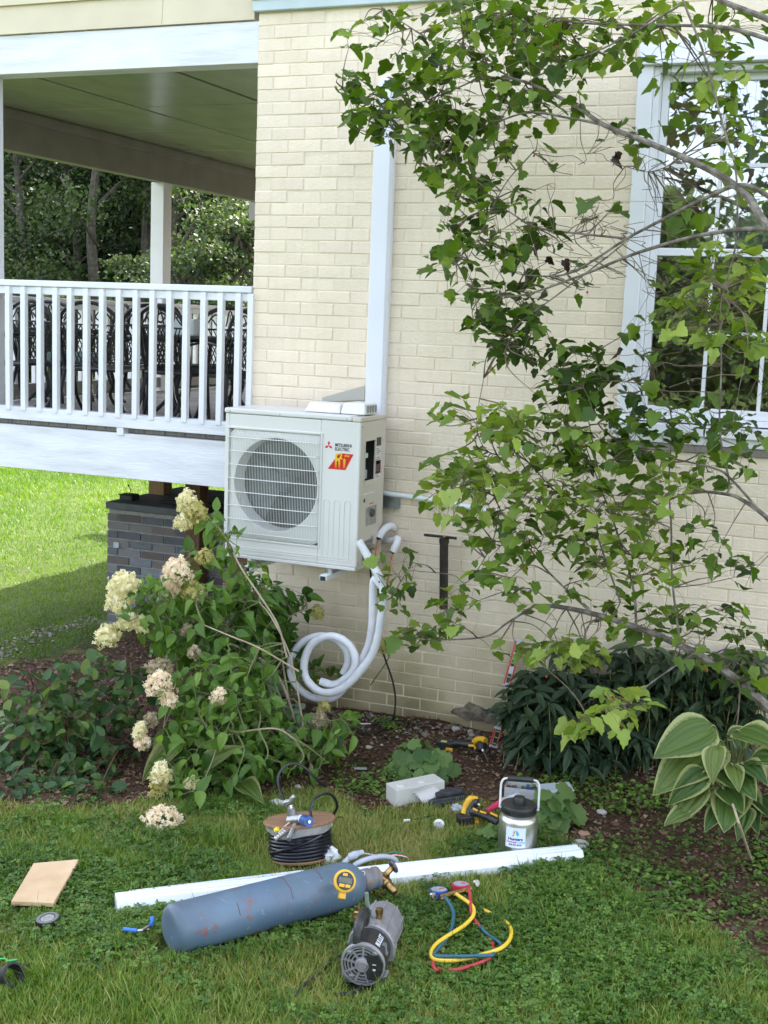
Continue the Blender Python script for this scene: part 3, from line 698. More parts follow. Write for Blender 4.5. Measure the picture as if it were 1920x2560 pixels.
def table(px_, y, w_, d_, lab):
    x = float(atY(px_, 900, y)[0]); t = thing('patio_table', lab, 'table', (x, y, DZ), group='patio tables')
    m = MB(Matrix.Translation((x, y, DZ))); m.box((-w_/2, -d_/2, .525), (w_/2, d_/2, .545))
    m.build('tabletop', iron, t, bevel=.004)
    for sx in (-1, 1):
        for sy in (-1, 1):
            m = MB(Matrix.Translation((x, y, DZ))); m.tube(spline([(sx*(w_/2-.05), sy*(d_/2-.05), .52), (sx*(w_/2-.09), sy*(d_/2-.08), .3), (sx*(w_/2-.06), sy*(d_/2-.06), 0)], 4), .012, 6); m.build('leg', iron, t)
    return x
tx = table(480, .95, .62, .5, 'black metal patio table at the right end of the porch under a tub')
table(130, 1.5, .6, .5, 'black metal patio table at the left end of the porch')
clear = mat('clear_plastic', (.8, .84, .86), .15, spec=.5, alpha=.38)
m = MB(Matrix.Translation((tx-.02, .9, DZ+.547))); m.box((-.1, -.07, 0), (.1, .07, .11)); o = m.build('storage_tub', mat('frosted_plastic', (.6, .66, .64), .3, alpha=.75), bevel=.01)
tag(o, 'frosted plastic tub standing on the right patio table', 'tub')
x = float(atY(185, 880, .8)[0]); m = MB(Matrix.Translation((x, .8, DZ+.335))@Matrix.Rotation(.3, 4, 'Z')); m.box((-.15, -.13, 0), (.15, .13, .07)); o = m.build('cushion', mat('grey_green_fabric', (.2, .27, .26), .8, c2=(.16, .22, .21), scale=30), bevel=.02, seg=3)
tag(o, 'grey green cushion lying on a patio chair behind the railing', 'cushion')

# ================================================================== WALL MOUNTED OUTDOOR UNIT
AX0, AX1, AY0, AY1, AZ0, AZ1 = -3.437, -2.638, -.44, -.105, .985, 1.80
ac = thing('outdoor_unit', 'pale grey outdoor air conditioning unit hung on the cream brick wall', 'air conditioner', ((AX0+AX1)/2, (AY0+AY1)/2, AZ0))
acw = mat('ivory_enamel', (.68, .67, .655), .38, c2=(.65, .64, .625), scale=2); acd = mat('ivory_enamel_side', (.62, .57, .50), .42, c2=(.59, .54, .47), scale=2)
dark = mat('dark_interior', (.02, .025, .028), .7)
P = lambda px, py, y=AY0: atY(px, py, y)
gx0, gx1 = float(P(571, 1210)[0]), float(P(799, 1210)[0]); gz1, gz0 = 1.715, 1.055
fc = P(688, 1212); fx, fz, fr = float(fc[0]), float(fc[2]), .262
gz1 = float(P(680, 1078)[2]); gz0 = float(P(680, 1352)[2])
# front panel with the round fan opening cut through
m = MB(); n = 64; vs = []; fs = []
m.box((AX0, AY0, AZ0+.02), (gx0, AY0+.02, AZ1-.03)); m.box((gx1, AY0, AZ0+.02), (AX1-.004, AY0+.02, AZ1-.03)); m.box((gx0, AY0, AZ0+.02), (gx1, AY0+.02, gz0)); m.box((gx0, AY0, gz1), (gx1, AY0+.02, AZ1-.03))
m.build('front_panel', acw, ac, bevel=.004)
m = MB(); yq = AY0+.012
for i in range(n):
    a = 2*math.pi*(i+.5)/n; c, s = math.cos(a), math.sin(a)
    hx, hz = (gx1-gx0)/2, (gz1-gz0)/2; mx_, mz_ = (gx0+gx1)/2, (gz0+gz1)/2
    # outer point on the rectangle seen from the fan centre
    tx_ = ((gx1-.001-fx)/c if c > 0 else (gx0+.001-fx)/c) if abs(c) > 1e-6 else 9; tz_ = ((gz1-.001-fz)/s if s > 0 else (gz0+.001-fz)/s) if abs(s) > 1e-6 else 9
    tt = min(tx_, tz_); vs.append((fx+c*tt, yq, fz+s*tt))
    rr_ = min(fr, tt*.985)
    vs.append((fx+c*rr_, yq-.012, fz+s*rr_)); vs.append((fx+c*(rr_-.012), yq-.010, fz+s*(rr_-.012))); vs.append((fx+c*(rr_-.014), yq+.10, fz+s*(rr_-.014)))
for i in range(n):
    j = (i+1) % n
    for k in range(3): fs.append((i*4+k, j*4+k, j*4+k+1, i*4+k+1))
m.add(vs, fs); m.build('fan_shroud', acw, ac, smooth=True)
m = MB(); m.box((gx0-.012, AY0-.006, gz0-.012), (gx0, AY0+.012, gz1+.012)); m.box((gx1, AY0-.006, gz0-.012), (gx1+.012, AY0+.012, gz1+.012)); m.box((gx0, AY0-.006, gz1), (gx1, AY0+.012, gz1+.012)); m.box((gx0, AY0-.006, gz0-.012), (gx1, AY0+.012, gz0)); m.build('grille_frame', acw, ac, bevel=.003)
# fan behind
m = MB(); m.lathe([(.0, 0), (.245, 0), (.25, .002)], 40, (fx, AY0+.20, fz), (0, 1, 0)); m.build('fan_back', dark, ac)
fan_ = MB(); fan_.lathe([(.0, -.05), (.045, -.045), (.055, 0), (.055, .05)], 24, (fx, AY0+.13, fz), (0, 1, 0)); hub = fan_.build('fan', mat('fan_grey', (.035, .05, .055), .5), ac, smooth=True)
for k in range(3):
    b0 = k*2*math.pi/3+.5; q = MB(); vs = []
    for i in range(7):
        a = b0+i*.27
        for rr_ in (.05, .12, .18, .232): vs.append((fx+rr_*math.cos(a), AY0+.165-.009*i-.01*(rr_/.2), fz+rr_*math.sin(a)))
    q.add(vs, [(i*4+j, i*4+j+1, (i+1)*4+j+1, (i+1)*4+j) for i in range(6) for j in range(3)]); q.build('blade', mat('fan_blade_grey', (.045, .06, .062), .5), hub, smooth=True)
wire = mat('grille_wire_white', (.70, .71, .68), .4)
# wires bulge out at the top edge
m = MB(); nwire = 58
for i in range(nwire):
    x = gx0+.006+(gx1-gx0-.012)*i/(nwire-1)
    m.tube([(x, AY0-.004, gz0+.004), (x, AY0-.016, gz0+.02), (x, AY0-.018, gz1-.035), (x, AY0-.004, gz1-.006)], .0011, 4, caps=False)
o = m.build('grille_wires', wire, ac); o['kind'] = 'stuff'
for i in range(8):
    z = gz0+.03+(gz1-gz0-.075)*i/7
    m = MB(); m.tube([(gx0+.002, AY0-.006, z), (gx0+.012, AY0-.0215, z), (gx1-.012, AY0-.0215, z), (gx1-.002, AY0-.006, z)], .0026, 6); m.build('grille_bar', wire, ac)
# rolled bands and the three pressed ribs
m = MB(); m.box((AX0+.004, AY0-.002, AZ0), (AX1-.006, AY1, AZ0+.019)); m.build('base_pan', acw, ac, bevel=.004)
for dz in (.045, .058):
    m = MB(); m.box((AX0+.05, AY0-.0035, AZ0+dz), (AX1-.04, AY0, AZ0+dz+.004)); m.build('pressed_line', acw, ac, bevel=.0015)
for px_ in (815, 841, 867):
    a = P(px_, 1300); x = float(a[0]); m = MB(); z0, z1 = float(P(812, 1398)[2]), float(P(818, 1246)[2])-.004
    pts = [(x-.016, AY0-.001, z0+.004), (x+.016, AY0-.001, z0), (x+.016, AY0-.001, z1-.01), (x+.008, AY0-.001, z1), (x-.008, AY0-.001, z1), (x-.016, AY0-.001, z1-.01)]
    m.tube(pts, .0018, 4, closed=True); m.build('pressed_rib', acw, ac)
# lid, right side, back
m = MB(); m.box((AX0-.006, AY0-.006, AZ1-.028), (AX1-.05, AY1+.002, AZ1)); m.build('top_cover', acw, ac, bevel=.008, seg=3)
m = MB(); m.box((AX1-.049, AY0-.006, AZ1-.03), (AX1+.003, AY1+.002, AZ1-.004)); m.build('top_corner', acd, ac, bevel=.006)
m = MB(); m.box((AX0, AY0+.021, AZ0+.02), (AX0+.004, AY1, AZ1-.029)); m.box((AX0+.004, AY1-.004, AZ0+.02), (AX1-.05, AY1, AZ1-.029)); m.build('coil_side', mat('dark_fins', (.06, .06, .06), .6), ac)
# side panel in pieces round the open service window
sy = lambda px_, py_: float(atX(px_, py_, AX1)[1]); szz = lambda px_, py_: float(atX(px_, py_, AX1)[2])
wy0, wy1 = sy(912, 1150), sy(936, 1150); wz1_, wz0_ = szz(924, 1102), szz(922, 1200)
m = MB(); t_ = AX1-.003
m.box((t_, AY0+.001, AZ0+.02), (AX1, wy0, AZ1-.031)); m.box((t_, wy1, AZ0+.02), (AX1, AY1, AZ1-.031)); m.box((t_, wy0, AZ0+.02), (AX1, wy1, wz0_)); m.box((t_, wy0, wz1_), (AX1, wy1, AZ1-.031)); m.build('side_panel', acd, ac)
m = MB(); m.box((AX1-.02, AY0-.002, AZ0+.02), (AX1+.0015, AY0+.016, AZ1-.031)); m.build('corner_post', acw, ac, bevel=.008, seg=3)
m = MB(); e = .008
m.box((AX1, wy0-e, wz0_-e), (AX1+.004, wy0, wz1_+e)); m.box((AX1, wy1, wz0_-e), (AX1+.004, wy1+e, wz1_+e)); m.box((AX1, wy0, wz1_), (AX1+.004, wy1, wz1_+e)); m.box((AX1, wy0, wz0_-.028), (AX1+.006, wy1, wz0_-.001)); m.build('service_opening_rim', acd, ac, bevel=.002)
m = MB(); m.box((AX1-.12, wy0-.02, wz0_-.03), (AX1-.11, wy1+.03, wz1_+.03)); m.box((AX1-.11, wy0-.021, wz0_-.03), (AX1-.0035, wy0-.02, wz1_+.02)); m.build('control_bay', mat('dark_green_board', (.035, .05, .048), .5, c2=(.02, .03, .03), scale=30), ac)
m = MB(); ym = (wy0+wy1)/2; m.box((AX1-.05, wy0+.005, wz0_+.115), (AX1-.02, wy1-.04, wz0_+.14)); m.build('terminal_block', mat('pale_green_plastic', (.5, .62, .52), .4), ac, bevel=.002)
m = MB(); m.box((AX1-.06, wy0, wz0_+.0), (AX1-.03, wy1-.02, wz0_+.05)); m.build('wire_duct', mat('grey_duct', (.4, .44, .48), .5), ac, bevel=.004)
m = MB()
for q in range(3): m.tube(spline([(AX1-.03, wy0+.02+.015*q, wz0_+.12), (AX1-.02, wy0+.03+.012*q, wz0_+.07), (AX1-.04, wy0+.05+.01*q, wz0_+.03)], 4), .003, 5)
m.build('wiring', mat('grey_wire', (.2, .2, .22), .5), ac)
m = MB(); m.box((AX1, wy0-.01, wz0_-.075), (AX1+.004, wy1, wz0_-.068)); m.build('cover_lip', acw, ac)
ymx = lambda f_: AY0+(AY1-AY0)*f_
def label(y0, y1, z0, z1, mm, nm='label', x=AX1+.0006): q = MB(); q.box((AX1, y0, z0), (x, y1, z1)); return q.build(nm, mm, ac)
prt = mat('dark_print', (.03, .03, .03), .6); pinkm = mat('pink_label', (.78, .55, .6), .6, c2=(.74, .48, .54), scale=120, lo=.45, hi=.55); whl = mat('white_label', (.66, .64, .62), .55)
ly0 = wy1+.022
label(ly0, ly0+.062, wz1_-.035, wz1_+.01, mat('print_black_block', (.06, .04, .05), .5)); label(ly0-.004, ly0+.066, wz1_-.215, wz1_-.04, whl)
for q in range(17):
    zz = wz1_-.052-q*.0095; 
    if q % 5 == 4: continue
    label(ly0+.002, ly0+.02+.038*random.random(), zz, zz+.003, prt, 'printed_line', AX1+.0011)
label(ly0+.04, ly0+.05, wz1_-.17, wz1_-.15, prt, 'printed_block', AX1+.0012)
label(ly0-.012, ly0+.082, wz0_+.025, wz0_+.095, pinkm)
for q in range(5): label(ly0-.002, ly0+.06, wz0_+.037+q*.011, wz0_+.040+q*.011, mat('faint_print', (.5, .3, .35), .6), 'printed_line', AX1+.0011)
zc0 = szz(925, 1266)
m = MB(); m.box((AX1, ymx(.30), zc0-.10), (AX1+.004, ymx(.72), zc0-.0)); m.build('gauge_plate', zinc, ac, bevel=.002)
m = MB(); m.lathe([(.0, .012), (.02, .012), (.024, 0)], 20, (AX1+.004, ymx(.52), zc0-.035), (1, 0, 0)); m.build('knockout', mat('dark_rubber_grommet', (.06, .06, .06), .5), ac, smooth=True)
label(ymx(.45), ymx(.62), zc0+.012, zc0+.017, redp, 'red_mark'); label(ymx(.55), ymx(.66), zc0-.20, zc0-.165, mat('faint_grey_print', (.35, .34, .32), .6), 'stencil'); label(ymx(.3), ymx(.44), zc0-.235, zc0-.215, MATS['faint_grey_print'], 'stencil')
label(ymx(.2), ymx(.26), zc0+.03, zc0+.05, prt, 'slot')
# valve recess with the two service valves
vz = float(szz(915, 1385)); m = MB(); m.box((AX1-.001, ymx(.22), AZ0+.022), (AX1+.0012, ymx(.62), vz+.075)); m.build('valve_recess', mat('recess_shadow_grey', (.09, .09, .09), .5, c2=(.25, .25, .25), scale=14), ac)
for k, (yy, zz, r_) in enumerate([(ymx(.38), vz+.045, .017), (ymx(.42), vz-.03, .015)]):
    m = MB(); m.lathe([(.0, .05), (r_*.7, .05), (r_*.7, .03), (r_, .03), (r_, 0)], 6, (AX1, yy, zz), (1, 0, 0)); v_ = m.build('valve', zinc if k else steel, ac, smooth=False)
    m = MB(); m.lathe([(.0, .035), (r_*.8, .035), (r_, .025), (r_, 0)], 8, (AX1+.025, yy, zz), (.2, .9, -.3)); m.build('flare_nut', brass, v_)
m = MB(); m.lathe([(0, .03), (.012, .03), (.012, 0)], 6, (AX1+.02, ymx(.47), vz-.06), (.3, .3, -1)); m.build('flare_nut', brass, ac)
for zz, yy in ((AZ1-.055, ymx(.06)), (AZ0+.04, ymx(.05)), (AZ1-.02, ymx(.9)), (AZ0+.5, ymx(.03))):
    m = MB(); m.lathe([(0, .003), (.004, .003), (.005, 0)], 8, (AX1+.0012, yy, zz), (1, 0, 0)); m.build('screw', zinc, ac)
for x in (AX0+.03, AX0+.33, AX1-.08): m = MB(); m.lathe([(0, .003), (.0035, .003), (.0045, 0)], 8, (x, AY0-.006, AZ1-.018), (0, -1, 0)); m.build('screw', zinc, ac)
# lettering on the front
def frontM(px_, py_, dy=.001, ang=0): p = P(px_, py_); return Matrix.Translation((float(p[0]), AY0-dy, float(p[2])))@Matrix.Rotation(R_(90), 4, 'X')@Matrix.Rotation(ang, 4, 'Z')
ink = mat('dark_grey_ink', (.035, .035, .045), .5)
text('MITSUBISHI', .0235, frontM(858.5, 1113.5), ink, ac, bold=.0004, sx=.80); text('ELECTRIC', .0235, frontM(855.5, 1123.3), ink, ac, bold=.0004, sx=.82)
Lc = P(822, 1114); logo = MB(Matrix.Translation((float(Lc[0]), AY0, float(Lc[2])+.0))@Matrix.Rotation(R_(90), 4, 'X'))
def rh(ang): 
    c, s = math.cos(ang), math.sin(ang); pts = [(0, 0), (.5, .866), (0, 1.732), (-.5, .866)]; u = .0148
    return [((x*c-y*s)*u, (x*s+y*c)*u) for x, y in pts]
for a in (0, 2*math.pi/3, -2*math.pi/3): logo.prism(rh(a), .0003, .0012)
logo.build('emblem', mat('emblem_red', (.62, .03, .06), .4), ac)
pc = [P(848, 1133), P(883.5, 1136.5), P(863.5, 1175), P(820, 1171.5)]
bdg = MB(); vs = [(float(p[0]), AY0-.0011, float(p[2])) for p in pc]; c_ = np.mean(vs, 0); vo = [tuple(c_+(np.array(v)-c_)*1.07) for v in vs]
m = MB(); m.add([(v[0], AY0-.0004, v[2]) for v in vo], [(0, 3, 2, 1)]); m.build('badge_border', mat('pale_pink_ink', (.75, .5, .48), .5), ac)
m = MB(); m.add(vs, [(0, 3, 2, 1)]); m.build('badge', mat('badge_red', (.55, .01, .01), .35), ac)
bm_, t, b = new_mat('badge_yellow'); N, L = t.nodes.new, t.links.new
ge = N('ShaderNodeNewGeometry'); sp = N('ShaderNodeSeparateXYZ'); L(ge.outputs['Position'], sp.inputs[0]); mr = N('ShaderNodeMapRange'); mr.inputs[1].default_value = float(P(850, 1170)[2]); mr.inputs[2].default_value = float(P(850, 1150)[2]); L(sp.outputs[2], mr.inputs[0])
mx = N('ShaderNodeMix'); mx.data_type = 'RGBA'; L(mr.outputs[0], mx.inputs[0]); mx.inputs[6].default_value = (.65, .12, .01, 1); mx.inputs[7].default_value = (.75, .5, .01, 1); L(mx.outputs[2], b.inputs['Base Color'])
text('h', .104, frontM(844.5, 1152.5, .0013), bm_, ac, bold=.003, sx=.66); text('i', .068, frontM(861, 1159, .0013), bm_, ac, bold=.003, sx=1.0); text('2', .044, frontM(852, 1140, .0017), bm_, ac, bold=.002, sx=.9)
text('plus', .017, frontM(868, 1140, .0013), bm_, ac, bold=.0004)
# cap standing on the lid
m = MB(); capm = mat('glossy_white_plastic', (.76, .76, .76), .3)
a = atY(755, 1000, -.30); b_ = atY(912, 1020, -.22)
cover = MB(); cover.box((-3.0, -.36, AZ1+.001), (-2.66, -.17, AZ1+.05)); cover.box((-2.76, -.37, AZ1+.001), (-2.662, -.15, AZ1+.058)); 
T_ = Matrix.Rotation(0, 4, 'Z'); o = None
cx0 = float(atY(762, 1015, -.36)[0]); cx1 = float(atY(944, 1020, -.2)[0]); cxm = cx0+(cx1-cx0)*.60
cv = thing('conduit_cover_end', 'white plastic duct end cover lying on top of the outdoor unit', 'duct cover', (cx0, -.3, AZ1))
def frust(m, x0, x1, y0, y1, z0, z1, e): m.add([(x0,y0,z0),(x1,y0,z0),(x1,y1,z0),(x0,y1,z0),(x0+e,y0+e*.6,z1),(x1-e*.3,y0+e*.6,z1),(x1-e*.3,y1-e*.6,z1),(x0+e,y1-e*.6,z1)], [(0,3,2,1),(4,5,6,7),(0,1,5,4),(1,2,6,5),(2,3,7,6),(3,0,4,7)])
m = MB(); frust(m, cx0, cxm-.002, -.37, -.20, AZ1+.002, AZ1+.052, .025); m.build('long_half', capm, cv, bevel=.008, seg=3)
m = MB(); frust(m, cxm, cx1, -.37, -.19, AZ1+.002, AZ1+.062, .015); m.build('short_half', capm, cv, bevel=.008, seg=3)
for q in range(4): m = MB(); m.box((cx1+.0, -.34+.035*q, AZ1+.012), (cx1+.003, -.322+.035*q, AZ1+.05)); m.build('louvre_slot', mat('slot_grey', (.3, .3, .29), .6), cv)
# metal flashing sheet between the unit and the wall
m = MB(); pts = [atY(806, 994, -.02), atY(912, 964, -.02), atY(912, 1000, -.02), atY(806, 1003, -.02)]
m.add([tuple(p) for p in pts]+[(p[0], p[1]-.004, p[2]) for p in pts], [(0, 1, 2, 3), (7, 6, 5, 4), (0, 4, 5, 1), (1, 5, 6, 2), (2, 6, 7, 3), (3, 7, 4, 0)])
o = m.build('flashing_sheet', mat('grey_beige_sheet', (.42, .40, .35), .5)); tag(o, 'grey beige wedge of sheet metal against the wall above the outdoor unit', 'metal sheet')
# wall bracket: rail on the wall and two arms
br = thing('wall_bracket', 'white and galvanised wall bracket carrying the outdoor unit', 'bracket', (-3, -.05, AZ0))
bw = mat('bracket_white', (.72, .74, .75), .4)
for px_ in (617, 806):
    x = float(atY(px_+14, 1424, -.44)[0]); q = MB(); q.box((x-.022, -.50, AZ0-.055), (x+.022, -.004, AZ0-.028)); a_ = q.build('arm', bw, br, bevel=.003)
    q = MB(); q.lathe([(.0, .026), (.022, .026), (.022, .004), (.03, .004), (.03, 0)], 8, (x, -.415, AZ0-.028), (0, 0, 1)); q.build('rubber_foot', zinc, a_)
    q = MB(); q.box((x-.014, -.505, AZ0-.056), (x+.014, -.5005, AZ0-.034)); q.build('arm_end', dark, a_)
    q = MB(); q.box((x-.02, -.035, AZ0-.056), (x+.02, -.004, AZ0+.55)); q.build('upright', bw, br)
zr = Wz(975, 1255, -.03); m = MB(); x1 = float(atY(997, 1255, -.03)[0])
for z0, z1 in ((-.034, -.028), (.028, .034)): m.box((-3.4, -.042, zr+z0), (x1, -.004, zr+z1))
m.box((-3.4, -.006, zr-.028), (x1, -.002, zr+.028)); m.build('rail', zinc, br)

# ================================================================== DUCT, PIPES AND HOSES ON THE WALL
duct = thing('line_duct', 'tall white plastic duct running up the brick wall from the unit', 'duct', (-2.8, -.05, 1.7))
zt0 = Wz(955, 275, -.03); xd0 = float(atY(913, 1000, -.035)[0]); xd1 = float(atY(957, 1000, -.06)[0])
dm = mat('duct_white_vinyl', (.76, .765, .86), .35, c2=(.72, .725, .82), scale=2)
def dprof(x0, x1, d=.06): return [(x0, 0), (x0, -d*.6), (x0+.012, -d), (x1-.012, -d), (x1, -d*.6), (x1, 0)]
m = MB(); m.prism(dprof(xd0, xd1), 1.5, zt0-.055); m.build('channel', dm, duct, bevel=.002)
m = MB(); m.prism(dprof(xd0-.004, xd1+.004, .066), zt0-.054, zt0); m.build('coupling', dm, duct, bevel=.003)
m = MB(); m.prism(dprof(xd0+.012, xd1-.012, .055), zt0+.001, zt0+.16); m.build('wall_end', dm, duct, bevel=.01)
ins = mat('white_foam_insulation', (.78, .78, .83), .6, c2=(.72, .72, .77), scale=30, bump=.12, bscale=300)
C8 = lambda x, y: (680+.3014*x, 1280+.3014*y)
def path(pts, y0, y1=None, cv_=C8, k=6):
    n = len(pts); out = []
    for i, p in enumerate(pts):
        yy = y0+(((y1 if y1 is not None else y0)-y0)*i/(n-1)); px_, py_ = cv_(p[0], p[1])
        if len(p) > 2: yy = p[2]
        out.append(atY(px_, py_, yy))
    return spline(out, k)
hs = thing('line_set', 'coil of thick white insulated refrigerant hose hanging below the outdoor unit', 'hose', tuple(atY(850, 1500, -.4)))
m = MB(); m.tube(path([(715,240),(755,300),(790,360),(835,440),(880,520),(915,600),(925,700),(915,800),(900,900),(885,1000),(862,1100),(820,1200),(740,1310),(640,1420),(520,1492),(400,1490),(310,1420),(268,1330),(272,1220),(320,1110),(405,1045),(500,1030),(590,1062),(660,1130),(692,1230),(668,1320),(600,1390),(510,1432),(405,1405)], -.53, -.44), [.0213+.0011*math.sin(i*.9)*math.sin(i*.37) for i in range(28*6+1)], 14); m.build('insulated_hose', ins, hs, smooth=True)
m = MB(); m.tube(path([(905,610,-.46),(850,560,-.45),(838,650,-.44),(834,800,-.43),(828,950,-.43),(808,1080,-.42),(770,1180,-.41),(710,1290,-.41),(640,1400,-.41),(560,1500,-.41),(470,1550,-.42),(340,1540,-.43),(225,1465,-.43),(160,1350,-.42),(158,1220,-.42),(220,1110,-.42),(320,1045,-.42),(430,1030,-.41),(540,1070,-.39),(615,1150,-.38),(628,1250,-.38),(590,1340,-.38)], 0), .0205, 14); m.build('insulated_hose', ins, hs, smooth=True)
m = MB(); p_ = path([(380,1395),(405,1405)], -.44); m.tube([p_[0], p_[-1]], .009, 8); m.build('copper_end', copper, hs)
wl_ = thing('wall_line_stub', 'two short white insulated copper pipe ends bent out of the brick wall', 'pipe', tuple(atY(960, 1330, 0)))
m = MB(); m.tube(path([(1010,135,-.02),(985,115,-.07),(940,135,-.13),(905,180,-.15),(888,215,-.16)], 0), .0195, 14); m.build('pipe_end', ins, wl_, smooth=True)
m = MB(); m.tube(path([(905,238,-.01),(960,240,-.06),(1010,235,-.12),(1040,225,-.16),(1030,270,-.18),(1003,330,-.19)], 0, k=8), .0195, 14); m.build('pipe_end', ins, wl_, smooth=True)
m = MB(); m.tube(path([(888,212,-.161),(886,224,-.162)], 0), .0165, 12); m.tube(path([(1004,325,-.19),(1001,340,-.192)], 0), .0165, 12); m.build('foam_core', rubber, wl_)
for pts in ([(889,215,-.16),(872,310,-.2),(855,395,-.25)], [(1003,330,-.19),(985,450,-.25),(957,600,-.38)]): m = MB(); m.tube(path(pts, 0), .0062, 8); m.build('copper_pipe', copper, wl_, smooth=True)
cab = MB(); cab.tube(path([(815,470,-.30),(822,560,-.30),(835,750,-.33),(862,950,-.33),(900,1100,-.30),(925,1180,-.28),(960,1280,-.26),(1000,1400,-.25),(1024,1540,-.24),(1018,1660,-.25)], 0)+spline([G(*C8(1005,1720), .02), G(*C8(955,1785), .01), G(*C8(860,1828), .01), G(*C8(770,1838), .01), G(*C8(700,1800), .01)], 5), .0055, 8)
o = cab.build('power_cable', rubber, smooth=True); tag(o, 'black cable hanging down the wall beside the white hose coil', 'cable')
ex = thing('work_cord', 'thin black cord lying on the soil at the wall foot with a white tipped plug', 'cord', tuple(G(*C8(1000, 1740))))
m = MB(); m.tube(spline([G(*C8(1140,1800), .008), G(*C8(1100,1745), .008), G(*C8(1030,1728), .008), G(*C8(960,1735), .008), G(*C8(900,1752), .012)], 6), .004, 6); m.build('cord', rubber, ex)
m = MB(); m.tube([G(*C8(905,1752), .014), G(*C8(820,1756), .014)], .008, 8); m.build('grip', rubber, ex)
m = MB(); m.tube([G(*C8(820,1756), .014), G(*C8(690,1756), .012)], .0035, 8); m.build('tip', white, ex)
# vent pipe with its tee handle
vp = thing('black_iron_pipe', 'black vertical iron pipe with a crossbar standing off the brick wall', 'pipe', tuple(atY(1109, 1500, -.1)))
bi = mat('rusty_black_iron', (.022, .018, .017), .55, metal=.4, c2=(.05, .035, .028), scale=30)
m = MB(); m.tube([atY(1110, 1350, -.1), atY(1109, 1522, -.1)], .0235, 20); m.build('pipe', bi, vp, smooth=True)
m = MB(); m.tube([atY(1110.5, 1346, -.1), atY(1110.3, 1358, -.1)], .027, 20); m.build('collar', bi, vp, smooth=True)
m = MB(); m.tube([atY(1060, 1337, -.13), atY(1100, 1341, -.11), atY(1142, 1346, -.08)], .0075, 8); m.build('crossbar', bi, vp)
m = MB(); m.ball(tuple(atY(1111, 1342, -.12)), .009, 8, 6); m.build('bolt', brass, vp)
m = MB(); m.tube([atY(1112, 1465, -.1), atY(1112, 1465, .0)], .008, 6); m.build('standoff', bi, vp)
wp = thing('white_conduit', 'thin white pipe running right along the brick wall from the unit', 'pipe', tuple(atY(1100, 1258, 0)))
m = MB(); m.tube([atY(950, 1231, -.03), atY(1070, 1249, -.03), atY(1245, 1281, -.03)], .0135, 12); m.build('pipe', mat('white_pvc', (.74, .78, .8), .35), wp, smooth=True)
m = MB(); m.tube([atY(1095, 1252.6, -.03), atY(1112, 1255.6, -.03)], .0165, 12); m.build('strap', white, wp)
# torn render at the foot of the wall
dm2 = mat('exposed_rubble', (.10, .08, .06), .95, c2=(.24, .2, .15), scale=30, bump=1, bscale=60)
m = MB(); c0 = atY(1185, 1780, -.01)
ring = [(c0[0]+.15*math.cos(a)*random.uniform(.6, 1.1), c0[2]-.01+.06*math.sin(a)*random.uniform(.6, 1.1)) for a in np.linspace(0, 2*math.pi, 18)[:-1]]
m.add([(x, -.012+random.uniform(-.002, .002), z) for x, z in ring]+[(c0[0], -.02, c0[2])]+[(x, .0, z) for x, z in ring], [(i, (i+1) % 17, 17) for i in range(17)]+[(i, 18+i, 18+(i+1) % 17, (i+1) % 17) for i in range(17)])
m.build('crumbled_patch', dm2, wall)

# ================================================================== PLANTS
def nrm_(v): return v/(np.linalg.norm(v, axis=-1, keepdims=True)+1e-9)
def blobs(bl, y0, jy, yfun=None):
    """scatter points: blob = (cx, cy, rx, ry, n, tint[, y]) on the 1659-wide view, put at the plant's real depth"""
    P_, T_, B_ = [], [], []
    for bi, b in enumerate(bl):
        cx, cy, rx, ry, n, ti = b[:6]; yb = b[6] if len(b) > 6 else y0
        for _ in range(int(n)):
            a = random.uniform(0, 6.283); r = math.sqrt(random.random())*1.05
            px_, py_ = K(cx+rx*r*math.cos(a), cy+ry*r*math.sin(a))
            p = atY(px_, py_, yb+random.gauss(0, jy)); g_ = gz(p[0], p[1])
            if p[2] < g_+.02: p = G(px_, py_, .03)
            P_.append(p); T_.append(ti+random.gauss(0, .13)); B_.append(bi)
    return np.array(P_), np.clip(np.array(T_), 0, .999), np.array(B_)
def nearest(P_, S):
    out = np.empty(len(P_), int)
    for i in range(0, len(P_), 500): out[i:i+500] = np.argmin(((P_[i:i+500, None]-S[None])**2).sum(-1), 1)
    return out
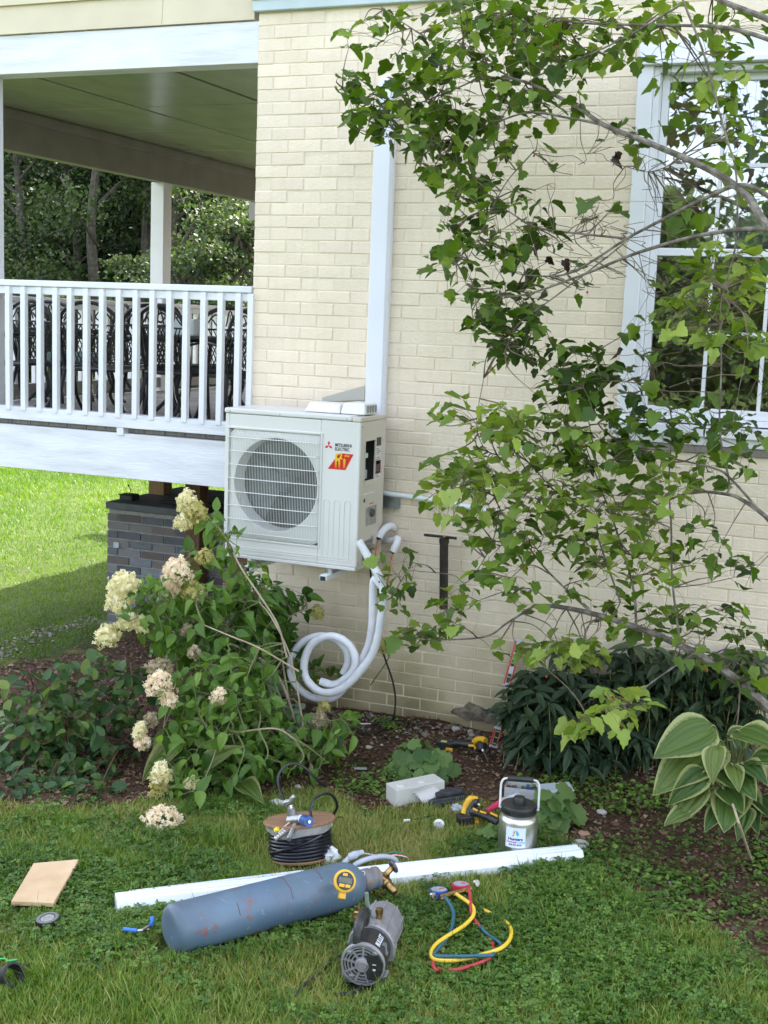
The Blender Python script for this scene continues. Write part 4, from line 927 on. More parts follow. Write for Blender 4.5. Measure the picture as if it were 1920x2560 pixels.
def shrub(t, branches, bl, y0, jy, tmpl, lm, lsz, bm_, twigmat, up=.7, cam=.5, droop=.35, petiole=1, stuff='foliage', tw_r=.0022, out=.6, limit=300, tmpl2=None, flat=1, zs=2.2, name='branch'):
    S = []; 
    for pts, r0, r1 in branches:
        sp_ = spline([atY(*K(p[0], p[1]), p[2] if len(p) > 2 else y0) for p in pts], 7); n = len(sp_)
        m = MB(); m.tube(sp_, [(r0+(r1-r0)*i/(n-1))*.78 for i in range(n)], 7); m.build(name, bm_, t, smooth=True); S += list(sp_)
    S = np.array(S); P_, T_, B_ = blobs(bl, y0, jy); tw = MB(); nodes = []; nb = []
    # twigs: from the nearest bough into each blob
    for bi in range(len(bl)):
        q = P_[B_ == bi]
        if not len(q): continue
        for k in range(max(1, min(9, len(q)//5))):
            e = q[random.randrange(len(q))]; s0 = S[nearest(e[None], S)[0]]; d = e-s0; L_ = np.linalg.norm(d)
            mid = s0+d*.5+np.array([random.gauss(0, .06), random.gauss(0, .04), random.gauss(0, .05)])*min(1, L_*2)
            sp_ = spline([s0, mid, e], 5); tw.tube(sp_, np.linspace(tw_r*1.9, tw_r*.6, len(sp_)), 4, caps=False); nodes += list(sp_[2:])
    Nn = np.array(nodes if nodes else S); ni = nearest(P_, Nn); base = P_.copy()
    # pull each leaf base towards its twig so that leaves sit on stems
    d = P_-Nn[ni]; ln = np.linalg.norm(d, axis=1, keepdims=True)
    for i in range(len(P_)):
        if petiole and ln[i, 0] > .012: tw.tube([Nn[ni[i]], Nn[ni[i]]+d[i]*.5+np.array([0, 0, .01]), P_[i]], tw_r*.5, 3, caps=False)
    o = tw.build('twigs', twigmat, t); o['kind'] = 'stuff'
    n = len(P_); dr = nrm_(d)*out+rng.normal(size=(n, 3))*.45+np.array([0, 0, -droop])
    nr = rng.normal(size=(n, 3))*.38+np.array([0, 0, up])+_v(P_)*cam
    dr[:, 2] = dr[:, 2]*flat; rot = orient(nrm_(dr), nrm_(nr)); rot[:, :, 2] *= rng.uniform(.2, zs, n)[:, None]; rot[:, :, 0] *= rng.uniform(.72, 1.15, n)[:, None]; sz = lsz*rng.uniform(.5, 1.4, n)
    if tmpl2 is None: leaves(t, tmpl, lm, P_, rot, sz, T_, limit, stuff)
    else:
        k2 = rng.random(n) < .45; leaves(t, tmpl, lm, P_[~k2], rot[~k2], sz[~k2], T_[~k2], limit//2, stuff); leaves(t, tmpl2, lm, P_[k2], rot[k2], sz[k2], T_[k2], limit//2, stuff)
    return S, Nn

# -- the big viburnum, right
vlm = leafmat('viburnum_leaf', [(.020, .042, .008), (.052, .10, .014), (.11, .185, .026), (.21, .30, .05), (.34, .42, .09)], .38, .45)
vib = thing('viburnum_shrub', 'large loose viburnum shrub with lobed leaves spreading over the wall and window', 'shrub', tuple(G(1990, 1790)))
U, W_ = -.95, -.85
VB = [([(1760, 560, -1.3), (1660, 490, -1.25), (1610, 420, -1.2), (1530, 365, -1.15), (1405, 310, -1.1), (1305, 270, -1.05), (1245, 230, -1), (1155, 185, -.95), (1110, 170, -.95)], .024, .007),
      ([(1110, 170, -.95), (1015, 120, -.9), (945, 95, -.85), (880, 55, -.8), (830, 20, -.8)], .006, .003),
      ([(1110, 170, -.95), (1035, 172, -.9), (965, 200, -.9), (880, 230, -.85), (800, 240, -.8), (740, 190, -.8)], .006, .002),
      ([(1780, 520, -1.3), (1660, 495, -1.25), (1530, 505, -1.2), (1380, 545, -1.1), (1255, 595, -1.05), (1110, 640, -1), (1005, 615, -.95)], .015, .003),
      ([(1700, 450, -1.2), (1610, 400, -1.2), (1530, 425, -1.15), (1430, 475, -1.1), (1355, 515, -1.05), (1230, 590, -1), (1130, 595, -.95)], .014, .004),
      ([(1355, 515, -1.05), (1255, 505, -1), (1155, 490, -.95), (1080, 450, -.95), (1010, 470, -.9)], .007, .003),
      ([(1355, 515, -1.05), (1330, 540, -1.05), (1200, 640, -1), (1120, 700, -1), (1090, 760, -1)], .006, .002),
      ([(1760, 130, -1.3), (1660, 85, -1.25), (1570, 60, -1.2), (1480, 55, -1.1), (1265, 50, -1), (1110, 30, -.9)], .014, .004),
      ([(1760, 90, -1.3), (1660, 42, -1.2), (1610, 22, -1.2), (1555, 0, -1.1), (1500, -30, -1.1)], .017, .012),
      ([(1475, 0, -1.2), (1520, 115, -1.2), (1545, 210, -1.2), (1570, 300, -1.2), (1590, 375, -1.2), (1590, 520, -1.2), (1560, 640, -1.1)], .006, .005),
      ([(1470, 10, -1.2), (1380, 65, -1.1), (1280, 115, -1), (1190, 150, -1), (1130, 190, -.95), (1060, 290, -.9)], .006, .003),
      ([(1305, 270, -1.05), (1230, 255, -1), (1130, 245, -.95), (980, 300, -.9), (880, 300, -.85), (800, 290, -.8)], .008, .002),
      ([(1150, 330, -.95), (1090, 400, -.95), (1040, 500, -.9), (1010, 560, -.9)], .004, .002),
      ([(1600, 270, -1.2), (1500, 330, -1.1), (1410, 370, -1), (1350, 360, -1)], .004, .002),
      ([(1780, 1640, -.75), (1660, 1530, -.8), (1600, 1478, -.85), (1555, 1444, -.9), (1487, 1403, -.9), (1393, 1362, -.9), (1280, 1326, -.9), (1205, 1311, -.85), (1155, 1308, -.85)], .032, .011),
      ([(1155, 1308, -.85), (1095, 1346, -.8), (1045, 1376, -.8), (930, 1382, -.75), (875, 1375, -.7)], .008, .003),
      ([(1780, 1230, -1), (1660, 1121, -.95), (1605, 1081, -.9), (1570, 1068, -.9), (1495, 1063, -.85), (1420, 1090, -.85)], .016, .005),
      ([(1660, 1126, -.95), (1580, 1036, -.9), (1540, 1011, -.9), (1450, 990, -.85), (1330, 960, -.8)], .008, .004),
      ([(1375, 1356, -.9), (1367, 1266, -.9), (1330, 1141, -.85), (1300, 1060, -.8), (1260, 950, -.8)], .008, .003),
      ([(1280, 1326, -.9), (1190, 1241, -.85), (1140, 1180, -.8), (1080, 1100, -.8), (1050, 1000, -.75)], .007, .003),
      ([(1340, 1300, -.9), (1295, 1171, -.85), (1280, 1111, -.85), (1200, 1061, -.8), (1130, 991, -.75), (1055, 976, -.75), (1030, 916, -.7), (1045, 816, -.7)], .006, .002),
      ([(1470, 1400, -.9), (1452, 1250, -.9), (1450, 1141, -.9), (1445, 1041, -.85), (1450, 900, -.8), (1420, 830, -.8)], .007, .003),
      ([(1570, 1068, -.9), (1575, 1040, -.9), (1555, 931, -.9), (1558, 791, -.9), (1555, 700, -.9)], .007, .004),
      ([(1080, 1100, -.8), (1060, 1180, -.75), (1010, 1257, -.7), (978, 1242, -.65), (913, 1235, -.6), (880, 1237, -.6), (845, 1290, -.6)], .004, .0018),
      ([(1300, 1060, -.8), (1270, 900, -.75), (1260, 830, -.75), (1270, 770, -.75)], .004, .002),
      ([(1205, 1311, -.85), (1130, 1270, -.8), (1000, 1310, -.75), (950, 1330, -.7)], .004, .002),
      ([(1500, 1410, -.95), (1400, 1480, -1.15), (1330, 1540, -1.2), (1280, 1570, -1.25)], .005, .002)]
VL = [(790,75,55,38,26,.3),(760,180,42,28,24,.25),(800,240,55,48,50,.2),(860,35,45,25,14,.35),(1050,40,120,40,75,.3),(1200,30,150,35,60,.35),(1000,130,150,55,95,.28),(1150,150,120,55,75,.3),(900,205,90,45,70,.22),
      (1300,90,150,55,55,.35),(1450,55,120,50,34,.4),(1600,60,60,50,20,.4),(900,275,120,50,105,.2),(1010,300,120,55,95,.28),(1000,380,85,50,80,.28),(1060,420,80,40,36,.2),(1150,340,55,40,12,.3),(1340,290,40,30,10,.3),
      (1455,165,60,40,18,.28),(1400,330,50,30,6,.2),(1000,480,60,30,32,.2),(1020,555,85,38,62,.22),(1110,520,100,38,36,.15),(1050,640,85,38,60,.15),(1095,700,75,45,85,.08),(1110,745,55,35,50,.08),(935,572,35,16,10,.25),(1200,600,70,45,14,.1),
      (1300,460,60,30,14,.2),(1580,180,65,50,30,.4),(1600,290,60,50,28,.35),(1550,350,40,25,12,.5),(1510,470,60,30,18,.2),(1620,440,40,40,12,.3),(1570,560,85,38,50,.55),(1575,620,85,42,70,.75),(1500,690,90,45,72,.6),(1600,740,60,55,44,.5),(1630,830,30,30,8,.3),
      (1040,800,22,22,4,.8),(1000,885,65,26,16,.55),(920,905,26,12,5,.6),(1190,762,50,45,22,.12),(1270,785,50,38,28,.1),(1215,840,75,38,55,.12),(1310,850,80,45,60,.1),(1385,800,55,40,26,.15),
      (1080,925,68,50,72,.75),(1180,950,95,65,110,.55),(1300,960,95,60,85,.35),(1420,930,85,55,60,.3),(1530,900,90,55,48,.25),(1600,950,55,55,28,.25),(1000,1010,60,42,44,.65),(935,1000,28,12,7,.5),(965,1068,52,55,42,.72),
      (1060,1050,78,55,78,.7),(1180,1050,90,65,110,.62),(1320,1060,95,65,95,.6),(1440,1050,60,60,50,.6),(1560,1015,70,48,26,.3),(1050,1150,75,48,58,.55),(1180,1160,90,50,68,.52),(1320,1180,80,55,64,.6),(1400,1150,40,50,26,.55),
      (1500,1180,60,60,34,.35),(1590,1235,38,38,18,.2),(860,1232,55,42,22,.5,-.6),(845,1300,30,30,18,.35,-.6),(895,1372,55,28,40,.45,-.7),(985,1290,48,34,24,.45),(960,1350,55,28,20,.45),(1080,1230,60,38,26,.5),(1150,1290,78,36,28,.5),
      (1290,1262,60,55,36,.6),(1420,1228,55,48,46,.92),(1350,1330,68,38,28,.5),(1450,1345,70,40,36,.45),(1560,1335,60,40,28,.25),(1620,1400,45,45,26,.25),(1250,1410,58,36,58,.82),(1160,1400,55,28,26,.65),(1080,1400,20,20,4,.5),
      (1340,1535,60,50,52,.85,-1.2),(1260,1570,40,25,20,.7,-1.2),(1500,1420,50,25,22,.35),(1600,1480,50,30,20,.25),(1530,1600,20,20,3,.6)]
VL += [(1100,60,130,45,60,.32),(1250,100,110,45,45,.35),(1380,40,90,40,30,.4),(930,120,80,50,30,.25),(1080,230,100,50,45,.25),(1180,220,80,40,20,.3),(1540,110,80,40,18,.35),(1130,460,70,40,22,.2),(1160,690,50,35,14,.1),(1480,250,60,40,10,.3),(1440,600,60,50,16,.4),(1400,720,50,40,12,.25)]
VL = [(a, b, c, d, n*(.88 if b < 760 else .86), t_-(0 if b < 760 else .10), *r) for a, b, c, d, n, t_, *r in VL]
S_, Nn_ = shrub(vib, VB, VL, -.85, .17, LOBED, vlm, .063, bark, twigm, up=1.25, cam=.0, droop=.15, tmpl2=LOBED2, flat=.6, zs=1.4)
# bare tangled twigs and red berries
m = MB()
for k in range(150):
    c0 = random.choice([(1230, 560, 130, 60), (1180, 600, 120, 50), (1330, 480, 120, 60), (1480, 420, 120, 100), (1250, 350, 120, 60), (1500, 650, 120, 60), (1200, 1100, 200, 120), (1450, 780, 120, 90)])
    a = np.array(atY(*K(c0[0]+random.gauss(0, c0[2]*.6), c0[1]+random.gauss(0, c0[3]*.6)), random.uniform(-1.15, -.7))); d = np.array([random.choice([-1, 1])*random.uniform(.08, .3), random.gauss(0, .06), random.uniform(-.12, .1)])
    s0 = S_[nearest(a[None], S_)[0]]; m.tube(spline([s0, (s0+a)/2+d*.1, a, a+d*.35], 3), [.0022]*4+[.0016]*6, 4, caps=False)
o = m.build('bare_twigs', twigm, vib); o['kind'] = 'stuff'
m = MB(); berry = mat('red_berry', (.35, .015, .01), .25)
for k in range(34):
    c = Nn_[random.randrange(len(Nn_))]+np.array([random.gauss(0, .015), random.gauss(0, .015), -.02]); m.ball(c, .0055, 6, 4)
o = m.build('berries', berry, vib, smooth=True); o['kind'] = 'stuff'
for px_, py_ in ((1345, 615), (1375, 640), (1410, 650), (1312, 690), (1870, 425), (1545, 870), (1540, 380), (1542, 390)):
    p = atY(px_, py_, -.95); me = leaf_mesh('withered_leaf', LOBED2, leafmat('withered_leaf_brown', [(.03, .014, .01), (.05, .025, .018)], .1)) if not bpy.data.meshes.get('withered_leaf') else bpy.data.meshes['withered_leaf']
    o = bpy.data.objects.new('withered_leaf', me); col.objects.link(o); o.parent = vib; o.matrix_parent_inverse = worldM(vib).inverted(); o.location = p; o.scale = (.04, .055, .1); o.rotation_euler = (random.uniform(-2, -1), random.random(), random.random()*6)

# -- hydrangea, left of the unit
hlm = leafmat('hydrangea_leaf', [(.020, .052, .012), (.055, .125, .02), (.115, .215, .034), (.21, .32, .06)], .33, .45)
hyd = thing('hydrangea_bush', 'sprawling hydrangea bush with cream and pink flower cones below the porch', 'shrub', tuple(G(*K(640, 1640))))
HB = [([(620, 1420, -.92), (600, 1350, -.92), (560, 1285, -.90), (520, 1225, -.85), (480, 1150, -.7), (430, 1100, -.72), (400, 1080, -.75)], .007, .004),
      ([(660, 1600, -.9), (630, 1430, -.9), (590, 1340, -.88), (560, 1300, -.85)], .006, .004), ([(645, 1450, -1.0), (560, 1400, -1.12), (500, 1375, -1.15), (440, 1350, -1.15)], .006, .004), ([(640, 1600, -1.15), (600, 1575, -1.2), (540, 1578, -1.25), (470, 1592, -1.3)], .006, .004),
      ([(650, 1600, -.6), (600, 1460, -.7), (520, 1400, -.8), (440, 1375, -.9), (330, 1320, -1), (270, 1290, -1.05)], .010, .005),
      ([(640, 1610, -.6), (580, 1450, -.65), (500, 1370, -.75), (420, 1300, -.85), (370, 1240, -.9)], .009, .004),
      ([(690, 1700, -.95), (640, 1590, -.9), (560, 1575, -1), (470, 1595, -1.1), (400, 1610, -1.2)], .008, .004),
      ([(650, 1640, -.9), (560, 1560, -1), (450, 1500, -1.15), (350, 1480, -1.25)], .008, .004),
      ([(640, 1650, -.9), (540, 1640, -1.1), (430, 1650, -1.25), (360, 1690, -1.35), (345, 1740, -1.4)], .008, .004),
      ([(640, 1600, -.6), (610, 1420, -.45), (620, 1340, -.4), (680, 1310, -.35)], .008, .004),
      ([(700, 1640, -.8), (700, 1560, -.7), (690, 1540, -.7)], .006, .004), ([(715, 1700, -.8), (720, 1640, -.7), (735, 1580, -.6)], .009, .004)]
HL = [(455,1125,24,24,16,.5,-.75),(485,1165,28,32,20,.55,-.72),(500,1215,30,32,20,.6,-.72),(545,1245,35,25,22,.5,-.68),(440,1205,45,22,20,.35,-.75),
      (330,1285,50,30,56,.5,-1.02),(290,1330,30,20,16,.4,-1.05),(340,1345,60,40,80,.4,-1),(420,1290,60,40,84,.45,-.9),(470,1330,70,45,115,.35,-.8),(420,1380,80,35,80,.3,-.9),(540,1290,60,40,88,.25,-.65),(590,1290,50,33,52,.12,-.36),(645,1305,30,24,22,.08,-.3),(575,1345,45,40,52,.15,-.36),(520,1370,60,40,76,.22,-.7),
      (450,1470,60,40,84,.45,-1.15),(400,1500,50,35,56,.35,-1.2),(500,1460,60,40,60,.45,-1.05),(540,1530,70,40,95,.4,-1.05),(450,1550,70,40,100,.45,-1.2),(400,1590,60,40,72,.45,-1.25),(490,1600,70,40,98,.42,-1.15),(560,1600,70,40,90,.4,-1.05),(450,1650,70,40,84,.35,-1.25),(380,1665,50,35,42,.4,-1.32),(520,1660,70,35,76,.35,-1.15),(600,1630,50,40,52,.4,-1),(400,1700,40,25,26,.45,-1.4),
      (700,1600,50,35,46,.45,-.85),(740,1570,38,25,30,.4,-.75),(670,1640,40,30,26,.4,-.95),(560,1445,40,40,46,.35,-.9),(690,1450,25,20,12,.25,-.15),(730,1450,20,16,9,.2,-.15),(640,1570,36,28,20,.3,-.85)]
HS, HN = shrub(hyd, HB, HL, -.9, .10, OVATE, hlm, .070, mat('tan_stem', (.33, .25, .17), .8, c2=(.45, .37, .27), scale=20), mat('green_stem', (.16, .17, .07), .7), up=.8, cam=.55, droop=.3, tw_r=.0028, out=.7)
# dark inner leaves behind the hose
n = 900; Pq, Tq, Bq = blobs([(480, 1370, 150, 70, n*.4, .1, -.35), (560, 1420, 90, 80, n*.25, .1, -.3), (500, 1580, 120, 80, n*.35, .12, -.8)], -.4, .12)
o = bake('inner_foliage', *OVATE, Pq, orient(nrm_(rng.normal(size=(len(Pq), 3))+[0, -.3, -.5]), nrm_(rng.normal(size=(len(Pq), 3))*.6+[0, -.4, .7])), .08*rng.uniform(.6, 1.2, len(Pq)), Tq, hlm, hyd); o['kind'] = 'stuff'
# flower cones: hundreds of small four petalled florets each
FLO = (np.array([(0, 0, 0)]+[p for k in range(4) for p in [(math.cos(k*1.571-.55)*.75, math.sin(k*1.571-.55)*.75, .1), (math.cos(k*1.571)*1.05, math.sin(k*1.571)*1.05, .02), (math.cos(k*1.571+.55)*.75, math.sin(k*1.571+.55)*.75, .1)]]),
       np.array([t for k in range(4) for t in [(0, 3*k+1, 3*k+2), (0, 3*k+2, 3*k+3)]]))
petal = {'cream': leafmat('cream_petal', [(.44, .40, .17), (.72, .66, .36), (.84, .78, .52), (.88, .82, .60)], .25, .7), 'pink': leafmat('pinkish_petal', [(.44, .37, .22), (.76, .66, .46), (.86, .70, .56), (.90, .82, .62)], .25, .7),
         'dull': leafmat('faded_petal', [(.20, .15, .10), (.38, .32, .20), (.48, .40, .28)], .2, .8), 'green': leafmat('greenish_petal', [(.28, .27, .08), (.52, .48, .17), (.66, .58, .26)], .25, .7)}
def flower(cx, cy, rx, ry, y, kind, n=None, ax=(0, 0, 1)):
    c = atY(*K(cx, cy), y-.10 if y < -.5 else y); s = .00222; RX, RZ = rx*s, ry*s
    if c[2]-RZ < gz(c[0], c[1])+.01: c = G(*K(cx, cy), RZ*.9)
    n = n or int(330*rx*ry/900+70)
    d = nrm_(rng.normal(size=(n, 3))); r = rng.uniform(.72, 1.05, n)[:, None]; lump = (1+.22*np.sin(d[:, :1]*7+cx)*np.cos(d[:, 2:3]*6+cy)); pos = c+d*r*lump*np.array([RX, RX, RZ*1.08])*(1-.35*d[:, 2:3]*np.array([1, 1, 0]))
    nr = nrm_(d+rng.normal(size=(n, 3))*.35); t_ = np.clip(.5+.25*rng.normal(size=n)+.25*d[:, 2], 0, .999)
    bake('flower_head', *FLO, pos, orient(nrm_(rng.normal(size=(n, 3))), nr), rng.uniform(.008, .0145, n), t_, petal[kind], hyd)
for f_ in [(268,1258,36,22,-1.05,'cream'),(258,1292,30,30,-1.04,'cream'),(232,1372,27,24,-1.1,'cream'),(278,1342,26,18,-1.06,'cream'),(304,1348,16,18,-1.03,'cream'),(382,1232,34,28,-.9,'pink'),(368,1264,24,30,-.9,'pink'),(415,1275,26,20,-.85,'green'),
           (405,1082,24,24,-.76,'cream'),(425,1105,24,22,-.75,'green'),(398,1125,22,20,-.76,'cream'),(443,1203,22,17,-.76,'green'),(345,1438,30,14,-1.15,'dull'),(345,1476,32,26,-1.25,'pink'),(367,1512,17,14,-1.25,'pink'),
           (473,1505,19,17,-1.2,'pink'),(303,1580,15,20,-1.3,'cream'),(308,1602,18,14,-1.3,'pink'),(327,1555,16,16,-1.25,'dull'),(347,1668,21,22,-1.4,'cream'),(345,1700,20,26,-1.4,'green'),(350,1768,38,24,-1.42,'pink'),(420,1408,14,13,-1.05,'dull'),
           (415,1690,16,12,-1.35,'cream'),(690,1555,20,16,-.75,'dull'),(833,1394,18,18,-.3,'green'),(686,1322,14,17,-.3,'green'),(700,1526,14,12,-.5,'green'),(495,1275,18,22,-.6,'dull'),(545,1290,14,12,-.55,'dull'),(402,1362,15,12,-.95,'dull')]: flower(*f_)
for pts in ([(690, 1555, -.75), (692, 1600, -.78), (700, 1650, -.8)], [(833, 1394, -.3), (840, 1420, -.2), (800, 1480, -.15)], [(303, 1590, -1.3), (350, 1600, -1.25)], [(347, 1700, -1.4), (420, 1660, -1.3)]):
    m = MB(); m.tube(spline([atY(*K(p[0], p[1]), p[2]) for p in pts], 4), .0035, 5); m.build('flower_stalk', MATS['green_stem'], hyd)

# -- low shrub at the far left
slm = leafmat('dogwood_leaf', [(.018, .046, .016), (.04, .095, .028), (.085, .155, .04), (.19, .24, .055)], .3, .5)
ls_ = thing('low_leafy_shrub', 'low dark green leafy shrub at the left edge of the bed', 'shrub', tuple(G(*K(170, 1700))))
SB = [([(170, 1690, -1.15), (150, 1600, -1.2), (120, 1500, -1.2), (60, 1450, -1.2)], .007, .003), ([(180, 1690, -1.15), (210, 1580, -1.1), (240, 1480, -1.05), (300, 1420, -1)], .006, .003), ([(150, 1690, -1.2), (80, 1640, -1.3), (10, 1610, -1.35)], .006, .003), ([(190, 1690, -1.1), (270, 1600, -1.1), (310, 1500, -1)], .005, .002)]
SL = [(60,1520,60,60,82,.4,-1.25),(150,1480,70,50,92,.35,-1.15),(210,1530,70,60,78,.3,-1.1),(110,1580,80,50,120,.45,-1.25),(30,1600,50,50,72,.35,-1.35),(170,1620,80,50,98,.3,-1.2),(90,1660,80,40,88,.2,-1.3),(200,1670,60,40,55,.25,-1.2),(240,1450,45,35,34,.4,-1.05),(150,1550,60,35,46,.6,-1.25),(20,1680,40,35,34,.15,-1.35),(270,1570,40,60,48,.2,-1.05),(290,1480,40,40,26,.25,-1)]
shrub(ls_, SB, SL, -1.2, .10, OVAL, slm, .07, mat('reddish_stem', (.14, .06, .045), .7), MATS['reddish_stem'], up=.8, cam=.5, droop=.15, limit=260)
# mauve-backed spray in front of it
m = MB(); plm = leafmat('mauve_leaf', [(.13, .09, .11), (.2, .16, .17), (.15, .2, .12)], .2)
sp_ = spline([G(*K(240, 1720), .05), atY(*K(170, 1715), -1.55), atY(*K(100, 1712), -1.55), atY(*K(20, 1700), -1.55)], 5); m.tube(sp_, .0025, 5); spr = m.build('leafy_spray', MATS['reddish_stem'])
tag(spr, 'arching spray of mauve grey leaves in front of the low dark shrub', 'plant')
me_ = leaf_mesh('leaf', OVAL, plm)
for i in range(3, len(sp_), 1):
    for s_ in (-1, 1):
        o = bpy.data.objects.new('leaf', me_); col.objects.link(o); o.parent = spr; o.matrix_basis = Matrix.Translation(Vector(sp_[i]))@Matrix.Rotation(random.uniform(0, 6), 4, 'Z')@Matrix.Rotation(random.uniform(-.6, .9), 4, 'X')@Matrix.Scale(random.uniform(.045, .065), 4)

# -- peony clump, dark lance leaves
plm = leafmat('peony_leaf', [(.012, .026, .014), (.024, .048, .024), (.045, .078, .036), (.09, .12, .055)], .18, .35)
peo = thing('peony_clump', 'wide clump of dark narrow peony leaves against the wall foot', 'plant', tuple(G(*K(1280, 1620))))
PL = [(1140,1510,52,28,80,.3,-.5),(1195,1468,65,32,100,.3,-.35),(1155,1545,60,36,120,.35,-.6),(1230,1520,90,50,170,.35,-.6),(1320,1450,95,38,125,.3,-.4),(1330,1540,90,50,150,.4,-.7),(1180,1575,85,36,110,.2,-.75),(1440,1470,95,45,150,.45,-.5),(1420,1560,90,45,120,.55,-.8),(1540,1470,90,45,130,.55,-.5),(1530,1560,90,45,110,.6,-.85),(1610,1500,60,55,90,.5,-.6),(1260,1610,80,30,70,.2,-.9),(1250,1415,60,24,45,.25,-.25),(1400,1420,70,26,55,.55,-.2),(1560,1430,90,26,75,.7,-.15),(1620,1570,50,30,50,.6,-.9)]
Pq, Tq, Bq = blobs([(a, b, c, d, n/5, t_, min(-.10, float(G(*K(a, 1662))[1])+(1600-b)*.0011)) for a, b, c, d, n, t_, y_ in PL+[(1165, 1605, 65, 26, 90, .2, 0), (1240, 1630, 80, 25, 80, .15, 0), (1330, 1610, 80, 30, 90, .3, 0)]], -.6, .05)
pos, rt, sc_, tt = [], [], [], []; stm = MB()
for p, ti in zip(Pq, Tq):
    bp_ = p.copy(); bp_[2] = gz(p[0], p[1]); bp_[0] += random.gauss(0, .06); bp_[1] += random.gauss(.05, .05)
    stm.tube(spline([bp_, (bp_+p)/2+np.array([0, .02, .02]), p], 3), .003, 4, caps=False)
    for k in range(6):
        a = k*1.047+random.uniform(-.4, .4); d = np.array([math.cos(a), math.sin(a), random.uniform(-.55, .25)])
        pos.append(p+d*.008); rt.append((d, np.array([0, 0, 1.])+_v(p[None])[0]*.4+rng.normal(size=3)*.2)); sc_.append(.115*random.uniform(.65, 1.25)); tt.append(ti+random.gauss(0, .08))
o = stm.build('stems', MATS['green_stem'], peo); o['kind'] = 'stuff'
pos = np.array(pos); leaves(peo, LANCE, plm, pos, orient(nrm_(np.array([a for a, _ in rt])), nrm_(np.array([b_ for _, b_ in rt]))), np.array(sc_), np.clip(np.array(tt), 0, .999), 300)

# -- hosta: large ribbed leaves with cream margins, each one placed
def hosta_leaf():
    v, e, tr_ = [], [], []; nu, nv_ = 12, 17
    for i in range(nu+1):
        u = i/nu; wd = .36*math.sin(math.pi*min(1, u*1.02)**.68)**.75*(1-.12*u) if 0 < u < 1 else 0
        for j in range(nv_):
            s_ = -1+2*j/(nv_-1); x = s_*wd
            z = .10*abs(s_)*wd*2.2-.30*u*u+0.022*math.cos(s_*math.pi*4)*math.sin(math.pi*u)+.012*math.sin(u*14+s_*3)*abs(s_)
            v.append((x, u, z)); e.append(max(abs(s_)**1.6*.92, (u-.9)*8 if u > .9 else 0))
    for i in range(nu):
        for j in range(nv_-1):
            a = i*nv_+j; tr_ += [(a, a+1, a+nv_+1), (a, a+nv_+1, a+nv_)]
    return np.array(v), np.array(tr_), np.array(e)
HV, HT, HE = hosta_leaf()
hom = leafmat('hosta_leaf', [(.025, .06, .018), (.042, .09, .02), (.068, .12, .026), (.13, .175, .04)], .25, .4, edge=(.34, .36, .15))
hos = thing('hosta_plant', 'large hosta with broad green leaves edged in cream at the right edge', 'plant', tuple(G(*K(1570, 1720))))
crown = G(*K(1570, 1740)); hst = MB()
def hleaf(par, base_px, tip_px, yb, yt, wid, ti, cr=None, roll=0, mm=None):
    b_ = atY(*K(*base_px), yb); t_ = atY(*K(*tip_px), yt); d = (t_-b_)*.9; L_ = np.linalg.norm(d); cr = crown if cr is None else cr
    n_ = np.array([0, 0, 1.])*.8+_v(b_[None])[0]*.9+np.array([roll, 0, 0]); n_ = n_+np.array([random.uniform(-.45, .45), random.uniform(-.2, .2), random.uniform(-.2, .3)]); wid *= random.uniform(.85, 1.12); R3 = orient(nrm_(d[None]), nrm_(n_[None]))[0]
    me = tri_mesh('leaf', HV, HT, np.full(len(HV), ti), mm or hom, as_mesh=True, edge=HE, smooth=True)
    o = bpy.data.objects.new('leaf', me); col.objects.link(o); o.parent = par; o.matrix_parent_inverse = worldM(par).inverted()
    mm_ = Matrix([list(r) for r in R3]).to_4x4()@Matrix.Diagonal((L_*wid, L_, L_*random.uniform(.6, 1.5), 1)); mm_.translation = Vector(b_); o.matrix_basis = mm_
    hst.tube(spline([cr, (cr+b_)/2+np.array([0, .02, .05]), b_, b_+d*.12], 4), [.006]*4+[.005]*4+[.003]*5, 6)
for a in [((1545,1570),(1400,1625),-1.25,-1.45,1.0,.75,0),((1560,1600),(1395,1700),-1.2,-1.5,.9,.6,0),((1520,1690),(1445,1775),-1.35,-1.5,.95,.4,.2),((1525,1665),(1445,1730),-1.35,-1.5,.95,.35,.0),((1590,1580),(1690,1590),-1.2,-1.35,1.1,.5,0),((1620,1640),(1700,1625),-1.25,-1.4,.9,.35,0),
          ((1560,1660),(1635,1700),-1.3,-1.5,1.1,.15,0),((1590,1700),(1560,1790),-1.3,-1.55,1.05,.2,0),((1600,1700),(1640,1780),-1.2,-1.4,.9,.1,0),((1500,1720),(1450,1745),-1.3,-1.45,1.1,.25,0),((1495,1750),(1430,1770),-1.4,-1.5,.9,.3,0),((1530,1620),(1480,1580),-1.1,-1.15,.9,.4,0),((1600,1620),(1590,1560),-1.1,-1.05,1,.3,0),
          ((1540,1640),(1580,1620),-1.2,-1.25,1.2,.15,0),((1640,1720),(1700,1760),-1.2,-1.4,1,.05,0),((1620,1600),(1680,1560),-1.1,-1.15,1,.35,0),((1560,1740),(1520,1790),-1.35,-1.5,.9,.1,0),((1480,1710),(1420,1680),-1.2,-1.3,.9,.5,0),((1600,1650),(1655,1665),-1.3,-1.45,1,.2,.3),((1550,1610),(1530,1680),-1.35,-1.5,1,.6,0),((1570,1590),(1620,1570),-1.1,-1.15,1,.5,-.3),((1610,1740),(1600,1800),-1.35,-1.5,.9,.3,.2),((1540,1720),(1500,1700),-1.3,-1.4,1,.1,0),((1580,1650),(1600,1700),-1.35,-1.5,.9,.7,-.2),((1560,1700),(1610,1745),-1.35,-1.5,1.,.25,.3)]:
    hleaf(hos, *a[:6], roll=a[6])
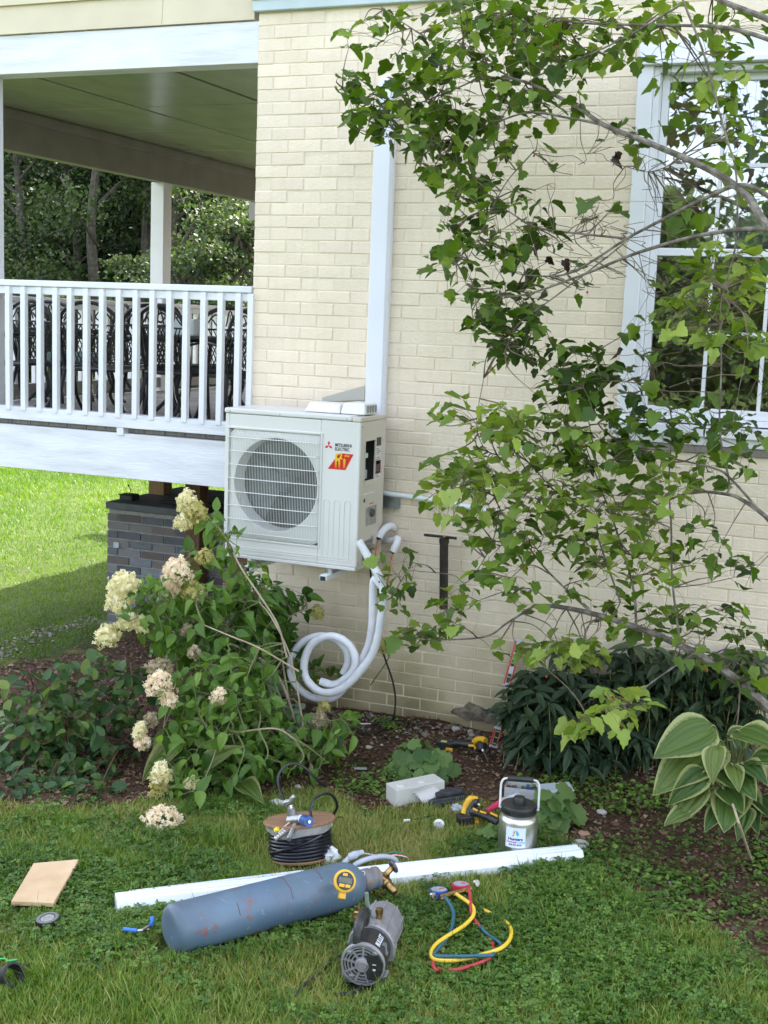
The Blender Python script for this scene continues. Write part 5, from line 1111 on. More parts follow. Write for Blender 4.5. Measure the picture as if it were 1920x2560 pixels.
o = hst.build('leaf_stalk', mat('hosta_stalk', (.20, .24, .09), .5), hos, smooth=True); o['kind'] = 'stuff'
m = MB(); m.tube(spline([atY(*K(1583, 1738), -1.5), atY(*K(1600, 1790), -1.6), G(*K(1625, 1862), .0)], 5), .005, 6); o = m.build('dry_stick', MATS['tan_stem'], smooth=True); tag(o, 'pale dry forked stick leaning under the hosta leaves', 'stick')
# small hosta left, by the lowest hydrangea blooms
h2 = thing('small_hosta', 'small pale edged hosta tucked under the hydrangea', 'plant', tuple(G(*K(395, 1720)))); hst = MB(); c2_ = G(*K(400, 1720))
hleaf(h2, (395, 1600), (285, 1675), -1.3, -1.5, .8, .8, c2_); hleaf(h2, (400, 1640), (325, 1690), -1.3, -1.45, .9, .5, c2_); hleaf(h2, (390, 1680), (300, 1735), -1.35, -1.5, .8, .6, c2_); hleaf(h2, (440, 1660), (500, 1600), -1.35, -1.4, .7, .8, c2_); hleaf(h2, (520, 1690), (560, 1710), -1.3, -1.5, .7, .7, c2_)
o = hst.build('leaf_stalk', MATS['hosta_stalk'], h2); o['kind'] = 'stuff'

# -- small rosette plants with scalloped leaves
SCAL = fan(sym([(0, .02), (.25, -.12), (.46, .0), (.42, .2), (.6, .32), (.48, .5), (.46, .7), (.28, .74), (.2, .9), (0, .86)]), fold=.12, curve=.2, spine=(0, .25))
glm = leafmat('alumroot_leaf', [(.035, .085, .025), (.06, .13, .035), (.11, .19, .05), (.17, .25, .08)], .3, .55)
def rosette(cx, cy, rx, ry, n, sz, label, hgt=.12, ti=.5, lm=glm, tm=SCAL):
    b_ = G(*K(cx, cy+ry*.6)); t = thing('scalloped_plant', label, 'plant', tuple(b_), group='small scalloped leaf plants on the bed edge'); st = MB(); pos, dd, nn, ss, tt = [], [], [], [], []
    RX = rx*.0021
    for i in range(n):
        a = random.uniform(0, 6.28); r = math.sqrt(random.random()); p = b_+np.array([math.cos(a)*r*RX, math.sin(a)*r*RX*.7, hgt*(1.1-r*r*.8)*random.uniform(.75, 1.1)])
        st.tube(spline([b_, (b_+p)/2+np.array([0, 0, .02]), p], 3), .0018, 4, caps=False); d = np.array([math.cos(a), math.sin(a), -.25-.6*r])+rng.normal(size=3)*.25
        pos.append(p); dd.append(d); nn.append(np.array([0, 0, .9])+_v(p[None])[0]*.5+rng.normal(size=3)*.25); ss.append(sz*random.uniform(.7, 1.2)); tt.append(ti+random.gauss(0, .15))
    o = st.build('stems', MATS['green_stem'], t); o['kind'] = 'stuff'
    leaves(t, tm, lm, np.array(pos), orient(nrm_(np.array(dd)), nrm_(np.array(nn))), np.array(ss), np.clip(np.array(tt), 0, .99), 60)
rosette(915, 1655, 68, 34, 48, .075, 'low mound of scalloped leaves behind the white plastic box', .15, .45)
rosette(1195, 1760, 42, 38, 26, .095, 'scalloped leaf plant standing right of the steel jug', .15, .55)
rosette(1065, 1805, 22, 16, 8, .07, 'small scalloped leaf plant half hidden left of the steel jug', .07, .55)
rosette(850, 1690, 18, 18, 6, .06, 'few wilted scalloped leaves left of the larger mound', .05, .4)
slm2 = leafmat('sage_leaf', [(.13, .2, .13), (.2, .29, .19), (.28, .36, .25)], .25, .7)
sg = thing('grey_leaf_plant', 'pale grey green broad leaf plant below the white hose coil', 'plant', tuple(G(*K(610, 1600))))
n = 34; Pq, Tq, Bq = blobs([(610, 1510, 32, 28, 16, .6, -.55), (635, 1555, 34, 28, 18, .5, -.58)], -.55, .04); cpt = atY(*K(610, 1545), -.5)
m = MB(); m.tube(spline([G(*K(640, 1630)), atY(*K(620, 1580), -.5), atY(*K(600, 1470), -.5)], 4), .005, 6); m.build('stem', MATS['green_stem'], sg)
leaves(sg, OVAL, slm2, Pq, orient(nrm_(Pq-cpt+np.array([0, -.05, -.06])), nrm_(_v(Pq)+np.array([0, 0, .8])+rng.normal(size=Pq.shape)*.2)), .105*rng.uniform(.8, 1.2, len(Pq)), Tq, 60)
# tall weed with a seed spike in front of the hydrangea
wd_ = thing('tall_weed', 'thin upright weed with a seed spike rising in front of the hydrangea', 'plant', tuple(G(*K(500, 1620)))); m = MB()
m.tube(spline([atY(*K(510, 1560), -1.2), atY(*K(500, 1470), -1.22), atY(*K(492, 1380), -1.24)], 5), .0025, 5)
for q in range(60):
    k_ = random.random(); p = atY(*K(510-18*k_+random.gauss(0, 2.5), 1560-185*k_), -1.22); m.ball(p, .006, 5, 3)
m.build('spike', mat('seed_green', (.12, .19, .04), .8), wd_)

# ================================================================== THINGS LEFT ON THE GRASS
def Gv(px_, py_, h=0): return Vector(G(px_, py_, h))
def frame(o, xdir, up=(0, 0, 1)):
    x = Vector(xdir).normalized(); z = Vector(up); y = z.cross(x).normalized(); z = x.cross(y)
    return Matrix.Translation(Vector(o))@Matrix((x, y, z)).transposed().to_4x4()
C2 = lambda x, y: (560+.3014*x, 1900+.3014*y)
C3 = lambda x, y: (900+.3617*x, 1700+.3617*y)
C4 = lambda x, y: (820+.3014*x, 2100+.3014*y)
C7 = lambda x, y: (.5425*x, 2100+.5425*y)
CJ = lambda x, y: (1050+.2411*x, 1780+.2411*y)

# gas cylinder
steelblue = mat('worn_blue_paint', (.075, .125, .19), .45, c2=(.11, .17, .235), scale=5, bump=.12)
t = steelblue.node_tree; N, L = t.nodes.new, t.links.new; b = t.nodes['Principled BSDF']
src = b.inputs['Base Color'].links[0].from_socket; tc = t.nodes['Texture Coordinate']
n1 = N('ShaderNodeTexNoise'); n1.inputs['Scale'].default_value = 8; n1.inputs['Detail'].default_value = 12; n1.inputs['Roughness'].default_value = .72; L(tc.outputs['Object'], n1.inputs['Vector'])
r1 = N('ShaderNodeValToRGB'); r1.color_ramp.elements[0].position = .57; r1.color_ramp.elements[1].position = .66; L(n1.outputs[0], r1.inputs[0])
mx = N('ShaderNodeMix'); mx.data_type = 'RGBA'; L(r1.outputs[0], mx.inputs[0]); L(src, mx.inputs[6]); mx.inputs[7].default_value = (.22, .075, .05, 1)
n2 = N('ShaderNodeTexNoise'); n2.inputs['Scale'].default_value = 38; n2.inputs['Detail'].default_value = 9; mp_ = N('ShaderNodeMapping'); mp_.inputs['Rotation'].default_value = (0, 0, .9); mp_.inputs['Scale'].default_value = (.25, 1.6, 1); L(tc.outputs['Object'], mp_.inputs[0]); L(mp_.outputs[0], n2.inputs['Vector'])
r2 = N('ShaderNodeValToRGB'); r2.color_ramp.elements[0].position = .66; r2.color_ramp.elements[1].position = .76; L(n2.outputs[0], r2.inputs[0]); mx2 = N('ShaderNodeMix'); mx2.data_type = 'RGBA'; L(r2.outputs[0], mx2.inputs[0]); L(mx.outputs[2], mx2.inputs[6]); mx2.inputs[7].default_value = (.24, .27, .30, 1)
n3 = N('ShaderNodeTexNoise'); n3.inputs['Scale'].default_value = 3; n3.inputs['Detail'].default_value = 8; L(tc.outputs['Object'], n3.inputs['Vector']); r3 = N('ShaderNodeValToRGB'); r3.color_ramp.elements[0].position = .45; r3.color_ramp.elements[1].position = .75; r3.color_ramp.elements[1].color = (.5, .5, .5, 1); r3.color_ramp.elements[0].color = (0, 0, 0, 1); L(n3.outputs[0], r3.inputs[0])
mx3 = N('ShaderNodeMix'); mx3.data_type = 'RGBA'; L(r3.outputs[0], mx3.inputs[0]); L(mx2.outputs[2], mx3.inputs[6]); mx3.inputs[7].default_value = (.07, .08, .085, 1)
L(mx3.outputs[2], b.inputs['Base Color'])
R = .092; A_ = Gv(424, 2325, 0); A_ = Vector(atZ(424, 2326, R+.005)); B_ = Vector(atZ(893, 2206, R+.012)); ax = (B_-A_).normalized(); LN = (B_-A_).length; print('cyl', LN)
cyl = thing('gas_cylinder', 'long scuffed steel blue gas cylinder lying on the grass', 'gas cylinder', tuple((A_+B_)/2-Vector((0, 0, R))))
m = MB(); m.lathe([(0, -.004), (R*.5, -.003), (R*.78, .0), (R*.91, .007), (R*.98, .018), (R, .032), (R, LN*.5), (R, LN-.08), (R*.97, LN-.05), (R*.86, LN-.02), (R*.68, LN+.0), (R*.45, LN+.018), (R*.40, LN+.03), (0, LN+.03)], 48, A_, ax); m.build('body', steelblue, cyl, smooth=True)
m = MB(); c0 = A_+ax*(LN+.02); m.lathe([(.0, 0), (.042, 0), (.045, .006), (.045, .035), (.041, .04), (.041, .055), (.045, .06), (.043, .075), (0, .075)], 28, c0, ax); m.build('neck_ring', mat('neck_dark_blue', (.12, .16, .2), .5, c2=(.2, .13, .09), scale=20), cyl, smooth=True)
c1 = c0+ax*.075; sid = ax.cross(Vector((0, 0, 1))).normalized(); upv = sid.cross(ax)
m = MB(); m.lathe([(0, 0), (.021, 0), (.021, .02), (.016, .022), (.016, .05), (0, .05)], 6, c1, ax); m.lathe([(0, 0), (.012, 0), (.012, .045), (.008, .05), (0, .05)], 10, c1+ax*.035, (ax+upv*.7).normalized()); vb = m.build('valve_body', brass, cyl, smooth=True)
hw = c1+ax*.075+upv*.028; m = MB(); pts = [hw+(sid*math.cos(a)+(upv*.8-ax*.35).normalized()*math.sin(a))*.023 for a in np.linspace(0, 6.283, 13)[:-1]]
m.tube(pts, .006, 6, closed=True); m.tube([pts[0], pts[6]], .003, 5); m.tube([pts[3], pts[9]], .003, 5); m.build('handwheel', mat('dull_wheel', (.12, .12, .13), .5, metal=.6), cyl, smooth=True)
dn = (ax*.55+Vector((.15, -.6, -.25))).normalized(); m = MB(); m.lathe([(0, 0), (.014, 0), (.019, .006), (.019, .03), (.024, .034), (.024, .045), (.018, .05), (.018, .085), (.012, .092), (.006, .094), (0, .094)], 14, c1+ax*.012, dn); m.build('regulator', brass, cyl, smooth=True)
m = MB(); m.lathe([(0, 0), (.017, 0), (.017, .03), (.013, .033), (0, .033)], 6, c1+ax*.0, (dn+sid*-.1+Vector((-.8, 0, 0))).normalized()); m.build('hex_nut', steel, cyl)
m = MB(); m.tube(spline([c0+upv*.04-ax*.02, c0+upv*.043-sid*-.02, c0-upv*.0+Vector((.0, -.045, -.02)), c0+Vector((.02, -.06, -.09))], 5), .004, 6); m.build('collar_wire', zinc, cyl)
# rust bands
for k, (f_, a0, a1) in enumerate([(.58, .5, 2.0), (.76, 1.0, 1.9), (.30, .4, .9)]):
    m = MB(); c_ = A_+ax*LN*f_; pts = [c_+ax*random.gauss(0, .0015)+(-sid*0+upv*math.sin(a)+sid*math.cos(a)*(1))*(R+.0006) for a in np.linspace(a0, a1, 12)]
    m.tube(pts, .0012, 4); m.build('rust_line', mat('rust_brown', (.16, .06, .035), .8), cyl)
# digital vacuum gauge resting on the cylinder, facing the camera
gq = Vector(G(858, 2203, 0)); view = (Vector(CAM)-(A_+ax*LN*.88)).normalized()
cc = A_+ax*(LN*.865)+(upv*.62+(-1)*Vector((0, 1, 0))*.62).normalized()*(R+.004)
q = ray(861, 2203); tt_ = ((cc-Vector(CAM)).dot(Vector(q)))/Vector(q).length_squared; cc = Vector(CAM)+Vector(q)*tt_*.985
vg = thing('vacuum_gauge', 'round yellow digital gauge with dark screen hung on the blue cylinder', 'gauge', tuple(cc))
gn = (view*.85+Vector((.28, 0, .15))).normalized(); M_ = frame(cc, Vector((0, 0, 1)).cross(gn)*1+Vector((0, 0, .25)), gn)
M_ = Matrix.Translation(cc)@gn.to_track_quat('Z', 'Y').to_matrix().to_4x4()@Matrix.Rotation(R_(-14), 4, 'Z')
m = MB(M_); m.lathe([(0, -.03), (.030, -.03), (.040, -.012), (.043, 0), (.043, .008), (.038, .012), (.0, .012)], 32); vgb = m.build('case', yellowp, vg, smooth=True)
m = MB(M_); m.lathe([(0, .0121), (.034, .0121), (.034, .0135), (0, .0135)], 32); m.build('face', black, vg, smooth=True)
m = MB(M_); m.box((-.026, -.009, .0136), (.026, .012, .0150)); m.build('screen', mat('lcd_grey', (.12, .13, .10), .25, c2=(.09, .1, .08), scale=50), vg)
for x0, x1, y0, y1 in ((-.022, -.001, -.024, -.012), (.002, .022, -.024, -.012)): m = MB(M_); m.box((x0, y0, .0136), (x1, y1, .016)); m.build('button', yellowp, vg, bevel=.002)
m = MB(M_); m.box((-.012, .018, .0136), (.006, .028, .0145)); m.build('emblem', yellowp, vg)
m = MB(M_); m.box((-.013, -.066, -.02), (.013, -.038, .004)); m.build('stem', yellowp, vg, bevel=.004)

# white duct lengths
cvw = mat('white_vinyl_cover', (.75, .78, .83), .32)
def strip(p0, p1, wd, ht, name, label, z0=.012, cut=.0):
    a, b__ = Gv(*p0), Gv(*p1); a.z += z0; b__.z += z0; t = thing(name, label, 'duct cover', tuple(a), group='white plastic duct lengths lying on the grass'); Lx = (b__-a).length; Mf = frame(a, b__-a)
    pr = [(-wd/2, 0), (-wd/2, ht*.55), (-wd/2+.014, ht), (-wd*.12, ht), (-wd*.10, ht-.004), (wd*.10, ht-.004), (wd*.12, ht), (wd/2-.014, ht), (wd/2, ht*.55), (wd/2, 0)]
    m = MB(Mf@Matrix(((0, 0, 1, 0), (1, 0, 0, 0), (0, 1, 0, 0), (0, 0, 0, 1)))); m.prism(pr, 0, Lx); m.build('cover', cvw, t, bevel=.0015)
    m = MB(Mf); 
    for s_ in (-.1, .16): m.box((.002, s_*wd-.0022, ht-.0035), (Lx-.002, s_*wd+.0022, ht+.0035))
    m.build('rib', cvw, t)
    m = MB(Mf); m.box((-.003, -wd/2+.003, -.006), (Lx+.002, wd/2-.003, .0)); m.build('base_strip', cvw, t)
    return t
strip((290, 2283), (1446, 2155), .098, .056, 'duct_length', 'long white plastic duct piece running behind the blue cylinder to the jug', .012)
strip((322, 2258), (760, 2205), .035, .026, 'thin_duct_length', 'thinner white plastic strip lying behind the left end of the long duct', .02)

# vacuum pump
f0 = Vector(atZ(906, 2413, .088)); f1 = Vector(atZ(962, 2292, .095)); pa = (f1-f0).normalized(); pl = (f1-f0).length; print('pump', pl)
pump = thing('vacuum_pump', 'grey and black vacuum pump with round slotted end lying near the camera', 'pump', (f0.x, f0.y, 0))
cast = mat('cast_aluminium', (.36, .35, .37), .5, metal=.55, c2=(.28, .27, .29), scale=30, bump=.1)
Mp = frame(f0, pa)@Matrix(((0, 0, 1, 0), (-1, 0, 0, 0), (0, -1, 0, 0), (0, 0, 0, 1)))
Mp = Matrix.Translation(f0)@pa.to_track_quat('Z', 'Y').to_matrix().to_4x4()
# local frame: z along the pump (away), find local "up"
locup = Mp.to_3x3().inverted()@Vector((0, 0, 1)); upa = math.atan2(locup.y, locup.x)
Mp = Mp@Matrix.Rotation(upa-math.pi/2, 4, 'Z'); right = Mp.to_3x3()@Vector((1, 0, 0)); flip = 1 if right.x > 0 else -1
r_ = .077
m = MB(Mp); m.lathe([(0, .012), (r_*.97, .012), (r_*.97, .02), (r_*.95, .13), (0, .13)], 40); m.build('motor_body', mat('pump_label_black', (.022, .02, .02), .45, c2=(.035, .03, .03), scale=30), pump, smooth=True)
m = MB(Mp); m.lathe([(0, .131), (r_*1.06, .131), (r_*1.10, .137), (r_*1.10, .17), (r_*1.06, .178), (r_*1.0, .19), (r_*.98, pl-.03), (r_*.85, pl-.005), (r_*.6, pl+.004), (0, pl+.004)], 40); m.build('oil_case', cast, pump, smooth=True)
for k in range(22):
    a = k*2*math.pi/22; m = MB(Mp@Matrix.Rotation(a, 4, 'Z')); m.box((r_*.9, -.002, .137), (r_*1.135, .002, .176)); 
    if k % 2 == 0: m.box((r_*.8, -.0025, .182), (r_*1.03, .0025, pl-.02))
    m.build('cooling_fin', cast, pump)
# slotted end cover: ring, spokes and arcs over a dark inside
m = MB(Mp); m.lathe([(0, .0115), (r_*.92, .0115), (r_*.92, .010), (0, .010)], 40); m.build('inside', dark, pump)
m = MB(Mp); m.lathe([(r_*.90, 0), (r_*1.0, 0), (r_*1.02, .006), (r_*1.02, .016), (r_*.90, .010)], 48, closed=True); m.build('end_ring', cast, pump, smooth=True)
m = MB(Mp); m.lathe([(0, -.006), (r_*.20, -.006), (r_*.24, -.003), (r_*.26, -.006), (r_*.34, -.004), (r_*.38, .006), (0, .008)], 32); m.build('end_hub', cast, pump, smooth=True)
for k in range(9):
    a = k*2*math.pi/9+.2; m = MB(Mp@Matrix.Rotation(a, 4, 'Z')); m.box((r_*.34, -.0035, .0), (r_*.92, .0035, .008)); m.build('spoke', cast, pump)
for rr_ in (.52, .68, .82):
    m = MB(Mp); m.lathe([(r_*(rr_-.028), .002), (r_*(rr_+.028), .002), (r_*(rr_+.028), .008), (r_*(rr_-.028), .008)], 44, closed=True); m.build('guard_ring', cast, pump)
for a in (.7, 2.3, 3.9, 5.4): m = MB(Mp@Matrix.Rotation(a, 4, 'Z')); m.lathe([(0, -.003), (.006, -.003), (.0095, .004), (.0095, .009), (0, .009)], 12, (r_*.82, 0, 0)); m.build('screw_boss', zinc, pump)
m = MB(Mp); x0 = flip*.22*r_; m.prism([(x0, -.62*r_), (x0+flip*.5*r_, -.66*r_), (flip*.93*r_, -.2*r_), (flip*.96*r_, .25*r_), (flip*.75*r_, .62*r_), (x0-flip*.03*r_, .52*r_)][::flip], -.005, .008); m.build('switch_plate', black, pump, bevel=.002)
m = MB(Mp); m.box((flip*.5*r_, -.15*r_, -.007), (flip*.62*r_, -.08*r_, -.005)); m.box((flip*.48*r_, .12*r_, -.007), (flip*.64*r_, .15*r_, -.005)); m.build('switch_mark', mat('light_print', (.6, .62, .66), .5), pump)
# handle over the top, brass ports, feet
up_ = Vector((0, 0, 1)); side = pa.cross(up_).normalized()
if side.x < 0: side = -side
m = MB(); h0 = f0+pa*.015-side*.025+up_*(r_*.93); h1 = f0+pa*.14-side*.025+up_*(r_*.98)
m.tube(spline([h0-up_*.01, h0+up_*.035+pa*.01, h0+up_*.058+pa*.04, h1+up_*.058-pa*.02, h1+up_*.035, h1], 5), [.016]*6+[.019]*14+[.015]*6, 12); m.build('handle', black, pump, smooth=True)
m = MB(); b0 = f0+pa*.16-side*.05+up_*r_; m.lathe([(0, 0), (.012, 0), (.012, .022), (.016, .024), (.016, .036), (.008, .04), (.008, .055), (0, .055)], 10, b0, (-.25, 0, 1)); m.lathe([(0, 0), (.010, 0), (.010, .03), (0, .03)], 8, b0+Vector((0, 0, .012)), (-.5, -.8, .1)); m.build('intake_fitting', brass, pump, smooth=True)
m = MB(); b1 = f0+pa*.20+side*.012+up_*(r_*1.0); m.lathe([(0, 0), (.012, 0), (.012, .018), (.0145, .02), (.0145, .036), (0, .038)], 12, b1, (0, 0, 1)); m.build('exhaust_cap', brass, pump, smooth=True)
m = MB(); m.tube(spline([b1-side*.03-up_*.01, b1-side*.045+up_*.05, b1-side*.05+up_*.09], 4), .008, 8); m.build('sight_tube', mat('green_grey_hose', (.15, .2, .17), .5), pump, smooth=True)
for s_ in (-1, 1):
    for k in (.05, .16): m = MB(frame(f0+pa*k+side*s_*.06, pa)); m.box((-.025, -.02, -.088), (.025, .02, -.045)); m.build('foot', cast, pump, bevel=.004)
lb = f0+pa*.072+(side*.70+up_*.72).normalized()*(r_*.975); ln_ = (side*.70+up_*.72).normalized()
def onlabel(off_al, off_ar, s_, size, mm, nm='lettering', sx=1, bold=.0003):
    d = off_ar/r_; nn = (side*math.sin(.77+d)+up_*math.cos(.77+d)).normalized(); p = f0+pa*(.072+off_al)+nn*(r_*.975); zx = pa; M4 = Matrix((zx, nn.cross(zx).normalized(), nn)).transposed().to_4x4(); M4.translation = p
    return text(s_, size, M4, mm, pump, nm, bold=bold, sx=sx)
lp = mat('silver_print', (.55, .56, .6), .45)
onlabel(.0, -.012, 'BULLET', .026, lp, bold=.0008, sx=.85)
for k in range(7): onlabel(.0+.01*math.sin(k), .006+k*.0065, '▬▬▬▬▬' if False else 'IIIIIIIIIIIIIIIIIIII', .0042, mat('dim_print', (.2, .22, .22), .6), 'fine_print', sx=1.2)
crd = MB(); crd.tube(spline([Gv(868, 2400, .04), Gv(850, 2390, .035), Gv(825, 2405, .03), Gv(790, 2440, .028), Gv(760, 2462, .028), Gv(737, 2490, .025)], 6), .0055, 6); crd.build('power_lead', rubber, pump)
crd = MB(); crd.tube(spline([Gv(905, 2465, .02), Gv(890, 2478, .03), Gv(860, 2484, .03), Gv(838, 2488, .025)], 5), .006, 6); crd.build('lead_end', rubber, pump)

# manifold gauges with their three hoses
mg = thing('manifold_gauge_set', 'brass manifold with blue and red gauges and yellow, red and blue hoses on the grass', 'gauge set', tuple(Gv(1140, 2235)))
m = MB(); a = Gv(1100, 2242, .05); b_ = Gv(1178, 2220, .055); m.tube([a, b_], .009, 8)
for f_ in (.1, .5, .9): m.lathe([(0, 0), (.009, 0), (.009, .022), (.006, .025), (0, .025)], 8, a.lerp(b_, f_), (.2, -1, -.3))
m.build('manifold_body', brass, mg, smooth=True)
for (px_, py_), colr, nm in (((1097, 2224), mat('gauge_blue', (.02, .06, .25), .4), 'blue_gauge'), ((1152, 2210), mat('gauge_red', (.45, .02, .05), .4), 'red_gauge')):
    c = Gv(px_, py_, .06); m = MB(); nrmv = Vector((-.05, .10, 1)).normalized(); m.lathe([(0, -.030), (.030, -.030), (.036, -.026), (.036, 0), (.032, .003), (.032, .0)], 28, c, nrmv); gg = m.build('gauge', colr, mg, smooth=True); gg['label'] = nm.replace('_', ' ')
    m = MB(); m.lathe([(0, .001), (.033, .001), (.033, .002), (0, .002)], 28, c, nrmv); m.build('dial', mat('dial_face', (.34, .38, .46), .2, c2=(.24, .28, .36), scale=60), gg)
    m = MB(); x_ = nrmv.orthogonal().normalized(); m.tube([c+nrmv*.004, c+nrmv*.004+x_*.024], .0012, 4); m.build('needle', redp, gg)
for px_, py_ in ((1188, 2208), (1080, 2240)): m = MB(); m.lathe([(0, 0), (.014, 0), (.014, .012), (0, .012)], 10, Gv(px_, py_, .05), (.8, -.3, .3)); m.build('valve_knob', steel, mg)
hy, hb, hr = mat('yellow_hose', (.72, .48, .04), .45), mat('blue_hose', (.02, .10, .14), .45), mat('red_hose', (.42, .03, .04), .45)
def hose(pts, mm, r__=.0075, nm='hose', par=None): 
    m = MB(); q = spline([Gv(*C4(p[0], p[1]), (p[2] if len(p) > 2 else .03)+.014) for p in pts], 6); m.tube(q, r__, 9); return m.build(nm, mm, par or mg, smooth=True)
hose([(1065,448,.05),(1110,480,.05),(1160,515,.05),(1205,560,.045),(1205,625,.045),(1140,700,.04),(1050,760,.04),(960,815,.04),(890,870,.04),(855,935,.04),(880,988,.035),(1000,1002,.035),(1150,985,.035),(1300,945,.04),(1430,900,.04),(1505,830,.035),(1520,750,.03),(1490,695,.02),(1445,660,.005),(1380,620,.0),(1330,600,.02),(1280,575,.02)], hy)
hose([(972,478,.05),(1010,530,.045),(1040,600,.04),(1035,690,.035),(1015,760,.03),(960,850,.03),(900,920,.04),(885,958,.045),(960,965,.045),(1150,965,.05),(1370,955,.05)], hb, .0072)
hose([(1370,950,.045),(1400,900,.01),(1430,860,.03),(1350,800,.03),(1290,750,.028),(1240,690,.02),(1220,655,.02)], hb, .0065)
hose([(1165,395,.05),(1178,460,.055),(1182,530,.05),(1190,600,.04),(1220,670,.03),(1290,750,.02),(1345,820,.02),(1370,890,.025),(1365,950,.025),(1330,985,.03),(1240,1025,.03),(1130,1062,.03),(1020,1082,.025),(950,1075,.01),(895,1078,.03),(868,1030,.03),(880,960,.02),(930,900,.02),(975,860,.015)], hr, .0068)

# spool of black tubing with a clamp tool on top
sb = Vector(G(722, 2178)); tilt = Matrix.Rotation(R_(-9), 4, 'Y')@Matrix.Rotation(R_(-7), 4, 'X'); Ms = Matrix.Translation(sb+Vector((0, .12, .012)))@tilt
sp_ = thing('tubing_spool', 'wooden ended spool wound with black tubing standing on the grass', 'spool', tuple(sb))
wood = mat('plywood_spool', (.30, .165, .09), .7, c2=(.19, .10, .055), scale=6, stretch=(1, 9, 1), bump=.2)
SR = .138
m = MB(Ms); m.lathe([(0, 0), (SR*.98, 0), (SR, .004), (SR, .009), (SR*.98, .012), (0, .012)], 48); m.build('lower_flange', wood, sp_, smooth=True)
m = MB(Ms); m.lathe([(0, .155), (SR*1.10, .155), (SR*1.12, .158), (SR*1.12, .165), (SR*1.10, .168), (0, .168)], 48); m.build('upper_flange', wood, sp_, smooth=True)
m = MB(Ms); m.lathe([(0, .012), (SR*.8, .012), (SR*.8, .154), (0, .154)], 32); m.build('core', rubber, sp_)
blk = mat('black_tubing', (.010, .010, .016), .28)
for k in range(10):
    z = .0195+.0142*k; rr_ = SR*.99-.007+random.uniform(-.0015, .0015); m = MB(Ms); m.tube([(rr_*math.cos(a), rr_*math.sin(a), z+.0012*math.sin(a*2+k)) for a in np.linspace(0, 6.283, 41)[:-1]], .0074, 8, closed=True); m.build('tubing_turn', blk, sp_, smooth=True)
m = MB(Ms); m.tube([(SR*1.0*math.cos(a), SR*1.0*math.sin(a), .04+.075*(a+2.3)/1.9) for a in np.linspace(-2.3, -.4, 18)], .0065, 6); m.build('loose_turn', blk, sp_, smooth=True)
n = 60; vs = []
for k in range(n):
    a = 2*math.pi*k/n; 
    for j, (z, r__) in enumerate([(.124+.008*math.sin(a*2+1)+.005*math.sin(a*5), SR*1.035), (.138, SR*1.045+.003*math.sin(a*9)), (.154, SR*1.02)]): vs.append((r__*math.cos(a), r__*math.sin(a), z))
m = MB(Ms); m.add(vs, [(k*3+j, ((k+1) % n)*3+j, ((k+1) % n)*3+j+1, k*3+j+1) for k in range(n) for j in range(2)]); m.build('plastic_wrap', mat('clear_wrap', (.62, .60, .56), .18, spec=.8, alpha=.42, bump=.6, bscale=40), sp_, smooth=True)
for pts in ([(498,330),(460,240),(447,150),(480,80),(560,30),(650,50),(740,130),(800,190),(840,215)], [(730,500),(718,420),(745,330),(810,285),(880,285),(925,330),(938,390),(915,440),(895,468)]):
    m = MB(); nn_ = len(pts); q = [Vector(atY(*C2(*p), sb.y+.16+.25*i/nn_)) for i, p in enumerate(pts)]; q = [Vector((v.x, v.y, max(v.z, gz(v.x, v.y)+.008))) for v in q]; m.tube(spline(q, 5), .0062, 7); m.build('tubing_end', blk, sp_, smooth=True)
ct = thing('flaring_tool', 'metal flaring clamp tool with blue knob lying on top of the tubing spool', 'tool', tuple(Ms@Vector((0, 0, .17))))
def T2(x, y, dy=0): return Vector(atY(*C2(x, y), sb.y+.07+dy))
alum = mat('cast_tool_aluminium', (.42, .42, .42), .35, metal=.85, c2=(.3, .3, .3), scale=40)
m = MB(); m.tube([T2(560, 395), T2(565, 490)], [.019, .023], 12); m.tube([T2(545, 500, -.01), T2(640, 490, -.02)], .023, 12); m.build('body', alum, ct, smooth=True)
m = MB(); m.tube([T2(545, 370), T2(557, 410)], .015, 10); m.build('threaded_screw', steel, ct)
m = MB(); m.tube(spline([T2(490, 375), T2(505, 350), T2(545, 340), T2(570, 310), T2(590, 302)], 4), [.010]*16+[.007], 8); m.build('screw_handle', alum, ct, smooth=True)
m = MB(); m.tube([T2(632, 485, -.02), T2(672, 500, -.05)], .017, 12); m.build('collar', mat('light_blue_white', (.6, .66, .74), .4), ct, smooth=True)
m = MB(); m.tube([T2(665, 500, -.05), T2(705, 512, -.085)], [.024, .022], 14); m.build('blue_knob', mat('knob_blue', (.02, .07, .25), .35), ct, smooth=True)
m = MB(); m.tube([T2(705, 512, -.086), T2(709, 513, -.089)], .007, 8); m.build('knob_pin', steel, ct)
m = MB(); m.tube([T2(590, 540, -.05), T2(535, 660, -.13)], .011, 8); m.build('leg_bar', alum, ct)
m = MB()
q0, q1 = T2(560, 560, -.05), T2(420, 665, -.13)
m.tube([q0, q1], .008, 8); lg = m.build('notched_bar', alum, ct)
for k in range(7): m = MB(); p = q0.lerp(q1, .1+k*.13); m.ball(p+Vector((0, -.004, .003)), .0115, 8, 5); m.build('notch', steel, lg)
m = MB(); m.tube([T2(425, 585, -.09), T2(452, 572, -.09)], .010, 8); m.build('yellow_cap', mat('yellow_cap', (.75, .6, .02), .4), ct)
m = MB(); m.tube(spline([T2(545, 520, -.06), T2(515, 545, -.07), T2(480, 580, -.085), T2(450, 610, -.1)], 3), .006, 7); m.build('link_chain', mat('coppery_link', (.5, .36, .28), .35, metal=.9), ct)

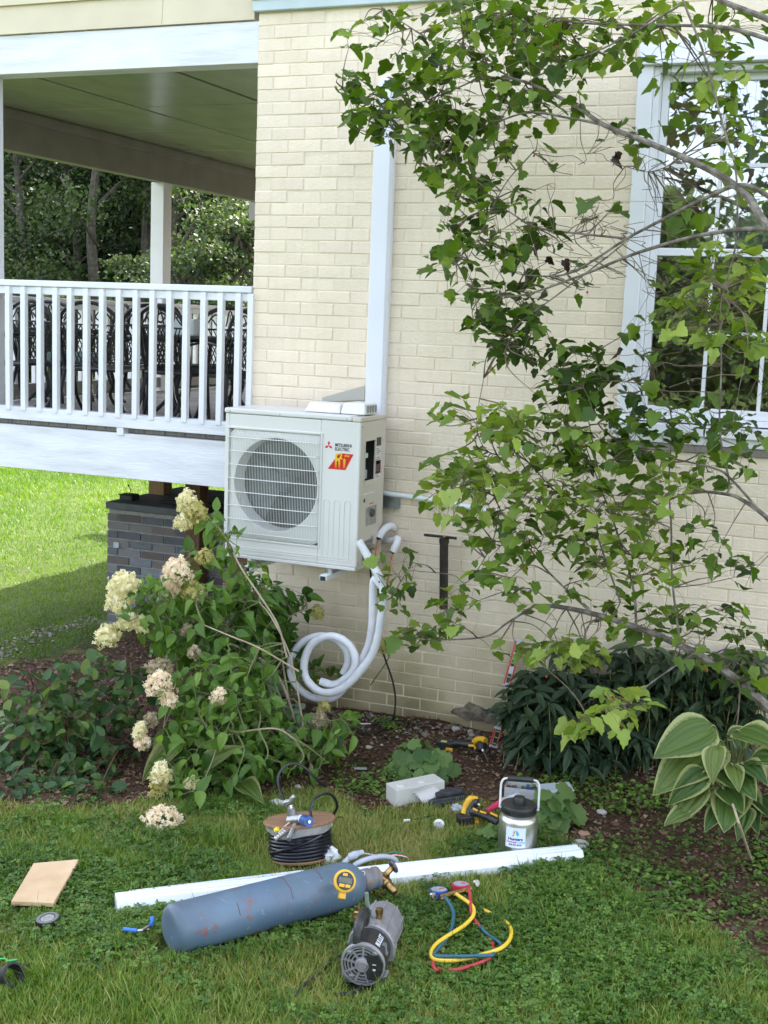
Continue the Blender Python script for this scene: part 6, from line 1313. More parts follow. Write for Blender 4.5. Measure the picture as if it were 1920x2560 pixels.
# crumpled bag
def crumple(c, sx, sy, sz, seed, n=14, mm=8):
    rr = random.Random(seed); vs = []; fs = []
    for i in range(mm+1):
        a = math.pi*i/mm
        for k in range(n):
            b = 2*math.pi*k/n; f_ = rr.uniform(.72, 1.12); vs.append((c[0]+sx*math.sin(a)*math.cos(b)*f_, c[1]+sy*math.sin(a)*math.sin(b)*f_, c[2]+sz*math.cos(a)*f_))
    fs = [(i*n+k, (i+1)*n+k, (i+1)*n+(k+1) % n, i*n+(k+1) % n) for i in range(mm) for k in range(n)]; return vs, fs
m = MB(); c = Gv(822, 2140, .035); m.add(*crumple(c, .052, .04, .042, 3)); o = m.build('crumpled_bag', mat('thin_white_plastic', (.72, .73, .76), .3, spec=.7)); tag(o, 'crumpled white plastic bag beside the tubing spool', 'bag')
m = MB(); c = Gv(700, 2010, .02); m.add(*crumple(c, .06, .035, .02, 5)); o = m.build('plastic_scrap', MATS['thin_white_plastic']); tag(o, 'pale crumpled plastic scrap behind the tubing spool', 'scrap')
# grey electrical whip
wh = thing('electrical_whip', 'grey flexible conduit with coloured wire ends behind the cylinder neck', 'conduit', tuple(Gv(*C2(1200, 850))))
gw = mat('grey_flex_conduit', (.42, .44, .5), .5)
m = MB(); m.tube(spline([Gv(*C2(960,900), .02), Gv(*C2(1000,850), .05), Gv(*C2(1050,800), .07)], 4), .0115, 10); m.build('conduit', gw, wh, smooth=True)
m = MB(); m.tube([Gv(*C2(1040,805), .07), Gv(*C2(1090,785), .08), Gv(*C2(1110,775), .08), Gv(*C2(1150,765), .08)], [.016, .017, .012, .011], 10); m.build('connector', gw, wh, smooth=True)
m = MB(); m.tube(spline([Gv(*C2(1050,905), .02), Gv(*C2(1110,855), .05), Gv(*C2(1200,820), .06), Gv(*C2(1300,802), .06), Gv(*C2(1390,812), .05), Gv(*C2(1435,850), .03), Gv(*C2(1410,890), .02)], 6), .0115, 10); m.build('conduit', gw, wh, smooth=True)
for cc_, dd_, off in ((rubber, 0, 0), (redp, 1, 8), (mat('green_wire', (.03, .3, .14), .4), 2, -8), (white, 3, 16)):
    m = MB(); m.tube(spline([Gv(*C2(1150,768+off*.3), .08), Gv(*C2(1260,782+off*.4), .05), Gv(*C2(1340,785+off), .04), Gv(*C2(1420,772+off), .045), Gv(*C2(1500,785+off), .04), Gv(*C2(1548-dd_*4,825), .02), Gv(*C2(1530-dd_*6,865), .01)][:7 if dd_ else 4], 5), .0022, 5); m.build('wire', cc_, wh)

# steel jug
jb = Vector(G(1291, 2138)); JS = 1/548.; jr = 46.0*JS; h = lambda py_: 0
jug = thing('steel_jug', 'brushed steel jug with black lid, wire handle and white company label', 'jug', tuple(jb))
Mj = Matrix.Translation(jb)
vd = (Vector(CAM)-jb); th = math.atan2(vd.y, vd.x)
jst = mat('jug_steel', (.72, .71, .68), .36, metal=1, c2=(.64, .63, .6), scale=3, stretch=(.2, .2, 30))
m = MB(Mj); m.lathe([(0, .0), (jr*.94, 0), (jr, .006), (jr, .168), (jr*.97, .180), (jr*.90, .189), (jr*.86, .191), (jr*.86, .20), (0, .20)], 56); m.build('body', jst, jug, smooth=True)
m = MB(Mj); m.lathe([(0, .201), (jr*.90, .201), (jr*.93, .204), (jr*.93, .232), (jr*.90, .237), (0, .239)], 48); lid = m.build('lid', black, jug, smooth=True)
m = MB(Mj); m.lathe([(0, .2395), (jr*.32, .2395), (jr*.32, .26), (jr*.28, .268), (0, .27)], 24); m.build('spout_cap', black, jug, smooth=True)
rv = Vector((math.cos(th+math.pi/2), math.sin(th+math.pi/2), 0))      # to the viewer's right
m = MB(Mj); e = jr*.99; hh = .225; m.tube(spline([rv*e+Vector((0, 0, hh-.012)), rv*e+Vector((0, 0, hh+.02)), rv*e+Vector((0, 0, .30)), rv*e*.96+Vector((0, 0, .33)), rv*e*.75+Vector((0, 0, .347)), Vector((0, 0, .348)), -rv*e*.75+Vector((0, 0, .347)), -rv*e*.96+Vector((0, 0, .33)), -rv*e+Vector((0, 0, .30)), -rv*e+Vector((0, 0, hh+.02)), -rv*e+Vector((0, 0, hh-.012))], 5), .0048, 8); m.build('handle', mat('white_coated_wire', (.72, .74, .74), .35), jug, smooth=True)
m = MB(Mj); m.tube([rv*e*.68+Vector((0, 0, .348)), -rv*e*.68+Vector((0, 0, .348))], .0125, 14); m.build('grip', black, jug, smooth=True)
for s_ in (-1, 1): m = MB(Mj); m.lathe([(0, -.004), (.009, -.004), (.009, .004), (0, .004)], 12, rv*(e*.97*s_)+Vector((0, 0, hh-.012)), rv); m.build('hinge_knob', steel, jug)
# label wraps the front
la0 = th-.10; R2 = jr+.0006
def jp(u, v, r__=R2): a = la0+u/jr; return Mj@Vector((r__*math.cos(a), r__*math.sin(a), v))
wl2_, z0, z1 = .088, .068, .158
m = MB(); nu = 16; vs = []
for i in range(nu+1):
    for z in (z0, z1): vs.append(jp(-wl2_/2+wl2_*i/nu, z))
m.add(vs, [(2*i, 2*i+2, 2*i+3, 2*i+1) for i in range(nu)]); m.build('label', mat('label_pale_blue', (.66, .72, .82), .4), jug)
def jtext(s_, size, v, mm, u0=0, sx=1, bold=.0003):
    cu = bpy.data.curves.new('t', 'FONT'); cu.body = s_; cu.size = size; cu.align_x = 'CENTER'; cu.align_y = 'CENTER'; cu.offset = bold; cu.resolution_u = 2
    to = bpy.data.objects.new('tmp', cu); col.objects.link(to); me = bpy.data.meshes.new_from_object(to, depsgraph=bpy.context.evaluated_depsgraph_get()); bpy.data.objects.remove(to); me.name = 'lettering'
    for vv in me.vertices: vv.co = jp(vv.co.x*sx+u0, v+vv.co.y, R2+.0007)
    me.materials.clear(); me.materials.append(mm); link('lettering', me, jug)
navy = mat('navy_ink', (.02, .03, .2), .5)
jtext('Hunters', .0175, .107, navy, bold=.0007, sx=1.1); jtext('Heating', .0115, .0935, mat('red_ink', (.6, .05, .05), .5), -.021); jtext('&', .010, .0935, navy, .001); jtext('Cooling', .0115, .0935, mat('sky_ink', (.12, .4, .75), .5), .023); jtext('828-987-8278', .0098, .081, navy)
for pts, colr in (([(-.016, .120), (-.009, .122), (-.003, .134), (-.002, .146), (-.008, .142), (-.008, .130)], mat('flame_orange', (.7, .25, .04), .5)), ([(-.012, .142), (-.006, .149), (-.004, .146), (-.009, .134), (-.013, .130)], mat('flame_yellow', (.75, .6, .2), .5)), ([(-.017, .119), (-.008, .1195), (-.006, .125), (-.012, .123)], mat('flame_green', (.1, .25, .15), .5)), ([(.001, .147), (.006, .146), (.014, .134), (.014, .124), (.006, .122), (.002, .132)], mat('drop_blue', (.05, .4, .8), .5))):
    m = MB(); m.add([jp(u, v, R2+.0007) for u, v in pts], [tuple(range(len(pts)))]); m.build('emblem', colr, jug)

# long white plastic box
a, b_ = Gv(*C3(250, 885), 0), Gv(*C3(585, 815), 0); wv = Gv(*C3(205, 858), 0)-a
bx = thing('white_plastic_box', 'long white plastic box standing open on the bed edge', 'box', tuple(a)); d = b_-a; Lb = d.length; Mx = frame(a, d)
bwm = mat('off_white_plastic', (.62, .61, .57), .4, c2=(.58, .57, .53), scale=6)
Hh, Wd, tk = .088, .105, .004
print('box', Lb)
m = MB(Mx); m.box((0, 0, 0), (Lb, Wd, tk)); m.box((0, 0, tk), (Lb, tk, Hh)); m.box((0, Wd-tk, tk), (Lb, Wd, Hh)); m.box((0, tk, tk), (tk, Wd-tk, Hh)); m.box((Lb-tk, tk, tk), (Lb, Wd-tk, Hh)); m.box((tk, tk, Hh-.006), (Lb-tk, Wd-tk, Hh-.002)); m.build('case', bwm, bx, bevel=.003)
for x_ in (.05, Lb-.10): m = MB(Mx); m.lathe([(0, Hh), (.02, Hh), (.022, Hh-.004), (.022, Hh-.006), (0, Hh-.006)], 16, (x_, .05, .004)); m.build('cap', bwm, bx, smooth=True)
m = MB(Mx); m.box((Lb+.0005, .01, .0), (Lb+.02, Wd-.01, .035)); m.build('end_lug', bwm, bx, bevel=.003)
m = MB(Mx); m.tube([(Lb*.30, -.012, Hh*.62), (Lb*.80, -.012, Hh*.62)], .001, 4)
# curled white sheet with a red edge leaning on it
c0_, c1_ = Gv(*C3(425, 868), .01), Gv(*C3(568, 815), .02); ms_ = MB(); vs = []
for i in range(9):
    t_ = i/8
    for p, q in ((Gv(*C3(432, 870), .012), Gv(*C3(570, 812), .02)),):
        base = p.lerp(q, t_)
    for j in range(7):
        a_ = j/6*1.5; vs.append(base+Vector((-.045*math.sin(a_), .01-.055*(1-math.cos(a_)), .065*math.sin(a_)*.9+.008)))
ms_.add(vs, [(i*7+j, (i+1)*7+j, (i+1)*7+j+1, i*7+j+1) for i in range(8) for j in range(6)])
o = ms_.build('curled_sheet', mat('white_card', (.74, .72, .72), .5), smooth=True); tag(o, 'curled white card with red lower edge leaning on the white plastic box', 'card'); sd_ = o.modifiers.new('t', 'SOLIDIFY'); sd_.thickness = .002
m = MB(); m.box((0, -.0, 0), (.075, .02, .012)); m.M = frame(Gv(*C3(478, 868), .004), Gv(*C3(570, 845))-Gv(*C3(478, 868))); m2 = MB(m.M); m2.box((0, -.01, 0), (.085, .012, .012)); m2.build('red_edge', mat('soft_red', (.55, .12, .13), .5), o)
# folded black bag / tool pouch
p0, p1 = Gv(*C3(480, 880), 0), Gv(*C3(735, 838), 0)
m = MB(frame(p0, p1-p0)); Lp = (p1-p0).length; m.box((0, 0, 0), (Lp, .07, .028)); m.box((Lp*.25, .02, .029), (Lp*1.0, .08, .048)); m.box((Lp*.1, -.012, .0), (Lp*.8, -.001, .02)); o = m.build('black_pouch', mat('black_nylon', (.02, .022, .026), .7, c2=(.05, .055, .06), scale=40, bump=.4), bevel=.008, seg=3); tag(o, 'flat black tool pouch lying behind the yellow power tool', 'tool pouch')
m = MB(); m.add(*crumple(Gv(*C3(678, 888), .02), .038, .03, .022, 9)); o = m.build('clear_wrapper', mat('clear_film', (.6, .62, .64), .2, alpha=.6, spec=.8)); tag(o, 'small crumpled clear wrapper beside the black tool pouch', 'wrapper')
# screwdriver bit holder and white pipe cap
st_ = thing('nut_driver', 'thin black shafted driver with pale tip lying in the short grass', 'screwdriver', tuple(Gv(*C3(410, 955))))
m = MB(); m.tube([Gv(*C3(345, 968), .022), Gv(*C3(522, 935), .022)], .0032, 6); m.build('shaft', rubber, st_)
m = MB(); m.tube([Gv(*C3(300, 975), .022), Gv(*C3(345, 968), .022)], [.008, .006], 8); m.build('head', white, st_)
pc_ = thing('pipe_cap', 'small white round plastic fitting lying open end forward on the grass', 'pipe fitting', tuple(Gv(*C3(547, 1030))))
c = Gv(*C3(545, 1000), .02); dv = Vector((.15, -.8, .45)).normalized(); m = MB(); m.lathe([(0, -.022), (.017, -.022), (.025, -.012), (.026, .0), (.022, .004), (.013, .006), (.012, -.004), (0, -.004)], 20, c, dv); m.build('shell', white, pc_, smooth=True); m = MB(); m.lathe([(0, .0), (.012, .0), (.012, .0005), (0, .0005)], 16, c+dv*.0065, dv); m.build('opening', mat('light_grey_plastic', (.42, .43, .46), .5), pc_)

# cordless tools
def PT_(f, x, y, h): return Vector(G(*f(x, y), h))
yt, bt = yellowp, black
im = thing('impact_driver', 'yellow and black cordless driver lying on its side left of the steel jug', 'power tool', tuple(PT_(C3, 760, 1030, 0)))
cB = PT_(C3, 742, 1008, .0); Mi = frame(cB, PT_(C3, 850, 990, 0)-PT_(C3, 680, 1015, 0))
m = MB(Mi); m.box((-.045, -.03, .012), (.028, .035, .055)); m.build('battery', bt, im, bevel=.006, seg=3)
for k in range(4): m = MB(Mi); m.box((-.038+.016*k, -.032, .02), (-.031+.016*k, -.0305, .048)); m.build('battery_rib', mat('dark_grey_plastic', (.045, .045, .05), .5), im)
m = MB(Mi); m.box((-.048, -.034, .0), (.05, .037, .011)); m.box((.03, -.03, .0115), (.052, .03, .03)); m.build('battery_plate', yt, im, bevel=.004)
def near(f, x, y, yy): return Vector(atY(*f(x, y), yy))
yb = cB.y
m = MB(); m.tube(spline([near(C3, 715, 925, yb), near(C3, 735, 865, yb+.02), near(C3, 770, 820, yb+.03), near(C3, 812, 822, yb+.04)], 5), [.014]*5+[.017]*6+[.012]*5, 10); m.build('head_shell', yt, im, smooth=True)
m = MB(); m.tube(spline([near(C3, 762, 945, yb+.01), near(C3, 765, 900, yb+.02), near(C3, 790, 850, yb+.03), near(C3, 815, 850, yb+.03)], 5), [.024]*6+[.02]*10, 12); m.build('motor_housing', bt, im, smooth=True)
m = MB(); m.tube(spline([near(C3, 770, 905, yb), near(C3, 830, 925, yb-.005), near(C3, 890, 950, yb-.01), near(C3, 955, 985, yb-.02)], 5), [.02]*6+[.018]*5+[.021]*5, 12); m.build('grip', bt, im, smooth=True)
for p, q in (((782, 888), (812, 905)), ((830, 908), (872, 922)), ((900, 918), (950, 942))): m = MB(); m.tube([near(C3, *p, yb-.022), near(C3, *q, yb-.025)], .0055, 6); m.build('yellow_inlay', yt, im, smooth=True)
m = MB(); m.tube([near(C3, 818, 858, yb+.02), near(C3, 826, 862, yb+.015)], .005, 8); m.build('lamp', mat('pale_lens', (.7, .72, .66), .2), im)
# cordless drill by the wall
dr_ = thing('cordless_drill', 'yellow and black cordless drill lying on the soil near the wall', 'power tool', tuple(PT_(C3, 700, 500, 0)))
yb = PT_(C3, 700, 500, 0).y+.02
def DN(x, y, dy=0): return Vector(atY(*CJ(x, y), yb+dy))
Mi = frame(DN(255, 405)-Vector((0, 0, 0)), Vector((1, .1, 0)))
sc_m = (DN(330, 300)-DN(200, 300)).length
m = MB(Mi); m.box((-.045, -.02, .0), (.045, .04, .055)); m.build('battery', bt, dr_, bevel=.006)
m = MB(Mi); m.box((-.018, -.022, .0555), (.012, .0, .058)); m.build('battery_sticker', mat('pale_yellow_label', (.65, .6, .2), .5), dr_)
m = MB(Mi); m.box((.012, -.035, .0), (.05, -.0205, .03)); m.build('battery_latch', yt, dr_, bevel=.004)
m = MB(); m.tube(spline([DN(300, 345), DN(380, 325), DN(480, 335), DN(560, 345)], 4), [.02]*5+[.017]*8, 12); m.build('grip', bt, dr_, smooth=True)
m = MB(); m.tube(spline([DN(565, 310, .01), DN(600, 285, .0), DN(650, 285, -.01), DN(680, 300, -.02)], 4), [.017]*13, 10); m.build('housing', yt, dr_, smooth=True)
m = MB(); m.tube([DN(505, 350, -.02), DN(560, 350, -.02), DN(575, 380, -.02)], .007, 8); m.build('trigger_guard', yt, dr_)
m = MB(); c = DN(640, 350, -.02); m.lathe([(0, -.02), (.024, -.02), (.028, 0), (.025, .02), (.018, .035), (0, .036)], 20, c, (.25, -.75, -.5)); m.build('chuck', bt, dr_, smooth=True)
m = MB(); m.tube([DN(650, 390, -.06), DN(660, 410, -.065)], .010, 10); m.tube([DN(655, 400, -.065), DN(705, 515, -.09)], .0042, 6); m.build('bit', steel, dr_)
# short red spirit level lying / leaning by the peonies
def level(pA, pB, yA, yB, wd, label, nm='spirit_level'):
    a, b__ = Vector(atY(*pA, yA)), Vector(atY(*pB, yB)); t = thing(nm, label, 'spirit level', tuple(a)); d = (b__-a); Ll = d.length; vv = (Vector(CAM)-a).normalized()
    x = d.normalized(); z = (vv-x*vv.dot(x)).normalized(); y = z.cross(x); Mf = Matrix((x, y, z)).transposed().to_4x4(); Mf.translation = a
    rm = mat('level_red', (.62, .07, .035), .4, c2=(.55, .05, .03), scale=8)
    m = MB(Mf); m.box((0, -wd/2, -.012), (Ll, -wd*.28, .006)); m.box((0, wd*.28, -.012), (Ll, wd/2, .006)); m.build('rail', rm, t, bevel=.0015)
    m = MB(Mf); m.box((0.004, -wd*.278, -.006), (Ll-.004, wd*.278, .001)); m.build('web', mat('level_silver', (.5, .5, .54), .35, metal=.4), t)
    m = MB(Mf); m.box((-.003, -wd/2-.001, -.013), (.012, wd/2+.001, .007)); m.box((Ll-.012, -wd/2-.001, -.013), (Ll+.003, wd/2+.001, .007)); m.build('end_cap', mat('cap_grey', (.45, .45, .5), .5), t, bevel=.002)
    for f_ in (.2, .5, .8):
        m = MB(Mf); m.box((Ll*f_-.018, -wd*.22, .0015), (Ll*f_+.018, wd*.22, .0035)); v_ = m.build('vial_window', black, t)
        m = MB(Mf); m.tube([(Ll*f_, -wd*.18, .005), (Ll*f_, wd*.18, .005)], .0035, 6); m.build('vial', mat('vial_green', (.4, .55, .12), .2), v_)
    m = MB(Mf); m.box((.02, -wd*.2, .0015), (.05, wd*.2, .003)); m.build('hand_slot', black, t)
    return t
gy_ = PT_(CJ, 760, 390, 0).y
level(CJ(762, 372), CJ(815, 165), gy_+.02, gy_+.10, .048, 'short red and silver spirit level leaning beside the drill')
level((1266, 1716), (1299, 1600), -.12, -.03, .042, 'taller red orange spirit level leaning on the brick wall above the peonies')
# things behind the jug
tb = thing('parts_tray', 'clear open tray of small blue and yellow parts behind the steel jug', 'tray', tuple(PT_(CJ, 1000, 900, 0)))
pt0 = PT_(CJ, 1000, 930, .0)
m = MB(frame(pt0+Vector((.0, .03, .005)), (1, .15, 0))); m.box((-.07, 0, 0), (.08, .11, .003)); m.box((-.07, 0, .003), (-.067, .11, .05)); m.box((.077, 0, .003), (.08, .11, .05)); m.box((-.067, 0, .003), (.077, .003, .05)); m.box((-.067, .107, .003), (.077, .11, .05)); m.build('tray', clear, tb)
for k in range(8):
    m = MB(frame(pt0+Vector((random.uniform(-.05, .06), random.uniform(.05, .12), .015+.015*random.random())), (random.gauss(0, 1), random.gauss(0, 1), .3))); m.box((-.014, -.007, -.005), (.014, .007, .005)); m.build('small_part', [bluep, yellowp, mat('tan_part', (.6, .4, .15), .5), bluep][k % 4], tb, bevel=.002)
m = MB(frame(PT_(CJ, 1050, 925, .035), (1, .2, .5))); m.box((-.02, -.012, -.012), (.02, .012, .012)); m.build('blue_block', mat('bright_blue', (.02, .28, .75), .35), tb, bevel=.003)
tu = thing('clear_tube_pack', 'clear plastic tube with a pink red end behind the steel jug', 'tube', tuple(PT_(CJ, 800, 1000, 0)))
q0 = PT_(CJ, 690, 1030, .02); q1 = PT_(CJ, 850, 930, .04); q2 = PT_(CJ, 1020, 870, .10)
m = MB(); m.tube([q0, q1], .014, 8); m.build('red_end', mat('magenta_red', (.65, .03, .13), .35), tu, smooth=True); m = MB(); m.tube([q1, q2], .019, 10); m.build('clear_body', clear, tu, smooth=True)
bk = thing('yellow_black_tool', 'yellow and black hand tool half hidden between jug and clear tub', 'hand tool', tuple(PT_(CJ, 1200, 900, 0)))
yb = PT_(CJ, 1200, 905, 0).y
def BN(x, y, dy=0): return Vector(atY(*CJ(x, y), yb+dy))
m = MB(); m.tube(spline([BN(1120, 900), BN(1140, 850), BN(1180, 815), BN(1235, 815)], 4), [.025]*5+[.02]*8, 10); m.build('body', bt, bk, smooth=True)
m = MB(); m.tube(spline([BN(1190, 845, -.02), BN(1235, 855, -.02), BN(1230, 900, -.02), BN(1200, 895, -.02)], 4), .007, 7, closed=False); m.build('yellow_loop', yt, bk, smooth=True)
m = MB(); m.tube([BN(1110, 770), BN(1130, 800)], .012, 8); m.build('blue_tip', mat('navy_plastic', (.02, .06, .25), .4), bk)
# clear tub
c = PT_(CJ, 1440, 985, 0); Mt = frame(c, PT_(CJ, 1600, 985, 0)-PT_(CJ, 1400, 1000, 0)); tbx = thing('clear_tub', 'clear plastic tub with snap lid right of the steel jug', 'tub', tuple(c))
m = MB(Mt); vs = [(-.075, 0, 0), (.06, 0, 0), (.06, .09, 0), (-.075, .09, 0), (-.085, -.008, .075), (.07, -.008, .075), (.07, .098, .075), (-.085, .098, .075)]; m.add(vs, [(0,3,2,1), (0,1,5,4), (1,2,6,5), (2,3,7,6), (3,0,4,7)]); m.build('tub', mat('cloudy_plastic', (.66, .69, .74), .25, alpha=.62), tbx, bevel=.006)
m = MB(Mt); m.box((-.09, -.013, .0755), (.075, .103, .083)); m.build('lid', mat('lid_plastic', (.62, .67, .74), .2, alpha=.8), tbx, bevel=.005, seg=3)
m = MB(Mt); m.box((-.07, .01, .0835), (-.005, .08, .086)); m.box((.005, .01, .0835), (.055, .08, .086)); m.build('lid_panel', mat('lid_plastic2', (.55, .6, .68), .2, alpha=.85), tbx, bevel=.004)
m = MB(Mt); m.box((-.05, .02, .004), (.04, .07, .03)); m.build('contents', mat('grey_contents', (.35, .33, .33), .7, c2=(.6, .6, .6), scale=40), tbx)
# flat round lid beyond the duct end
m = MB(); c = PT_(C3, 1520, 1178, .0); m.lathe([(0, 0), (.036, 0), (.037, .035), (.034, .037), (.033, .032), (0, .031)], 28, c, (.05, -.1, 1)); o = m.build('round_tub', mat('dusty_plastic', (.42, .41, .38), .5, c2=(.34, .33, .3), scale=30), smooth=True); tag(o, 'small round dusty grey tub beyond the right end of the white duct', 'tub')
# board, tape, pliers, bits and pieces on the left
pw = mat('cut_board', (.60, .43, .26), .75, c2=(.50, .34, .19), scale=7, bump=.15)
cn = [Gv(*p, 0) for p in ((28, 2285), (134, 2290), (197, 2178), (84, 2188))]; m = MB(); vs = [tuple(v+Vector((0, 0, .035))) for v in cn]+[tuple(v+Vector((0, 0, .053))) for v in cn]; m.add(vs, [(3,2,1,0), (4,5,6,7), (0,1,5,4), (1,2,6,5), (2,3,7,6), (3,0,4,7)]); o = m.build('board_offcut', pw, bevel=.002); tag(o, 'square pale board offcut lying on the grass at the left', 'board')
m = MB(); p_ = [Gv(*C7(368, 303), .03), Gv(*C7(410, 304), .03)]; m.tube(p_, [.009, .007], 4); o = m.build('wood_chip', pw); tag(o, 'little pale wood chip right of the board offcut', 'wood chip')
tp = thing('tape_roll', 'small roll of black tape lying flat in the grass below the board', 'tape', tuple(Gv(122, 2325))); c = Gv(123, 2326, .0); nn = Vector((-.08, -.1, 1)).normalized()
m = MB(); m.lathe([(.026, .004), (.043, .004), (.044, .006), (.044, .05), (.043, .052), (.026, .052)], 36, c, nn, closed=True); m.build('tape', mat('black_tape', (.012, .012, .013), .3), tp, smooth=True); m = MB(); m.lathe([(.0, .048), (.0255, .048), (.0255, .0515), (0, .0515)], 24, c, nn); m.build('core_label', mat('pale_label', (.32, .31, .29), .5, c2=(.16, .16, .15), scale=60), tp)
m = MB(); m.lathe([(.029, .0522), (.041, .0522), (.041, .0528), (.029, .0528)], 32, c, nn, closed=True); m.build('dusty_side', mat('tape_side', (.12, .12, .115), .4), tp)  # dusty grey ring on the upper face of the roll
pl_ = thing('pliers', 'blue handled pliers lying open in the grass left of the cylinder', 'pliers', tuple(Gv(*C7(650, 415))))
for pts, nm in (([(570, 410), (600, 414), (632, 418)], 'h'), ([(700, 358), (703, 375), (692, 392)], 'h')): m = MB(); m.tube(spline([Gv(*C7(*p), .052) for p in pts], 4), .0075, 8); m.build('handle', mat('pliers_blue', (.02, .16, .62), .35), pl_, smooth=True)
m = MB(); m.tube(spline([Gv(*C7(*p), .050) for p in ((632, 418), (655, 415), (678, 402), (692, 392))], 4), .005, 8); m.tube([Gv(*C7(655, 414), .03), Gv(*C7(690, 412), .03)], [.007, .004], 6); m.build('jaw', steel, pl_)
m = MB(); c = Gv(18, 2462, .0); m.lathe([(.03, 0), (.038, 0), (.042, .045), (.034, .045)], 24, c+Vector((0, 0, .03)), (.75, -.2, .45), closed=True); o = m.build('black_collar', rubber, smooth=True); tag(o, 'black ribbed rubber collar cut by the left edge of the photo', 'collar')
m = MB(); m.tube(spline([Gv(-30, 2400, .03), Gv(10, 2397, .03), Gv(20, 2402, .03), Gv(42, 2399, .03)], 4), .004, 6); o = m.build('green_cord', mat('bright_green_cord', (.05, .45, .12), .5)); tag(o, 'bright green cord in the grass at the left edge', 'cord')
m = MB(); m.tube(spline([Gv(-20, 2420, .02), Gv(30, 2414, .02), Gv(72, 2412, .02)], 4), .006, 6); o = m.build('black_strap', rubber); tag(o, 'black strap end in the grass below the green cord', 'strap')
# small stuff on top of the pier
m = MB(); c = atY(319, 1240, 1.35); z = PT+.002; m.box((c[0]-.05, 1.32, z), (c[0]+.055, 1.42, z+.035)); m.box((c[0]-.06, 1.31, z+.0355), (c[0]+.05, 1.43, z+.04)); bxx = m.build('black_box', black, bevel=.003); tag(bxx, 'small black box with a bent antenna wire on the brick pier', 'box')
m = MB(); m.tube(spline([(c[0]+.0, 1.36, z+.04), (c[0]+.02, 1.36, z+.07), (c[0]-.0, 1.36, z+.10)], 4), .003, 5); m.ball((c[0], 1.36, z+.105), .008, 6, 4); m.build('antenna', black, bxx)
m = MB(); c = atY(400, 1250, 1.3); m.tube([(c[0], 1.30, z+.018), (c[0]+.22, 1.32, z+.02), (c[0]+1.0, 1.3, z+.022)], [.012, .028, .026], 8); o = m.build('black_pipe_end', rubber, smooth=True); tag(o, 'thick black pipe lying along the top of the brick pier', 'pipe')
# scrap of metal and pebbles on the soil
m = MB(frame(Gv(900, 1922, .01), (1, .4, 0))); m.box((-.03, -.012, 0), (.035, .012, .006)); o = m.build('metal_scrap', mat('dull_scrap', (.4, .42, .42), .5), bevel=.001); tag(o, 'small flat grey metal scrap on the brown soil', 'scrap')

# ================================================================== GRASS, CLOVER, LITTER
obst = []
def occupied(x, y):
    a, b_ = A_, B_+ax*.05; d = dist_poly(x, y, [(a.x, a.y), (b_.x, b_.y)]) < R*.8
    d |= dist_poly(x, y, [(f0.x, f0.y), (f1.x, f1.y)]) < .07
    p, q = Gv(290, 2283), Gv(1446, 2157); d |= dist_poly(x, y, [(p.x, p.y), (q.x, q.y)]) < .033
    d |= np.hypot(x-sb.x, y-sb.y-.12) < SR; d |= np.hypot(x-jb.x, y-jb.y) < jr
    d |= inpoly(x, y, [(v.x, v.y) for v in cn]); return d
def inview(x, y, pad=260, zt=.05):
    px_, py_, dz = proj(np.stack([x, y, np.full(len(x), zt)], 1)); return (px_ > -pad) & (px_ < 1920+pad) & (py_ > 1100) & (py_ < 2560+pad*2) & (dz > 0)
def yaw_tilt(n, tl):
    a = rng.uniform(0, 6.283, n); t_ = np.abs(rng.normal(size=n))*tl; up = np.stack([np.sin(t_)*np.cos(a), np.sin(t_)*np.sin(a), np.cos(t_)], 1)
    b_ = rng.uniform(0, 6.283, n); x = np.stack([np.cos(b_), np.sin(b_), np.zeros(n)], 1); y = nrm_(np.cross(up, x)); x = np.cross(y, up); return np.stack([x, y, up], 2)
glf = leafmat('grass_blade', [(.026, .068, .011), (.062, .140, .018), (.115, .215, .03), (.23, .30, .06), (.44, .38, .16)], .35, .5)
glf2 = leafmat('mown_lawn_blade', [(.03, .075, .010), (.06, .13, .014), (.10, .19, .022), (.16, .25, .035)], .3, .5)
def grass(name, label, x, y, hgt, wdt, tint, glf=glf):
    z = gz(x, y)-.006; n = len(x); sc_ = np.stack([wdt, hgt, hgt], 1); o = bake(name, *BLADE, np.stack([x, y, z], 1), yaw_tilt(n, .38), sc_, tint, glf); tag(o, label, kind='stuff'); return o
n = 430000; x = rng.uniform(-4.4, .4, n); y = rng.uniform(-3.6, -.6, n); s_ = soil_at(x, y); k_ = inview(x, y) & (rng.random(n) > s_*1.25) & ~occupied(x, y) & (fbm(x, y, 2.5, 9)+.3*rng.random(n) > .32)
x, y = x[k_], y[k_]; dry = sstep(.45, .75, fbm(x, y, 1.7, 21))*sstep(-2.5, -1.9, y)*.36+.18*soil_at(x, y)  # paler tint: dry grass, with glancing sun also put into the blade colour
tnt = np.clip(.29+.5*(fbm(x, y, 3, 14)-.45)+dry+.13*rng.normal(size=len(x)), 0, .99); tnt = np.where(rng.random(len(x)) < .03, .85, tnt)
grass('lawn_grass', 'short tufted lawn grass in front of the planting bed', x, y, rng.uniform(.02, .052, len(x))*(.6+.8*fbm(x, y, 4, 2)), rng.uniform(.003, .0062, len(x)), tnt); print('blades', len(x))
# dead thatch lying between the blades
kt = rng.random(len(x)) < .10; xt, yt2 = x[kt]+rng.normal(size=kt.sum())*.01, y[kt]+rng.normal(size=kt.sum())*.01; kt = ~occupied(xt, yt2); xt, yt2 = xt[kt], yt2[kt]; nT = len(xt)
o = bake('thatch', *BLADE, np.stack([xt, yt2, gz(xt, yt2)+.008], 1), yaw_tilt(nT, 1.1), np.stack([rng.uniform(.003, .006, nT), rng.uniform(.02, .055, nT), rng.uniform(.02, .055, nT)], 1), rng.uniform(.62, .99, nT), glf); tag(o, 'dead straw coloured thatch lying in the lawn', kind='stuff')
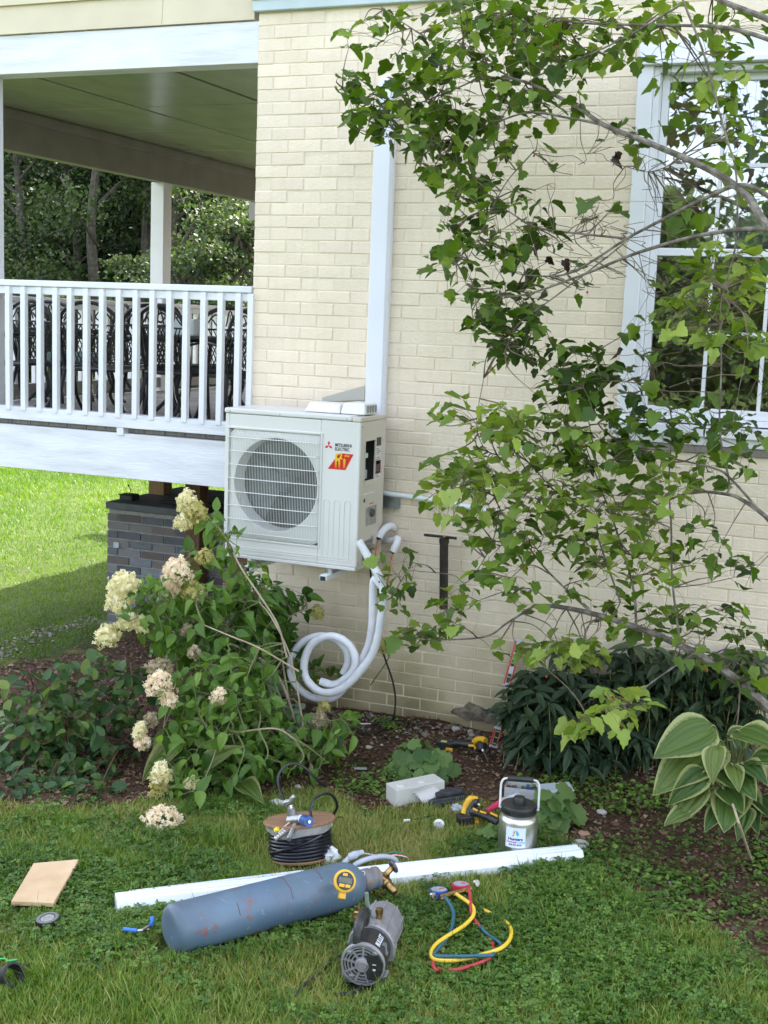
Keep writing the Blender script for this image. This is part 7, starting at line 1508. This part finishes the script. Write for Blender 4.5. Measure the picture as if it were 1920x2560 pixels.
# taller tufts
cx_ = rng.uniform(-3.8, .2, 190); cy_ = rng.uniform(-3.5, -1.3, 190); kk = (soil_at(cx_, cy_) < .4) & ~occupied(cx_, cy_); cx_, cy_ = cx_[kk], cy_[kk]; nn = 45
x = np.repeat(cx_, nn)+rng.normal(size=len(cx_)*nn)*.025; y = np.repeat(cy_, nn)+rng.normal(size=len(cx_)*nn)*.025; k_ = ~occupied(x, y); x, y = x[k_], y[k_]
grass('grass_tufts', 'longer tufts standing up from the lawn', x, y, rng.uniform(.05, .10, len(x)), rng.uniform(.003, .005, len(x)), np.clip(.36+.15*rng.normal(size=len(x)), 0, .9))
# far lawn, sunlit
n = 300000; u = rng.random(n)**1.6; x = rng.uniform(-19, -5.2, n); y = -.2+u*20; s_ = soil_at(x, y); k_ = inview(x, y) & (rng.random(n) > s_*1.2) & ~((x > PXa) & (y > 1.2)); x, y = x[k_], y[k_]
dd_ = np.hypot(x, y+6.5); grass('far_lawn_grass', 'mown sunlit lawn stretching back to the woods', x, y, rng.uniform(.03, .05, len(x))*dd_/12, rng.uniform(.0035, .0065, len(x))*dd_/9, np.clip(.45+.6*(fbm(x, y, .5, 4)-.45)+.07*rng.normal(size=len(x)), 0, .99), glf2); print('far', len(x))
# clover and small broad leaves
cl = leafmat('clover_leaf', [(.022, .06, .014), (.055, .125, .022), (.105, .20, .035), (.20, .31, .06)], .3, .5)
n = 130000; x = rng.uniform(-3.9, .25, n); y = rng.uniform(-3.6, -.7, n); dens = sstep(.40, .62, fbm(x, y, 2.2, 31)+.16*sstep(-2.2, -1.0, x)-.05); k_ = inview(x, y) & (rng.random(n) < dens*.62*(1-.85*soil_at(x, y))) & ~occupied(x, y); x, y = x[k_], y[k_]; print('clover', len(x))
zz = gz(x, y)+rng.uniform(.016, .046, len(x)); rt = yaw_tilt(len(x), .5); o = bake('clover_patches', *CLOVER, np.stack([x, y, zz], 1), rt, rng.uniform(.0085, .018, len(x)), np.clip(.42+.5*(fbm(x, y, 3, 17)-.5)+.17*rng.normal(size=len(x)), 0, .99), cl); tag(o, 'clover and small round leaves growing through the lawn', kind='stuff')
# ground cover in the bed on the right and along its edge
n = 16000; x = rng.uniform(-2.6, .2, n); y = rng.uniform(-2.0, -.15, n); k_ = inview(x, y) & (fbm(x, y, 2.8, 44)+.10*sstep(-2.0, -.6, x) > .60) & ~occupied(x, y) & (soil_at(x, y) > .3); x, y = x[k_], y[k_]
o = bake('creeping_weeds', *OVAL, np.stack([x, y, gz(x, y)+rng.uniform(.008, .04, len(x))], 1), orient(nrm_(rng.normal(size=(len(x), 3))*[1, 1, .25]), nrm_(rng.normal(size=(len(x), 3))*.3+[0, -.1, 1])), rng.uniform(.014, .032, len(x)), np.clip(.4+.2*rng.normal(size=len(x)), 0, .99), cl); tag(o, 'creeping small leaved weeds over the soil of the bed', kind='stuff')
# moss tufts
ml = leafmat('moss_tip', [(.13, .14, .02), (.23, .23, .04), (.36, .31, .08)], .2, .8)
n = 190000; x = rng.uniform(-3.6, .1, n); y = rng.uniform(-2.2, -.55, n); s_ = soil_at(x, y); k_ = inview(x, y) & (rng.random(n) < 4*s_*(1-s_)*sstep(.34, .5, fbm(x, y, 4, 52))) & ~occupied(x, y); x, y = x[k_], y[k_]
o = bake('moss_patches', *BLADE, np.stack([x, y, gz(x, y)-.003], 1), yaw_tilt(len(x), .7), np.stack([rng.uniform(.003, .005, len(x)), rng.uniform(.008, .02, len(x)), rng.uniform(.008, .02, len(x))], 1), np.clip(.5+.25*rng.normal(size=len(x)), 0, .99), ml); tag(o, 'yellow green moss and thin grass on the bare edge of the bed', kind='stuff')
# leaf litter and mulch
ll = leafmat('litter', [(.05, .028, .018), (.12, .065, .04), (.20, .12, .07), (.34, .25, .16)], .1, .8)
n = 60000; x = rng.uniform(-5.9, .3, n); y = rng.uniform(-2.2, 2.6, n); k_ = inview(x, y) & (rng.random(n) < soil_at(x, y)) & ~occupied(x, y); x, y = x[k_], y[k_]; n = len(x)
o = bake('mulch_litter', *QUADL, np.stack([x, y, gz(x, y)+rng.uniform(.001, .012, n)], 1), orient(nrm_(rng.normal(size=(n, 3))*[1, 1, .25]), nrm_(rng.normal(size=(n, 3))*.35+[0, 0, 1])), rng.uniform(.008, .03, n)*(1+(rng.random(n) > .97)), np.clip(.35+.28*rng.normal(size=n), 0, .99), ll); tag(o, 'dry leaf litter and bark mulch on the bed soil', kind='stuff')
# gravel along the wall and the old path at the far left
ROCK = (np.array([(1,0,0),(0,1,0),(-1,0,0),(0,-1,0),(.1,.1,.7),(0,0,-.5),(.7,.6,.25),(-.6,.7,.2)], float), np.array([(0,6,4),(6,1,4),(1,7,4),(7,2,4),(2,3,4),(3,0,4),(0,1,6),(1,2,7)]))
gr = leafmat('pebble', [(.08, .065, .05), (.15, .125, .10), (.24, .21, .18), (.40, .37, .34)], 0, .8)
n1_ = 800; x1_ = rng.uniform(-3.4, -.6, n1_); y1_ = -.06-np.abs(rng.normal(size=n1_))*.16; t_ = rng.random(500); A2 = np.array([-5.6, .1]); B2 = np.array([-6.0, 1.6]); y2_ = rng.uniform(-.2, 1.4, 500); x2_ = -5.46-.12*np.sin(y2_*2)+rng.normal(size=500)*.07
n3_ = 260; x3_ = rng.uniform(-2.9, .1, n3_); y3_ = rng.uniform(-1.7, -.3, n3_); k3 = soil_at(x3_, y3_) > .5
x = np.concatenate([x1_, x2_, x3_[k3]]); y = np.concatenate([y1_, y2_, y3_[k3]]); n = len(x)
o = bake('gravel', *ROCK, np.stack([x, y, gz(x, y)+.004], 1), yaw_tilt(n, .4), rng.uniform(.004, .014, n)*np.where(rng.random(n) > .95, 1.9, 1), np.clip(.45+.25*rng.normal(size=n), 0, .99), gr); tag(o, 'loose gravel and stones at the wall foot and old path', kind='stuff')
for i, (px_, py_, s_) in enumerate([(1200, 1797, .026), (922, 1868, .022), (1460, 2085, .03), (1505, 2030, .03), (1140, 1822, .028), (1318, 1843, .018), (745, 1967, .02)]):
    c = G(px_, py_, .008); m = MB(); vs, fs = crumple(c, s_, s_*.8, s_*.5, i+20, 9, 5); m.add(vs, fs); o = m.build('stone', [mat('pale_stone', (.42, .4, .37), .8), mat('reddish_stone', (.38, .22, .15), .8)][i in (2,)])
    tag(o, ['pale stone at the broken wall foot', 'pale stone on the soil behind the leaf mound', 'reddish stone right of the jug', 'flat pale stone behind the clear tub', 'pale stone beside the cordless drill', 'tiny pale stone under the peony leaves', 'pale stone below the hydrangea stems'][i], 'stone', 'loose stones on the bed')
print('tris', sum(len(o.data.polygons) for o in bpy.data.objects if o.type == 'MESH'))
